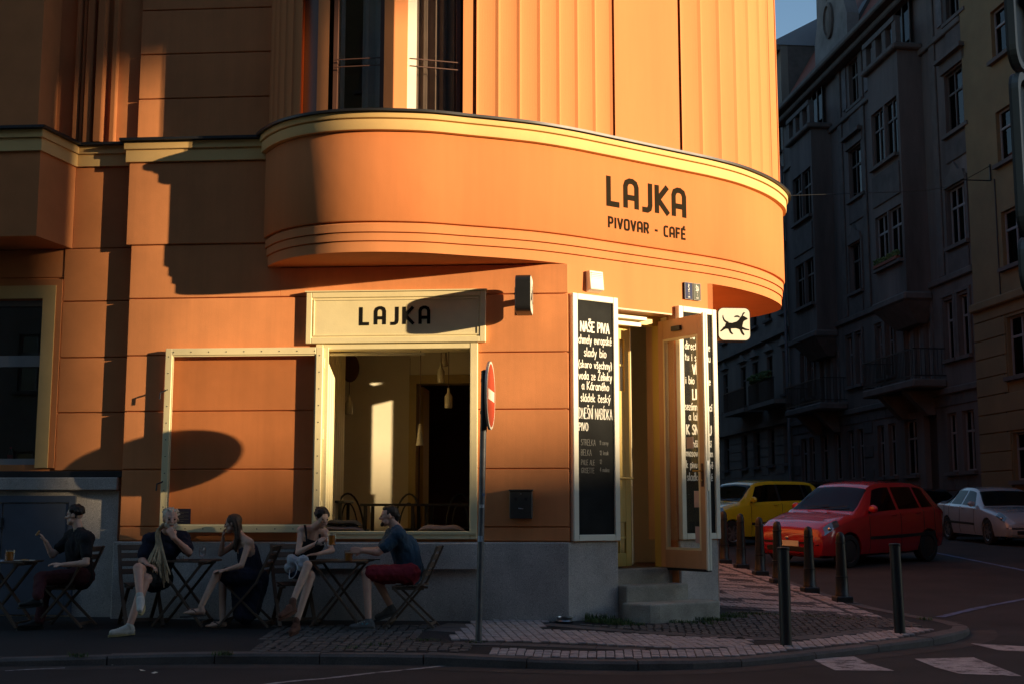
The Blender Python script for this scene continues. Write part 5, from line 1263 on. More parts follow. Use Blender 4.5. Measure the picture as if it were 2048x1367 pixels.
b = MB(); b.ball(P(0,-.03,.05), .082, .09, .078, R); random.seed(5)
for k in range(50):
    a = random.uniform(0, 6.28); z = random.uniform(-.1, 1); r = math.sqrt(max(0, 1-z*z)); x, y = r*math.cos(a), r*math.sin(a)
    if y > .45 and z < .62: continue
    b.capsule(P(x*.07, y*.085-.02, .035+z*.08), P(x*.082+random.uniform(-.02,.02), y*.095-.03, .04+z*.086+random.uniform(-.012,.008)), .017, .012, 8)
rem(b, 'hair', hair_gr, P2, .006, 1)
b = MB(); b.capsule(P(-.045,.045,-.05), P(.0,.066,-.092), .026, .026); b.capsule(P(.045,.045,-.05), P(.0,.066,-.092), .026, .026); b.capsule(P(-.026,.083,-.043), P(.026,.083,-.043), .007, .007); rem(b, 'beard', hair_gr, P2, .006, 1)
b = MB(); random.seed(11)
for k in range(26):
    a = k/25.0; top = P(-.075 + random.uniform(-.012,.02), -.03 + random.uniform(-.05,.05), .03 + random.uniform(-.05,.05))
    m1 = Q3(1068 + 22*(a-.5), 330, 14.22 + .05*a); m2 = Q3(1068 + 38*(a-.5), 430, 14.20)
    end = Q3(985 + 150*a + random.uniform(-10,10), random.uniform(540,640) if a < .65 else random.uniform(600,720), 14.05 + random.uniform(0,.06))
    m3 = m2*.4 + end*.6 + V((random.uniform(-.02,.02), -.01, random.uniform(-.02,.03)))
    b.tube([V(p) for p in spline([top, m1, m2, m3, end], 5)], [.0105]*20 + [.006], 6)
b.build('dreadlocks', dread_m, P2, smooth=True)
# ---- woman in a navy dress
P3 = person('woman in a navy dress resting her chin on her hand, wearing flip flops', floor_pt(510, 14.4))
hd, nk = Q3(1563,290,14.40), Q3(1618,372,14.42); sn, sf = Q3(1672,418,14.28), Q3(1600,410,14.56); pel, ch = Q3(1695,650,14.42), Q3(1660,470,14.42)
el1, wr1, el2, wr2 = Q3(1622,570,14.15), Q3(1520,598,14.10), Q3(1483,492,14.50), Q3(1500,385,14.45)
b = MB(); P, R = head(b, hd, (-1,-.03,-.12), .93); b.capsule(hd + V((.03,0,-.05)), nk, .045, .05); torso(b, pel, ch, sn, sf, nk, (.125,.115,.06)); b.capsule(nk, ch, .05, .10)
arm(b, sn, el1, wr1, 1, True); arm(b, sf, el2, wr2, 1, True); hand_(b, wr1, (-1,-.05,-.15), (0,.1,-1), .25, .9, -1); hand_(b, wr2, (.1,-.02,1), (1,0,.1), 1.0, .9, 1)
kn1, an1 = Q3(1458,628,14.17), Q3(1350,848,14.05); kn2, an2 = Q3(1495,668,14.42), gpt(Q3(1495,930,14.30), .08)
leg(b, pel + V((0,-.09,0)), kn1, an1, 1, True); leg(b, pel + V((0,.09,0)), kn2, an2, 1, True)
f1h, f1t = an1 + V((.02,0,-.05)), an1 + V((-.185,-.02,-.065)); f2h, f2t = gpt(an2 + V((.02,0,0)), .045), gpt(an2 + V((-.17,-.06,0)), .032)
foot(b, f1h, f1t); foot(b, f2h, f2t); b.capsule(an1, f1h, .034, .034); b.capsule(an2, f2h, .034, .034); rem(b, 'body', skinC, P3, .008); face_bits(P, P3, .93)
for h_, t_ in ((f1h, f1t), (f2h, f2t)):
    d = (t_-h_).normalized(); sd = V((-d.y, d.x, 0)).normalized(); sp = MB(); rings = []
    for lv in (-.05, -.033):
        rings.append([h_ + d*((t_-h_).length*.5 + ((t_-h_).length*.5+.04)*math.cos(w)) + sd*(.048*math.sin(w)) + V((0,0,lv)) for w in [6.2832*j/20 for j in range(20)]])
    so = sp.loft(rings).build('flip_flop', sandal_m, P3)
    c = h_ + (t_-h_)*.72 + V((0,0,.0)); MB().tube([h_ + (t_-h_)*.3 - sd*.042, h_ + (t_-h_)*.5 - sd*.028 + V((0,0,.035)), c + V((0,0,.028)), h_ + (t_-h_)*.5 + sd*.028 + V((0,0,.035)), h_ + (t_-h_)*.3 + sd*.042], .006, 6).build('strap', sandal_m, so)
b = MB(); b.capsule(pel, ch + V((.01,0,-.02)), .145, .125); b.capsule(ch + V((0,-.09,-.02)), ch + V((0,.09,-.02)), .07, .07); b.capsule(pel + V((0,-.09,0)), pel + (kn1 - pel)*.68 + V((0,-.03,0)), .115, .10); b.capsule(pel + V((0,.09,0)), pel + (kn2 - pel)*.72, .115, .10)
lo = gpt(Q3(1655,900,14.35), .12); b.capsule(pel + V((.02,0,-.05)), lo, .16, .10); b.capsule(pel + V((-.12,-.05,-.06)), lo + V((-.06,-.08,.02)), .12, .07); b.capsule(pel + V((.08,-.03,-.02)), lo + V((.07,.02,.05)), .12, .08)
for k in range(12):
    a = k/11.0; b.capsule(pel + V((-.15+.28*a, -.16, -.06)), lo + V((-.10+.2*a, -.10, -.02)), .022, .014, 8)
rem(b, 'dress', navy_cloth, P3, .010, 2)
for s_ in (sn, sf): MB().tube([s_ + V((-.05,.03 if s_ is sn else -.03,-.09)), s_ + V((-.02,.045 if s_ is sn else -.045,.055)), s_ + V((.06,.04 if s_ is sn else -.04,-.07))], .006, 6).build('dress_strap', navy_cloth, P3)
b = MB(); b.ball(P(0,-.025,.035), .08, .092, .085, R); random.seed(8)
for k in range(34):
    a = k/33.0; x = (-1 if k % 2 else 1)*random.uniform(.03,.085)
    b.tube(spline([P(x*.6,.03-.07*a,.11-.02*a), P(x,-.01-.07*a,.02), P(x*1.05,-.03-.06*a,-.09), P(x*1.2, -.06+.04*random.random(), -.20), P(x*1.1, -.03+.05*random.random(), -.30-.05*random.random())], 4), [.014]*16 + [.005], 6)
rem(b, 'hair', hair_br, P3, .007, 1)
# ---- woman in a black top
P4 = person('woman in a black tank top and denim shorts lifting a beer mug', floor_pt(605, 14.4))
hd, nk = Q4(484,248,14.22), Q4(432,318,14.34); sn, sf = Q4(348,335,14.30), Q4(498,350,14.48); pel, ch = Q4(335,580,14.52), Q4(400,430,14.42)
el1, wr1, el2, wr2 = Q4(322,482,14.15), Q4(447,420,14.00), Q4(552,470,14.28), Q4(455,492,14.10)
b = MB(); P, R = head(b, hd, (.55,-.72,-.36), .93); b.capsule(hd + V((-.02,.03,-.05)), nk, .045, .05); torso(b, pel, ch, sn, sf, nk, (.125,.115,.058)); b.capsule(nk, ch, .05, .10)
arm(b, sn, el1, wr1, 1, True); arm(b, sf, el2, wr2, 1, True); hand_(b, wr1, (.75,-.1,.45), (.3,.5,-.3), .95, .9, 1); hand_(b, wr2, (-1,-.15,-.1), (0,.1,-1), .25, .9, 1)
hA, hB = Q4(312,582,14.44), Q4(365,592,14.55); kn1, an1 = Q4(388,568,13.97), Q4(282,825,13.82); kn2, an2 = Q4(408,642,14.06), gpt(Q4(312,915,13.90), .11)
leg(b, hA, kn1, an1, 1.02, True); leg(b, hB, kn2, an2, 1.02, True); rem(b, 'body', skinA, P4, .008); face_bits(P, P4, .93)
b = MB(); b.capsule(pel + V((0,0,.0)), ch, .14, .127); b.capsule(ch + V((-.06,-.05,0)), ch + V((.09,.0,-.01)), .085, .08); rem(b, 'tank_top', black_cloth, P4, .010)
for s_, q in ((sn, V((.045,-.01,0))), (sf, V((-.05,-.03,0)))): MB().tube([s_ + q + V((.03,-.09,-.12)), s_ + q + V((.01,-.055,.015)), s_ + q + V((-.01,.0,.058)), s_ + q + V((-.02,.07,-.03))], .014, 8, flat=.5).build('strap', black_cloth, P4, smooth=True)
b = MB(); b.capsule(hA, hA + (kn1-hA)*.42, .11, .098); b.capsule(hB, hB + (kn2-hB)*.42, .11, .098); b.capsule(hA, hB, .13, .13); rem(b, 'shorts', denim, P4, .011)
shoe('ankle_shoe', an1 + V((.01,.0,-.06)), an1 + V((-.10,-.10,-.12)), an1 + V((.01,0,.03)), brown_leather, brown_leather, P4); h2 = gpt(an2 + V((0,.02,0)), .05); t2 = gpt(h2 + V((-.02,-.20,0)), .045); s2 = shoe('ankle_shoe', h2, t2, an2 + V((0,0,.03)), brown_leather, brown_leather, P4); laces(s2, h2, t2, (0,0,1), brown_leather)
b = MB(); b.ball(P(0,-.025,.04), .082, .092, .085, R); random.seed(4)
for k in range(46):
    a = random.uniform(0, 6.28); z = random.uniform(-.2, 1); r = math.sqrt(max(0, 1-z*z)); x, y = r*math.cos(a), r*math.sin(a)
    if y > .5 and z < .6: continue
    b.ball(P(x*.078, y*.09-.02, .035+z*.082), random.uniform(.014,.024), n=8)
b.ball(P(0,-.11,.05), .045); 
for k in range(8): b.capsule(P(-.06+.02*random.random(),-.07,-.02), P(-.09+.03*random.random(),-.07-.03*random.random(),-.13-.04*random.random()), .018, .008, 8)
rem(b, 'hair', hair_dark, P4, .007, 1)
MB().tube([wr1 + V((.028*math.cos(a)*.5, .03*math.sin(a), .028*math.cos(a))) for a in [6.2832*k/14 for k in range(15)]], .006, 6).build('bracelet', blackp, P4)
bag_c = Q4(325,555,14.08); b = MB()
for k in range(9): b.ball(bag_c + V((random.uniform(-.10,.14), random.uniform(-.08,.03), random.uniform(-.05,.04))), random.uniform(.045,.065), n=10)
bg_ = rem(b, 'cloth_bag', mat('white_cloth_bag', (.42,.44,.47), .95, .15, 14), None, .009, 3); tag(bg_, 'crumpled white cloth bag lying in the lap of the woman in black', 'bag')
MB().tube(spline([Q4(300,545,14.0), Q4(318,580,13.93), Q4(300,640,13.92), Q4(265,655,13.98), Q4(268,600,14.05)], 5), .006, 6).build('cord', mat('white_cloth_bag', (.42,.44,.47)), bg_)
# ---- man in red shorts
P5 = person('man in a blue shirt and red shorts leaning on the table with a beer', floor_pt(820, 14.3))
hd, nk = Q4(932,240,14.36), Q4(982,318,14.36); sn, sf = Q4(1000,368,14.20), Q4(958,362,14.53); pel, ch = Q4(1072,622,14.37), Q4(1035,450,14.36)
el1, wr1, el2, wr2 = Q4(862,482,14.15), Q4(752,470,14.10), Q4(880,470,14.58), Q4(765,462,14.52)
b = MB(); P, R = head(b, hd, (-1,-.06,-.03), 1.02); b.capsule(hd + V((.03,0,-.05)), nk, .056, .06); torso(b, pel, ch, sn, sf, nk, (.135,.145,.078)); b.capsule(nk, ch, .065, .13)
arm(b, sn, el1, wr1, 1.05); arm(b, sf, el2, wr2, 1.05); hand_(b, wr1, (-1,0,.05), (0,.8,-.2), .8, 1, -1); hand_(b, wr2, (-1,-.3,0), (0,-.2,-1), .4, 1, 1)
hA, hB = pel + V((0,-.11,0)), pel + V((0,.11,0)); kn1, an1 = Q4(782,618,14.17), gpt(Q4(797,885,14.10), .11); kn2, an2 = Q4(845,648,14.50), Q4(945,842,14.52)
leg(b, hA, kn1, an1, 1.06); leg(b, hB, kn2, an2, 1.06); rem(b, 'body', skinB, P5, .008); face_bits(P, P5, 1.02)
b = MB(); torso(b, pel + V((.0,0,.0)), ch, sn, sf, nk, (.135,.145,.078), .018); b.capsule(pel + V((.03,0,.04)), ch + V((.03,0,0)), .13, .14); b.capsule(sn, sn + (el1-sn)*.66, .08, .074); b.capsule(sf, sf + (el2-sf)*.66, .08, .074); rem(b, 'shirt', blue_cloth, P5, .011)
b = MB(); b.capsule(hA, hA + (kn1-hA)*.88, .115, .092); b.capsule(hB, hB + (kn2-hB)*.86, .115, .092); b.capsule(hA, hB, .135, .135); rem(b, 'shorts', red_cloth, P5, .011)
h2 = gpt(an1 + V((.03,.0,0)), .05); t2 = gpt(h2 + V((-.205,-.05,0)), .045); s2 = shoe('trainer', h2, t2, an1, greyshoe, greyshoe, P5); laces(s2, h2, t2, (0,0,1), whiteshoe)
MB().tube([h2 + V((-.03,-.046,.03)), h2 + V((-.07,-.05,.01)), h2 + V((-.10,-.055,.03))], .008, 6).build('trim', tealm, s2); shoe('trainer', an2 + V((.03,0,-.06)), an2 + V((-.15,0,-.12)), an2, greyshoe, greyshoe, P5)
b = MB(); b.ball(P(0,-.03,.045), .079, .088, .082, R); b.ball(P(0,.02,.085), .06, .05, .035, R); b.capsule(P(0,-.09,.0), P(0,-.075,-.05), .045, .035)
for e in (-1, 1): b.capsule(P(e*.068,.005,.04), P(e*.068,.0,.0), .014, .009)
rem(b, 'hair', hair_dark, P5, .007, 1)
b = MB(); b.capsule(P(-.035,.06,-.07), P(0,.075,-.09), .022, .022); b.capsule(P(.035,.06,-.07), P(0,.075,-.09), .022, .022); rem(b, 'stubble', mat('short_beard', (.09,.05,.035), .8), P5, .006, 1)
flush()
# ---------------------------------------------------------------- things on the tables
beer = liquid_mat('amber_beer', (.80,.30,.03)); foam = mat('beer_foam', (.6,.52,.38), .9)
def mug(c, lab, hgt=.125, rad=.042, handle=None, fill=.8, name='beer_mug'):
    m = thing(name, lab, 'glass', c)
    MB(T(c)).lathe([(rad*.9,0),(rad,.01),(rad,hgt),(rad-.004,hgt),(rad-.005,.014),(.004,.012)], 24).build('glass', clearglass, m, smooth=True)
    MB(T(c)).lathe([(.004,.0145),(rad-.006,.0145),(rad-.006,hgt*fill),(.004,hgt*fill)], 24).build('beer', beer, m, smooth=True)
    MB(T(c)).lathe([(rad-.006,hgt*fill+.0005),(rad-.006,hgt*fill+.008),(.01,hgt*fill+.010)], 20).build('foam', foam, m, smooth=True)
    if handle: MB(T(c)).tube([(handle*rad,0,.03),(handle*(rad+.03),0,.035),(handle*(rad+.035),0,.07),(handle*(rad+.028),0,.1),(handle*rad,0,.105)], .007, 8).build('handle', clearglass, m, smooth=True)
mug(Q4(548,440,13.97), 'glass beer mug lifted by the woman in black', .15, .045, -1, .78)
tz = lambda px, Y: gz(((px-CXP)/FPX*Y, Y)) + .742
def ontable(px, Y): X = (px-CXP)/FPX*(Y*1.0); return V((X, Y, tz(px, Y)))
mug(ontable(702, 14.14), 'glass beer mug on the table in the hand of the man in red shorts', .13, .05, None, .75)
mug(ontable(33, 14.35), 'straight glass of amber beer on the table by the metal door', .135, .052, None, .82, 'beer_glass')
def tulip(c, lab, fill):
    m = thing('tulip_glass', lab, 'glass', c)
    MB(T(c)).lathe([(.034,0),(.034,.004),(.005,.01),(.005,.04),(.03,.055),(.043,.085),(.04,.115),(.033,.15),(.031,.15),(.038,.115),(.040,.085),(.028,.058),(.003,.045)], 20).build('glass', clearglass, m, smooth=True)
    if fill: MB(T(c)).lathe([(.003,.047),(.027,.0585),(.039,.085),(.0385,.095),(.003,.096)], 20).build('beer', beer, m, smooth=True)
tulip(ontable(386, 14.33), 'tulip glass half full of amber beer on the middle table', True); tulip(ontable(413, 14.36), 'empty tulip glass on the middle table', False)
def small(name, mb, m, lab, cat): return tag(mb.build(name, m, smooth=True), lab, cat)
c = ontable(63, 14.30); PLt = thing('plate', 'white plate with a snack on the table by the metal door', 'plate', c); MB(T(c)).lathe([(.06,0),(.075,.004),(.115,.018),(.113,.02),(.07,.008),(.01,.006)], 28).build('dish', whitep, PLt, smooth=True); MB(T(c)).ball((0,0,.018), .05, .035, .016).build('snack', mat('bread_crust', (.42,.22,.08)), PLt, smooth=True)
c = ontable(8, 14.25); small('packet', MB(T(c)).loft([[(-.08,-.05,0),(.07,-.05,0),(.07,.05,0),(-.08,.05,0)],[(-.075,-.045,.03),(.065,-.04,.022),(.06,.04,.03),(-.07,.04,.035)]]), mat('blue_white_packet', (.35,.42,.5), .5, .5, 20), 'blue and white snack packet on the table by the metal door', 'packet')
c = ontable(-8, 14.40); small('cup', MB(T(c)).lathe([(.03,0),(.04,.11),(.037,.11),(.028,.005)], 20), mat('red_print', (.45,.03,.03)), 'red cup at the end of the table by the metal door', 'cup')
c = ontable(689, 14.20); small('ashtray', MB(T(c)).lathe([(.045,0),(.05,.02),(.045,.022),(.04,.006),(.005,.005)], 16), mat('ceramic_grey', (.3,.28,.26), .5), 'small pale ashtray on the table beside the beer mug', 'ashtray')
c = ontable(398, 14.30); small('wallet', MB(T(c)).box(-.06,.06,-.04,.04,.0,.018), black_cloth, 'dark folded wallet lying on the middle table', 'wallet')
c = ontable(372, 14.30); small('tumbler', MB(T(c)).lathe([(.025,0),(.03,.06),(.028,.06),(.023,.004)], 16), clearglass, 'small clear tumbler on the middle table', 'glass')
c = ontable(752, 14.35); small('phone', MB(T(c)).box(-.07,.07,-.035,.035,.0,.01), blackp, 'black phone on the table under the open window', 'phone')
# ---------------------------------------------------------------- cars
tyre_m = mat('tyre_rubber', (.012,.012,.012), .85, .2, 20); rim_m = mat('wheel_alloy', (.30,.30,.31), .35, .15, 8, metal=.8); darkrim = mat('dark_wheel_cover', (.02,.02,.02), .5)
carglass = glass_mat('car_glass', (.16,.17,.17), .03, 0, .4); lampglass = glass_mat('lamp_glass', (.8,.8,.8), .12); trim_m = mat('black_trim', (.01,.01,.01), .55); chrome = mat('chrome', (.6,.6,.62), .12, .05, metal=1.0)
seat_m = mat('car_seat', (.03,.03,.032), .9); taillight_m = mat('tail_lamp', (.25,.01,.01), .2)
def catmull(keys, x):
    xs = [k[0] for k in keys]
    if x >= xs[0]: return keys[0][1:]
    if x <= xs[-1]: return keys[-1][1:]
    for i in range(len(xs)-1):
        if xs[i] >= x >= xs[i+1]: break
    t = (xs[i]-x)/(xs[i]-xs[i+1]); out = []
    for j in range(1, len(keys[0])):
        b, c = keys[i][j], keys[i+1][j]; a = keys[i-1][j] if i > 0 else b; d = keys[i+2][j] if i+2 < len(keys) else c
        m1 = (c-a)/2; m2 = (d-b)/2
        if (c-b)*(b-a) <= 0: m1 = 0
        if (d-c)*(c-b) <= 0: m2 = 0
        out.append(b*(2*t**3-3*t*t+1) + m1*(t**3-2*t*t+t) + c*(-2*t**3+3*t*t) + m2*(t**3-t*t))
    return out
def car(label, paint, keys, wb, wr, M, gh, plate=None, dark_wheels=False, black_pillars=False, roof=None):
    """keys: (x, zbottom, zbelt, half width, ztop, half top width); gh = windscreen base/top, backlight top/base, door pillars"""
    loc = M @ V((0,0,0)); C = thing('parked_car', label, 'car', loc); Lf, Lr = keys[0][0], keys[-1][0]
    def ring(x):
        zb, be, w, tp, wt = catmull(keys, x); mid = (zb+be)/2 + .04; h = tp - be
        return [(0,zb),(.80*w,zb),(.95*w,zb+.05),(.995*w,zb+.2),(w,mid),(.985*w,be-.04),(.955*w,be),(wt+.03,be+.84*h),(wt-.02,be+.955*h),(wt*.6,be+.995*h),(0,tp+.012)]
    def S(x, v, s=1):
        r = ring(x); i = min(int(v), 9); f = v - i; y = r[i][0]*(1-f)+r[i+1][0]*f; z = r[i][1]*(1-f)+r[i+1][1]*f
        return V((x, y*s, z))
    n = 64; rings = []
    for k in range(n+1):
        x = Lf + (Lr-Lf)*k/n; r = ring(x)
        rings.append([(x, p[0], p[1]) for p in r] + [(x, -p[0], p[1]) for p in r[1:-1]][::-1])
    mb = MB(); mb.loft(rings); me = mb.mesh('car_body', smooth=True)
    body = link('body', me, paint, C); body.matrix_basis = WM[C.name].inverted() @ M; body.matrix_parent_inverse = I4; WM[body.name] = M
    cut = MB()
    for wx in wb:
        for s in (-1, 1): cut.lathe([(wr+.045, 0),(wr+.045,.6)], 28, T(wx, .56, wr) @ Matrix.Rotation(-math.pi/2, 4, 'X')) if s > 0 else cut.lathe([(wr+.045, 0),(wr+.045,.6)], 28, T(wx, -.56, wr) @ Matrix.Rotation(math.pi/2, 4, 'X'))
    cme = cut.mesh('cut'); co = bpy.data.objects.new('cut', cme); COL.objects.link(co); co.matrix_world = I4
    tmp = bpy.data.objects.new('tmp', me); COL.objects.link(tmp); bo_ = tmp.modifiers.new('b', 'BOOLEAN'); bo_.operation = 'DIFFERENCE'; bo_.object = co; bo_.solver = 'EXACT'
    dg = bpy.context.evaluated_depsgraph_get(); nm = bpy.data.meshes.new_from_object(tmp.evaluated_get(dg))
    bpy.data.objects.remove(tmp); bpy.data.objects.remove(co); nm.materials.clear(); nm.materials.append(paint); body.data = nm
    def part(name, mb, m, parent=None, **k):
        o = mb.build(name, m, None, **k); par = parent or C; o.parent = par
        o.matrix_parent_inverse = I4; o.matrix_basis = (WM[C.name].inverted() @ M) if par is C else I4; return o
    def patch(xs, vs, s, off, nn=(8, 5)):
        mb = MB(); a, b = nn
        for i in range(a+1):
            for j in range(b+1):
                u, w_ = i/a, j/b
                x0 = xs[0][0]*(1-u)+xs[0][1]*u; x1 = xs[1][0]*(1-u)+xs[1][1]*u       # lower and upper x limits
                x = x0*(1-w_)+x1*w_; v = vs[0]*(1-w_)+vs[1]*w_; p = S(x, v, s)
                e = .02; tx = S(x+e, v, s)-S(x-e, v, s); tv = S(x, min(v+.02, 9.99), s)-S(x, v-.02, s); nrm = tx.cross(tv)
                if nrm.y*s < 0 and abs(nrm.y) > abs(nrm.z)*.2 or (abs(nrm.y) <= abs(nrm.z)*.2 and nrm.z < 0): nrm = -nrm
                mb.v.append(p + nrm.normalized()*off)
        for i in range(a):
            for j in range(b): k = i*(b+1)+j; mb.f.append((k, k+1, k+b+2, k+b+1))
        return mb
    wsb, wst, bkt, bkb, pil = gh
    for s in (1, -1):
        for x0, x1, u0, u1 in pil: part('side_window', patch(((x0, x1), (u0, u1)), (6.1, 6.97), s, .006), carglass, smooth=True)
    if black_pillars:
        for s in (1, -1): part('pillar_trim', patch(((pil[0][0], pil[-1][1]+.2), (pil[0][2], pil[-1][3]+.2)), (6.1, 6.97), s, .003, (24, 5)), trim_m, smooth=True)
    def across(xa, xb, v0, name, m, off=.007):
        mb = MB(); a, b = 10, 16
        for i in range(a+1):
            for j in range(b+1):
                x = xa + (xb-xa)*i/a; t = j/b*2-1; v = 10 - abs(t)*(10-v0); p = S(x, min(v, 9.999), 1 if t > 0 else -1)
                e = .03; q1, q2 = S(x+e, 9.5), S(x-e, 9.5); d = (q1-q2).normalized(); nrm = V((-d.z, 0, d.x)); nrm = nrm if nrm.z > 0 else -nrm
                mb.v.append(p + nrm*off)
        for i in range(a):
            for j in range(b): k = i*(b+1)+j; mb.f.append((k, k+1, k+b+2, k+b+1))
        part(name, mb, m, smooth=True)
    across(wsb, wst, 7.5, 'windscreen', carglass); across(bkb, bkt, 7.6, 'rear_window', carglass)
    if roof: across(wst-.03, bkt+.02, 7.6, 'roof_panel', roof, .008)
    # seams, handles
    for s in (1, -1):
        for x in [p[0] for p in pil] + [pil[-1][1]]:
            pts = [S(x, v, s) + V((0, s*.003, 0)) for v in (2.2,3,4,5,6)]; part('door_seam', MB().tube(pts, .004, 5), trim_m)
        for x0, x1, *_ in pil[:2]:
            p = S(x1+.14, 5.0, s); part('door_handle', MB().ball(p + V((0, s*.012, 0)), .09, .014, .016), paint, smooth=True)
        p = S(pil[0][0]-.06, 6.2, s); mr = part('mirror', MB().ball(p + V((.02, s*.11, .05)), .065, .105, .075), paint if not black_pillars else paint, smooth=True)
        part('side_trim', patch(((pil[-1][1], pil[0][0]), (pil[-1][1], pil[0][0])), (3.5, 3.75), s, .008), trim_m)
    # front and rear furniture
    for s in (1, -1):
        hl = part('headlight', patch(((Lf-.10, Lf-.44), (Lf-.16, Lf-.50)), (5.25, 6.9), s, .005), mat('headlamp_inner', (.25,.25,.26), .2, .3, 20, metal=.6), smooth=True)
        part('lens', patch(((Lf-.10, Lf-.44), (Lf-.16, Lf-.50)), (5.2, 6.92), s, .014), lampglass, hl, smooth=True)
        part('bulb_reflector', MB().ball(S(Lf-.24, 6.1, s) + V((.012, s*.012, 0)), .038), chrome, hl, smooth=True)
        part('tail_light', patch(((Lr+.03, Lr+.22), (Lr+.05, Lr+.20)), (5.0, 6.6), s, .006), taillight_m, smooth=True)
    zf = keys[0]; w0 = zf[3]
    part('grille', MB(T(Lf-.03, 0, zf[2]-.02) @ RZ(math.pi/2) @ Matrix.Rotation(math.pi/2, 4, 'X')).prism([(-w0*.62,.09),(-w0*.30,-.05),(w0*.30,-.05),(w0*.62,.09),(w0*.5,.10),(0,.075),(-w0*.5,.10)], -.044, .0), trim_m)
    for s in (1, -1): part('fog_lamp', MB().ball(V((Lf-.02, s*w0*.86, zf[1]+.10)), .02, .045, .04), chrome, smooth=True)
    part('badge', MB().ball(V((Lf+.02, 0, zf[2]+.03)), .008, .04, .03), chrome, smooth=True)
    for y0 in (-.35, .1): part('wiper', MB().bar(S(wsb-.02, 9.2)*1.0 + V((.01, y0-S(wsb-.02, 9.2).y, .03)), S(wsb-.1, 9.6) + V((0, y0+.45-S(wsb-.1, 9.6).y, .035)), .012, .012), trim_m)
    part('lower_grille', MB().box(Lf-.05, Lf+.012, -w0*.8, w0*.8, zf[1]+.02, zf[1]+.11), trim_m, bevel=.01)
    part('bumper_strip', MB().box(Lf-.05, Lf+.010, -w0*.98, w0*.98, zf[2]-.06, zf[2]-.035), trim_m)
    np = part('number_plate', MB().box(Lf+.012, Lf+.024, -.26, .26, zf[1]+.115, zf[1]+.215), whitep)
    if plate:
        tm = MB(); hand(tm, plate, RZ(math.pi/2) @ T(0, -Lf-.0245, 0), 0, zf[1]+.13, .07, .012, None, .9, left=-.20, h=.001, jit=0); part('plate_lettering', tm, blackp, np)
        part('plate_band', MB().box(Lf+.0245, Lf+.026, -.26, -.222, zf[1]+.115, zf[1]+.215), roadblue, np)
    for wx in wb:
        for s in (1, -1):
            yo = s*(max(k[3] for k in keys)-.10); Mw = T(wx, yo, wr) @ Matrix.Rotation(-s*math.pi/2, 4, 'X')
            wl = part('wheel', MB(Mw).lathe([(.02,-.07),(wr*.62,-.07),(wr*.62,.0)], 24), darkrim)
            part('tyre', MB(Mw).lathe([(wr*.66,-.09),(wr*.95,-.09),(wr,-.06),(wr,.06),(wr*.95,.088),(wr*.70,.092),(wr*.66,.07)], 32), tyre_m, wl, smooth=True)
            rm = MB(Mw)
            if dark_wheels:
                rm.lathe([(wr*.67,.06),(wr*.60,.075),(.05,.085),(.01,.085)], 28)
            else:
                rm.lathe([(wr*.68,.07),(wr*.66,.082),(wr*.60,.07),(wr*.60,.02)], 28); rm.lathe([(.05,.03),(.05,.072),(.01,.078)], 14)
                for k in range(7):
                    a = 6.2832*k/7; rm.bar((.04*math.cos(a),.04*math.sin(a),.062),(wr*.63*math.cos(a),wr*.63*math.sin(a),.066), .045, .02)
            part('rim', rm, darkrim if dark_wheels else rim_m, wl)
    # seats seen through the glass
    st = MB()
    for x in (.25, -.75):
        for y in (-.36, .36): st.box(x-.12, x+.05, y-.22, y+.22, .5, keys[4][2]+.22); st.box(x-.06, x+.03, y-.1, y+.1, keys[4][2]+.24, keys[4][2]+.38)
    part('seats', st, seat_m, bevel=.04, seg=2)
    return C
HATCH = [(1.96,.27,.50,.60,.57,.46),(1.90,.20,.60,.745,.70,.60),(1.66,.18,.74,.82,.82,.66),(1.15,.18,.88,.84,.95,.69),(.98,.18,.92,.845,1.0,.70),(.30,.18,.95,.845,1.46,.575),(-.35,.18,.97,.845,1.545,.565),(-1.15,.19,1.00,.84,1.525,.555),(-1.58,.22,1.02,.82,1.42,.54),(-1.86,.26,.98,.78,1.06,.62),(-1.96,.33,.72,.70,.80,.60)]
GH_H = (.96,.36,-1.60,-1.83,[(.62,-.28,.24,-.26),(-.36,-1.05,-.34,-1.0),(-1.12,-1.5,-1.06,-1.36)])
SEDAN = [(2.33,.27,.48,.66,.56,.50),(2.25,.20,.60,.80,.68,.64),(1.95,.18,.74,.88,.82,.70),(1.2,.17,.86,.905,.94,.74),(1.0,.17,.90,.905,.97,.75),(.25,.17,.93,.905,1.37,.60),(-.4,.17,.95,.905,1.46,.59),(-1.1,.18,.97,.90,1.42,.57),(-1.75,.22,1.0,.88,1.12,.62),(-2.2,.26,1.0,.85,1.05,.68),(-2.33,.33,.75,.76,.80,.62)]
GH_S = (.98,.30,-1.12,-1.72,[(.58,-.32,.18,-.28),(-.40,-1.10,-.36,-.98),(-1.17,-1.55,-1.05,-1.22)])
TALL = [(1.98,.27,.56,.62,.66,.48),(1.92,.20,.70,.76,.80,.62),(1.62,.18,.84,.83,.93,.68),(1.12,.18,.96,.845,1.05,.71),(.98,.18,1.0,.85,1.09,.72),(.42,.18,1.03,.85,1.53,.60),(-.35,.18,1.05,.85,1.62,.60),(-1.35,.19,1.07,.845,1.60,.59),(-1.72,.22,1.08,.83,1.50,.58),(-1.90,.26,1.04,.80,1.16,.68),(-1.98,.33,.80,.72,.88,.64)]
GH_T = (.97,.47,-1.74,-1.87,[(.66,-.28,.36,-.26),(-.36,-1.15,-.34,-1.12),(-1.22,-1.6,-1.18,-1.5)])
def paint(n, c, rough=.25): return mat(n, c, rough, .04, 2, coat=1.0)
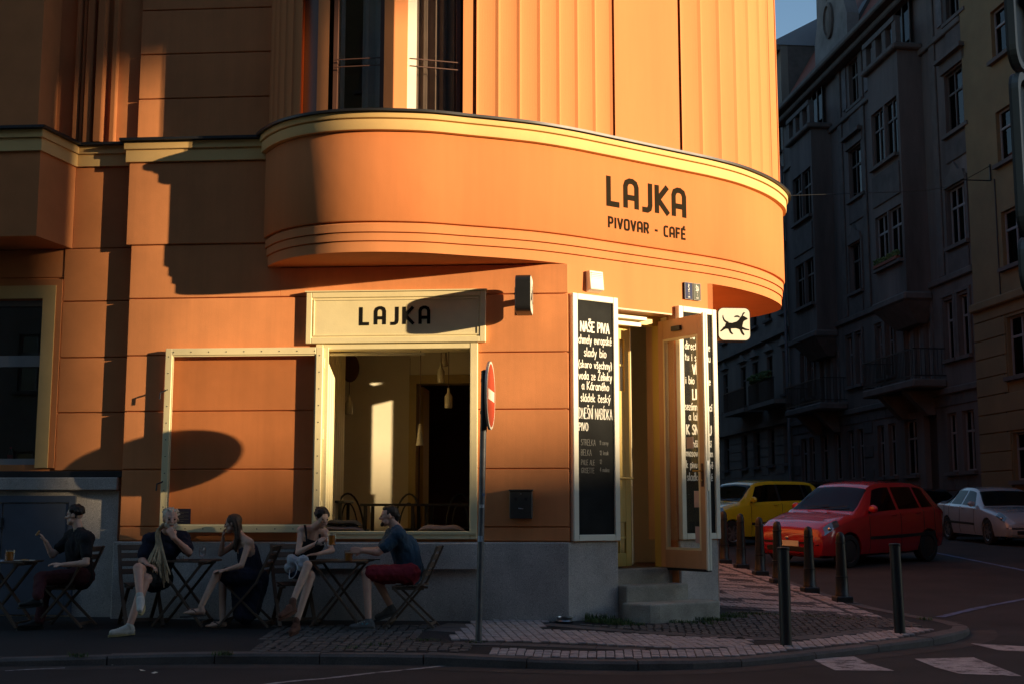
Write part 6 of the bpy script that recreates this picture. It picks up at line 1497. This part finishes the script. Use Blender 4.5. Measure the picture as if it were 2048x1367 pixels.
def carM(px, py, wx, s, w, ang):       # put the wheel (wx, side s) on the pixel
    p = onground(px, py, rz_); f = V((math.cos(ang), math.sin(ang), 0)); l = V((-f.y, f.x, 0)); c = p - f*wx - l*(s*w)
    zf, zr = rz_(c + f*1.3), rz_(c - f*1.3); zl, zr2 = rz_(c + l*.7), rz_(c - l*.7)
    pit = -math.atan2(zf-zr, 2.6); rol = math.atan2(zl-zr2, 1.4)
    return T(c.x, c.y, (zf+zr)/2) @ RZ(ang) @ Matrix.Rotation(pit, 4, 'Y') @ Matrix.Rotation(rol, 4, 'X')
A_RED = math.atan2(-.62, -.78)
car('red five door hatchback parked at an angle behind the bollards', paint('red_car_paint', (.36,.008,.014)), HATCH, (1.22,-1.27), .30, carM(1694, 1134, 1.22*1.06, 1, .75*1.06, A_RED) @ Matrix.Scale(1.06, 4), GH_H, '4B8', True)
A_YEL = math.atan2(-.50, -.87)
car('yellow tall hatchback parked beyond the red car', paint('yellow_car_paint', (.56,.47,.012)), TALL, (1.25,-1.28), .31, carM(1463, 1091, 1.25, 1, .76, A_YEL), GH_T, None, False, True)
A_WH = math.atan2(-.999, .03)
Mw_ = carM(1980, 1088, 1.35, -1, .82, A_WH)
car('white saloon parked in front of the far houses', paint('white_car_paint', (.31,.345,.40)), SEDAN, (1.38,-1.33), .32, Mw_, GH_S)
c = Mw_ @ V((-6.3, .35, 0)); car('dark saloon parked behind the white saloon', paint('dark_car_paint', (.018,.02,.026)), SEDAN, (1.38,-1.33), .32, T(c.x, c.y, rz_(c)) @ RZ(A_WH), GH_S)
c = onground(1600, 1075, rz_); car('black estate with its roof showing over the yellow car', paint('black_car_paint', (.012,.012,.014)), TALL, (1.25,-1.28), .31, T(c.x, c.y, rz_(c)) @ RZ(A_YEL), GH_T)
# ---------------------------------------------------------------- houses across the side street
RBo = V((14.3 - .0936*(56.2-38), 56.2, 0))
RB = T(RBo) @ RZ(math.atan2(-.9956, .0932))        # x towards the camera, y into the houses
def rbx(px, py=900): return onframe(px, py, RB)[0]
def rbz(px, py): return onframe(px, py, RB)[1]
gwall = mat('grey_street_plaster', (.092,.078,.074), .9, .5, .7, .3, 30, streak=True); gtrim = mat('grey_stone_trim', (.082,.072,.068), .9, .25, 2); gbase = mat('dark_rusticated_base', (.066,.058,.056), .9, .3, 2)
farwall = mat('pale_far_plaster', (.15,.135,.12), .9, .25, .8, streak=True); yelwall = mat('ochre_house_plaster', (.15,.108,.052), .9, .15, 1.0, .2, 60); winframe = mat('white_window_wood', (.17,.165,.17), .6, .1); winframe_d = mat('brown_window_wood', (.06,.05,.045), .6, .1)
farglass = glass_mat('far_window_glass', (.10,.11,.12), .03, 0, .3); roofred = mat('red_roof_tile', (.12,.03,.02), .85, .3, 6, .4, 40); shutter = mat('pale_curtain', (.20,.195,.21), .9, .08, 4)
def window(B, M, x0, x1, z0, z1, y=.0, fm=winframe_d, mull=1, trans=.66, sill=True, curt=None, sw=.12):
    w = MB(M).box(x0, x1, y+.16, y+.17, z0, z1).build('window', farglass, B)
    f = MB(M); t = .06
    f.box(x0, x0+t, y+.12, y+.158, z0, z1); f.box(x1-t, x1, y+.12, y+.158, z0, z1); f.box(x0+t, x1-t, y+.12, y+.158, z0, z0+t); f.box(x0+t, x1-t, y+.12, y+.158, z1-t, z1)
    for k in range(mull): xm = x0 + (x1-x0)*(k+1)/(mull+1); f.box(xm-.03, xm+.03, y+.118, y+.157, z0+t, z1-t)
    zt_ = z0 + (z1-z0)*trans; f.box(x0+t, x1-t, y+.115, y+.156, zt_-.035, zt_+.035); f.build('frame', fm, w)
    if sill: MB(M).box(x0-sw, x1+sw, y-.14, y+.15, z0-.12, z0-.002).build('sill', gtrim, w)
    if curt: MB(M).box(x0+.08, x1-.08, y+.20, y+.22, z0+.1, z1-.05).build('curtain', curt, w)
    return w
GB = thing('town_house', 'tall grey house with oriels, iron balconies and an ornate gable', 'house', RBo); glen = 18.3
def rect(pxa, pxb, pya, pyb): x0, x1 = sorted((rbx(pxa, (pya+pyb)/2), rbx(pxb, (pya+pyb)/2))); m = (pxa+pxb)/2; return x0, x1, rbz(m, pyb), rbz(m, pya)
ref = {}
for nm, px, a, b in (('g', 1939, 818, 940), ('1', 1932, 586, 709), ('2', 1917, 369, 487), ('3', 1915, 133, 258)): ref[nm] = (rbz(px, b), rbz(px, a))
ref['4'] = (ref['3'][0] + (ref['3'][0]-ref['2'][0]), ref['3'][1] + (ref['3'][1]-ref['2'][1]) - .3)
holes = []; wins = []
def addw(pxs, fl, **k):
    for a, b in pxs:
        zc = {'g': 900, '1': 700, '2': 480, '3': 250, '4': 150}[fl]; x0, x1 = rbx(a, zc), rbx(b, zc); z0, z1 = ref[fl]
        if k.get('door'): z0 -= .75
        holes.append((x0, x1, z0, z1)); wins.append((x0, x1, z0, z1, fl, k))
addw([(1602,1615),(1619,1630),(1696,1709),(1715,1728),(1756,1770),(1778,1793),(1897,1916),(1927,1951)], 'g')
addw([(1642,1657),(1669,1684),(1811,1835)], 'g', arch=True)
addw([(1602,1610),(1616,1627),(1694,1707),(1713,1725),(1754,1767),(1774,1789),(1892,1912),(1922,1943)], '1'); addw([(1641,1649),(1654,1662),(1667,1676),(1812,1824),(1832,1844),(1852,1865)], '1', door=True)
addw([(1604,1622),(1699,1722),(1757,1785),(1898,1937)], '2'); addw([(1601,1622),(1694,1725),(1753,1788),(1892,1938)], '3'); addw([(1603,1625),(1697,1724),(1758,1789),(1898,1938)], '4')
zcor = ref['4'][1] + .55
door = (rbx(1850,900), rbx(1876,900), .6, ref['g'][1] + .1); holes.append(door)
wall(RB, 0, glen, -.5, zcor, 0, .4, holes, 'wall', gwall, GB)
MB(RB).box(0, glen, .4, 12, -.5, zcor).build('house_block', gbase, GB)
for x0, x1, z0, z1, fl, k in wins:
    shuttered = fl == '2' and x1 > 12  # second floor windows with white shutters
    window(GB, RB, x0, x1, z0, z1, 0, winframe if fl in 'g1' or shuttered else winframe_d, 2 if x1-x0 > 1.35 else 1, curt=shutter if shuttered or (int(x0*7.3 + ord(fl)*3) % 5 == 0) else None, sill=not k.get('door'))
    if fl in '234': MB(RB).box(x0-.05, x1+.05, -.05, -.001, z0-.95, z0-.2).build('relief_panel', gbase, GB, bevel=.03)
    if fl in '12': MB(RB).box(x0-.16, x0-.02, -.06, -.001, z0, z1+.1).box(x1+.02, x1+.16, -.06, -.001, z0, z1+.1).box(x0-.16, x1+.16, -.07, -.001, z1+.101, z1+.2).build('window_surround', gtrim, GB)
    if fl in '34': MB(RB).box(x0-.15, x1+.15, -.28, .0, z1+.42, z1+.55).box(x0-.1, x1+.1, -.10, .0, z1+.05, z1+.42).build('window_hood', gtrim, GB)
    elif fl == '2':
        xm = (x0+x1)/2; hw = (x1-x0)/2 + .12; pts = [(-hw,0),(-hw*.8,.35),(-hw*.4,.42),(0,.75),(hw*.4,.42),(hw*.8,.35),(hw,0)]
        MB(RB @ T(xm, 0, z1+.05) @ Matrix.Rotation(math.pi/2, 4, 'X')).prism(pts, 0, .09).build('window_hood', gtrim, GB)
    if fl == '4':
        for e in (-1, 1):
            xm = x0-.45 if e < 0 else x1+.45; MB(RB).box(xm-.2, xm+.2, -.05, 0, z0+.1, z1).build('wall_panel', mat('pale_sgraffito', (.095,.09,.095), .9, .35, 3), GB)
MB(RB).box(door[0], door[1], .2, .26, .4, door[3]).build('front_door', mat('dark_oak_door', (.04,.025,.02), .6), GB)
zb1 = rbz(1967, 765.5); zb2 = rbz(1964, 529); zb4 = rbz(1962, 2)
for z in (zb1, zb2, zb4): MB(RB).box(.05, glen-.05, -.12, -.001, z-.12, z+.10).build('string_course', gtrim, GB, bevel=.03)
for pxl in (1590, 1690, 1736, 1884, 1958):
    xl = rbx(pxl, 500)
    if .1 < xl < glen-.5: MB(RB).box(xl-.2, xl+.2, -.07, -.001, zb2+.12, zcor-.5).build('pilaster_strip', gtrim, GB, bevel=.02)
# rusticated base, blocks one by one along the courses
k = 0; z = 1.0
while z < zb1 - .2:
    x = .1 + (k % 2)*.45
    while x < glen - .9:
        if not any(h[0]-.05 < x+.88 and h[1]+.05 > x and h[2]-.14 < z+.43 and h[3]+.03 > z for h in holes): MB(RB).box(x, x+.88, -.035, -.001, z, z+.43).build('rustic_block', gbase, GB, bevel=.012)
        x += .90
    z += .45; k += 1
MB(RB).box(-.1, glen+.05, -.75, .0, zcor-.25, zcor).box(-.1, glen+.05, -.45, .0, zcor-.5, zcor-.252).build('cornice', gtrim, GB, bevel=.05)
rf = MB(RB); rf.add([(0,-.3,zcor+.005),(glen,-.3,zcor+.005),(glen,3,zcor+5.6),(0,3,zcor+5.6),(0,9,zcor+5.6),(glen,9,zcor+5.6),(0,12,zcor+.005),(glen,12,zcor+.005)], [(0,1,2,3),(3,2,5,4),(4,5,7,6),(0,3,4,6),(1,7,5,2)]); roof_ = rf.build('roof', roofred, GB)
sk = MB(RB @ T(8.2, .75, zcor+1.8) @ Matrix.Rotation(math.atan2(5.6,3.3), 4, 'X')); sk.box(-.5,.5,-.6,.6,-.05,.12); sk.build('skylight', blackp, roof_)
# ornate gable over the left oriel
gx = rbx(1650, 100); gp_ = [(-1.9,0),(-1.9,1.8),(-1.55,2.6),(-1.5,4.2),(-1.0,5.2),(-.7,6.4),(0,7.0),(.7,6.4),(1.0,5.2),(1.5,4.2),(1.55,2.6),(1.9,1.8),(1.9,0)]
gab = MB(RB @ T(gx+1.0, -.12, zcor-.3) @ Matrix.Rotation(math.pi/2, 4, 'X')).prism(gp_, -.5, 0).build('gable', mat('pale_gable_plaster', (.12,.115,.118), .9, .3, 1.2), GB)
MB(RB @ T(gx+1.0, -.14, zcor+1.9) @ Matrix.Rotation(math.pi/2, 4, 'X') @ Matrix.Diagonal((.75,1.25,1,1))).lathe([(.62,0),(.62,.08),(.5,.14),(.48,.06),(.1,.10)], 24).build('oval_ornament', gtrim, gab, smooth=True)
for z0, z1, hw in ((1.6,2.5,.35),(4.2,5.2,.12)): MB(RB @ T(gx+1.0, -.13, zcor-.3)).box(-hw, hw, -.02, .005, z0+1.6, z1+1.6).build('gable_slot', blackp, gab)
# oriels with balustraded balconies on top
for pa, pb in ((1623, 1668), (1792, 1857)):
    x0, x1 = rbx(pa, 450), rbx(pb, 450); z0 = zb2 - .2; z1 = zb4 + .1; d = .85
    hs = []
    for fl, m in (('2',2), ('3',2)):
        za, zb_ = ref[fl]; w2 = (x1-x0-.5)/2
        hs += [(x0+.2, x0+.2+w2, za, zb_), (x0+.3+w2, x0+.3+2*w2, za, zb_)]
    Mo = RB @ T(0, -d, 0)
    wall(Mo, x0, x1, z0, z1, 0, .2, hs, 'oriel', gwall, GB)
    sd = MB(Mo); sd.box(x0, x0+.2, .2, d, z0, z1); sd.box(x1-.2, x1, .2, d, z0, z1); sd.box(x0, x1, 0, d, z0-.01, z0-.001); sd.build('oriel', gwall, GB)
    for i, h in enumerate(hs):
        window(GB, Mo, h[0], h[1], h[2], h[3], -.02, winframe if i < 2 and pa > 1700 else winframe_d, 1, curt=shutter if i < 2 and pa > 1700 else None, sw=.03)
    MB(Mo).box(x0+.15, x1-.15, -.05, -.001, ref['2'][1]+.35, ref['3'][0]-.3).build('relief_panel', gbase, GB, bevel=.02)
    MB(Mo).box(x0-.12, x1+.12, -.15, d, z0-.3, z0-.012).build('corbel', gtrim, GB, bevel=.06); MB(Mo).loft([[(x0-.05,-.08,z0-.31),(x1+.05,-.08,z0-.31),(x1+.05,d,z0-.31),(x0-.05,d,z0-.31)],[(x0+.4,.5,z0-1.0),(x1-.4,.5,z0-1.0),(x1-.4,d,z0-1.0),(x0+.4,d,z0-1.0)]]).build('corbel', gtrim, GB)
    MB(Mo).box(x0-.18, x1+.18, -.2, d, z1, z1+.22).build('balcony_cornice', gtrim, GB, bevel=.05); MB(Mo).box(x0-.1, x1+.1, -.12, .12, z1+1.0, z1+1.18).build('parapet_rail', gtrim, GB)
    for k in range(4):
        xx = x0 + (x1-x0)*k/3; MB(Mo).box(xx-.16, xx+.16, -.08, .1, z1+.221, z1+.999).build('parapet_post', gtrim, GB)
    # door to the balcony
    window(GB, RB, x0+.4, x1-.4, z1+.25, z1+2.9, -.30, winframe_d, 2, sill=False)
    # iron balcony on the first floor
    zbk = rbz(1815, 775); xb0, xb1 = x0-.9, x1+.9
    MB(RB).box(xb0, xb1, -1.15, -.0, zbk-.28, zbk).build('balcony_slab', gtrim, GB, bevel=.05)
    for xx in (x0+.1, x1-.5): MB(RB).loft([[(xx,-1.0,zbk-.3),(xx+.4,-1.0,zbk-.3),(xx+.4,0,zbk-.3),(xx,0,zbk-.3)],[(xx,-.25,zbk-1.1),(xx+.4,-.25,zbk-1.1),(xx+.4,0,zbk-1.1),(xx,0,zbk-1.1)]]).build('balcony_bracket', gtrim, GB)
    rl = MB(RB)
    for z in (.08, .95): rl.box(xb0+.02, xb1-.02, -1.12, -1.08, zbk+z, zbk+z+.04); rl.box(xb0+.02, xb0+.05, -1.08, -.02, zbk+z, zbk+z+.04); rl.box(xb1-.05, xb1-.02, -1.08, -.02, zbk+z, zbk+z+.04)
    x = xb0+.05
    while x < xb1-.05: rl.box(x, x+.018, -1.11, -1.092, zbk+.1, zbk+.96); x += .12
    for xx in (xb0+.025, xb1-.045):
        y = -1.0
        while y < -.1: rl.box(xx, xx+.018, y, y+.018, zbk+.1, zbk+.96); y += .14
    rl.build('balcony_railing', blackp, GB)
    if pa > 1700:
        fl = MB(RB)
        for k in range(220): fl.ball((x0 + .3 + (x1-x0-.6)*random.random(), -d-.12+random.uniform(-.06,.06), ref['2'][0]+.08+random.random()*.22), .035, n=5)
        po_ = tag(fl.build('balcony_plants', grass_m), 'green pot plants on the oriel window ledge of the grey house', 'plant')
        fl = MB(RB); fl.box(x0+.35, x1-.35, -d-.2, -d-.02, ref['2'][0]-.0, ref['2'][0]+.10); fl.build('planter', mat('terracotta', (.16,.05,.03), .9), po_)
# drainpipe at the joint
MB(RB).tube([(-.12,-.12,.5),(-.12,-.12,zcor-2.6),(-.12,-.35,zcor-1.6),(-.3,-.5,zcor-1.3)], .075, 10).build('drainpipe', mat('zinc_pipe', (.14,.16,.19), .5, .1, metal=.4), GB, smooth=True)
# ---- pale house further down the street
FB = thing('town_house', 'pale plain house beyond the grey one, with flower boxes on its balconies', 'house', RB @ V((-.3,0,0)))
fh = rbz(1590, 52); hs = []; fw_ = []
for a, b in ((1448,1457),(1483,1494),(1507,1519),(1536,1548),(1568,1579)):
    x0, x1 = rbx(a, 900), rbx(b, 900)
    for z0, z1 in ((rbz(1573,925), rbz(1573,850)), (rbz(1573,785), rbz(1573,697)), (rbz(1573,620), rbz(1573,520)), (rbz(1573,440), rbz(1573,350)), (rbz(1573,290), rbz(1573,200))):
        hs.append((x0, x1, z0, z1))
ext = -26
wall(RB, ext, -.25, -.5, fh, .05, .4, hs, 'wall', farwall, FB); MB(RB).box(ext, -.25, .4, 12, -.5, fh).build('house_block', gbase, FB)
for h in hs:
    window(FB, RB, h[0], h[1], h[2], h[3], .05, winframe_d, 1)
    if h[2] > 6 and h[3] < 12: MB(RB).prism([(h[0]-.2, h[3]+.25), (h[1]+.2, h[3]+.25), ((h[0]+h[1])/2, h[3]+.65)], 0, .15, T(0, .05, 0) @ Matrix.Rotation(math.pi/2, 4, 'X')).build('pediment', farwall, FB)
for z in (rbz(1580,838), rbz(1580,655), rbz(1580,480), rbz(1580,325)): MB(RB).box(ext, -.26, -.15, .049, z-.12, z+.12).build('string_course', farwall, FB)
z = 1.2
while z < rbz(1580,838)-.3:
    MB(RB).box(ext, -.26, .02, .049, z, z+.40).build('plaster_course', farwall, FB) if not any(h[2]-.2 < z+.4 and h[3] > z for h in hs) else [MB(RB).box(a, b, .02, .049, z, z+.40).build('plaster_course', farwall, FB) for a, b in zip([hs[20][1]+.05] + [hs[k][1]+.05 for k in (15,10,5)][::-1][::-1] if False else [ext] + sorted(h[1]+.06 for h in hs[::5]), sorted(h[0]-.06 for h in hs[::5]) + [-.26]) if b-a > .1]
    z += .44
rf = MB(RB); rf.add([(ext,-.6,fh),(-.2,-.6,fh),(-.2,6,fh+3.6),(ext,6,fh+3.6),(ext,12,fh),(-.2,12,fh)], [(0,1,2,3),(3,2,5,4),(0,3,4),(1,5,2)]); rf.build('roof', mat('grey_sheet_roof', (.14,.16,.19), .5, .1, 1, metal=.3), FB)
MB(RB).box(ext, -.22, -.62, .04, fh-.25, fh-.005).build('eaves', gtrim, FB)
for a, b in ((1483,1520),(1536,1582)):
    x0, x1 = rbx(a, 790)-.3, rbx(b, 790)+.3; zk = rbz(1573, 800)
    MB(RB).box(x0, x1, -.9, .04, zk-.2, zk).build('balcony_slab', farwall, FB); rl = MB(RB); x = x0
    while x < x1: rl.box(x, x+.03, -.88, -.85, zk, zk+.95); x += .16
    rl.box(x0, x1, -.89, -.84, zk+.951, zk+1.0); rl.build('balcony_railing', blackp, FB)
x0, x1 = rbx(1536,790), rbx(1580,790); pl_ = MB(RB)
for k in range(260): pl_.ball((x0+(x1-x0)*random.random(), -.92+random.uniform(-.12,.12), rbz(1573,800)+1.0+.35*random.random()), .06, n=5)
tag(pl_.build('flower_box', grass_m), 'leafy flower box along the balcony rail of the pale house', 'plant')
# ---- ochre house nearer on the right
YB = thing('town_house', 'ochre house with banded ground floor beside the grey house', 'house', RB @ V((glen,0,0))); yh = 19.0; y1 = 36.0
hs = []
for k in range(6):
    xa = rbx(2022, 690) + 3.1*k
    for z0, z1 in ((rbz(2030,752), rbz(2030,632)), (rbz(2030,960), rbz(2030,865)), (rbz(2030,530), rbz(2030,415)), (rbz(2030,315), rbz(2030,205)), (rbz(2030,95), rbz(2030,-10))): hs.append((xa, xa+1.35, z0, z1))
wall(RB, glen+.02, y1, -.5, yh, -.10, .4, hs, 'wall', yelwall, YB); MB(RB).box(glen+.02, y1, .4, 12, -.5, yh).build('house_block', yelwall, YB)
for h in hs: window(YB, RB, h[0], h[1], h[2], h[3], -.10, winframe, 1, curt=shutter)
zc = rbz(1975, 612)
z = 1.3
while z < zc - .3:
    xs = [glen+.02] + [v for h in sorted(hs)[::5] for v in (h[0]-.06, h[1]+.06)] + [y1]
    blocked = any(h[2]-.15 < z+.56 and h[3]+.05 > z for h in hs)
    for a, b in (zip(xs[0::2], xs[1::2]) if blocked else [(xs[0], xs[-1])]): MB(RB).box(a, b, -.14, -.101, z, z+.53).build('plaster_course', yelwall, YB, bevel=.012)
    z += .56
MB(RB).box(glen, y1, -.28, -.101, zc-.15, zc+.12).build('string_course', yelwall, YB, bevel=.04); MB(RB).box(glen, y1, -.7, .3, yh, yh+.4).build('cornice', yelwall, YB)
rf = MB(RB); rf.add([(glen,-.5,yh+.41),(y1,-.5,yh+.41),(y1,6,yh+4.5),(glen,6,yh+4.5),(glen,12,yh+.41),(y1,12,yh+.41)], [(0,1,2,3),(3,2,5,4),(0,3,4),(1,5,2)]); rf.build('roof', roofred, YB)
# tram wire with its wall bracket
a = V(RB @ V((rbx(1990,362), -.14, rbz(1990,362)))); b = ony(1566, 392, 22.0)
CB = thing('span_wire', 'thin span wire crossing the street from a wall bracket', 'cable', a)
MB().tube(spline([a + V((-.9,-.1,0)), a*.6 + b*.4 + V((0,0,-.12)), b], 6), .006, 6).build('wire', blackp, CB)
MB().bar(a, a + V((-.95,-.1,0)), .03, .03).bar(a + V((0,0,.0)), a + V((0,0,.5)), .04, .04).bar(a + V((0,0,.45)), a + V((-.8,-.08,.0)), .02, .02).build('bracket', blackp, CB)
MB().tube([V(RB @ V((rbx(1990,362)+.2, -.12, rbz(1990,362)))), V(RB @ V((rbx(1990,362)+.2, -.12, 3)))], .02, 6).build('conduit', blackp, CB)
# far side pavement in front of those houses
MB(RB).box(-26, 36, -2.4, -.0, -.6, .62).build('pavement', asphalt2, kind='structure') if False else None
# ---------------------------------------------------------------- houses behind the viewer and down the sunny street
def block_house(lab, M, w, d, h, m, cols, fls, roofh=3.5, shade_box=None):
    H = thing('town_house', lab, 'house', M @ V((0,0,0))); hs = []
    for i in range(cols):
        for j in range(fls):
            xc = w*(i+.5)/cols; z0 = 1.3 + j*(h-1)/fls; hs.append((xc-.6, xc+.6, z0, z0+1.9))
    wall(M, 0, w, -.5, h, 0, .3, hs, 'wall', m, H); MB(M).box(0, w, .3, d, -.5, h).build('house_block', m, H)
    for q in hs: window(H, M, *q, 0, winframe, 1)
    MB(M).box(-.1, w+.1, -.4, .0, h-.4, h).build('cornice', m, H)
    rf = MB(M); rf.add([(0,-.3,h+.01),(w,-.3,h+.01),(w,d/2,h+roofh),(0,d/2,h+roofh),(0,d,h+.01),(w,d,h+.01)], [(0,1,2,3),(3,2,5,4),(0,3,4),(1,5,2)]); rf.build('roof', roofred, H)
    if shade_box: MB(M).box(*shade_box).build('shade_bay', m, H)  # unseen projection added to fade the sun high on the orange facade
    return H
for k, (x0, wdt, hh, m) in enumerate([(-54,18,21,gwall),(-35.9,18,20.5,farwall),(-17.8,16,22,yelwall),(-1.7,18,20,gwall),(16.4,17,21.5,farwall)]):
    Mh = T(x0 + wdt, -6.0 - .075*(-x0), 0) @ RZ(math.pi + A_F)
    block_house(['grey house at the far end of the row across the road','pale house between grey and ochre ones across the road','ochre house in the row across the road','grey house beside the ochre one across the road','pale house at the sunny end of the row across the road'][k], Mh, wdt, 10, hh, m, 5, 5)
# more of the side street, closing it at its far end
block_house('pale house next to the orange corner house up the side street', RIG @ T(24.2, 0, 0), 20, 10, 18, farwall, 5, 4)
block_house('ochre house further up the side street beyond a pale one', RIG @ T(44.4, 0, 0), 26, 10, 19, yelwall, 6, 4)
block_house('grey house beyond the pale far house in the side street', RB @ T(-46.2, 0, 0), 20, 10, 20, gwall, 5, 4)
block_house('house closing the far end of the side street', RIG @ T(96, 14, 0) @ RZ(math.radians(-90)), 44, 10, 21, farwall, 10, 4)
sh = V((math.cos(SUN_AZ), math.sin(SUN_AZ), 0)); pr = V((sh.y, -sh.x, 0))      # pr: to the viewer's side of the sun's path
# the row that keeps the street in shade
SHADE_D, SHADE_H = 150.0, 22.4
base = V((0,15,0)) + sh*SHADE_D
Mh = T(base - pr*-45) @ RZ(SUN_AZ + math.pi/2)
H_ = block_house('long row of houses closing the street towards the low sun', T(base + pr*45) @ RZ(math.atan2(-pr.y, -pr.x)), 90, 10, SHADE_H, farwall, 12, 4, .05)
EDGE_D = 90.0
pe = FAC @ V((-5.35, 0, 0)) + sh*EDGE_D
block_house('tall corner house beside the path of the low sunlight', T(pe + pr*26) @ RZ(math.atan2(-pr.y, -pr.x)), 26, 10, 34, yelwall, 6, 7, 3, (25.9, 26.75, 1, 9, 19.7, 33.5))
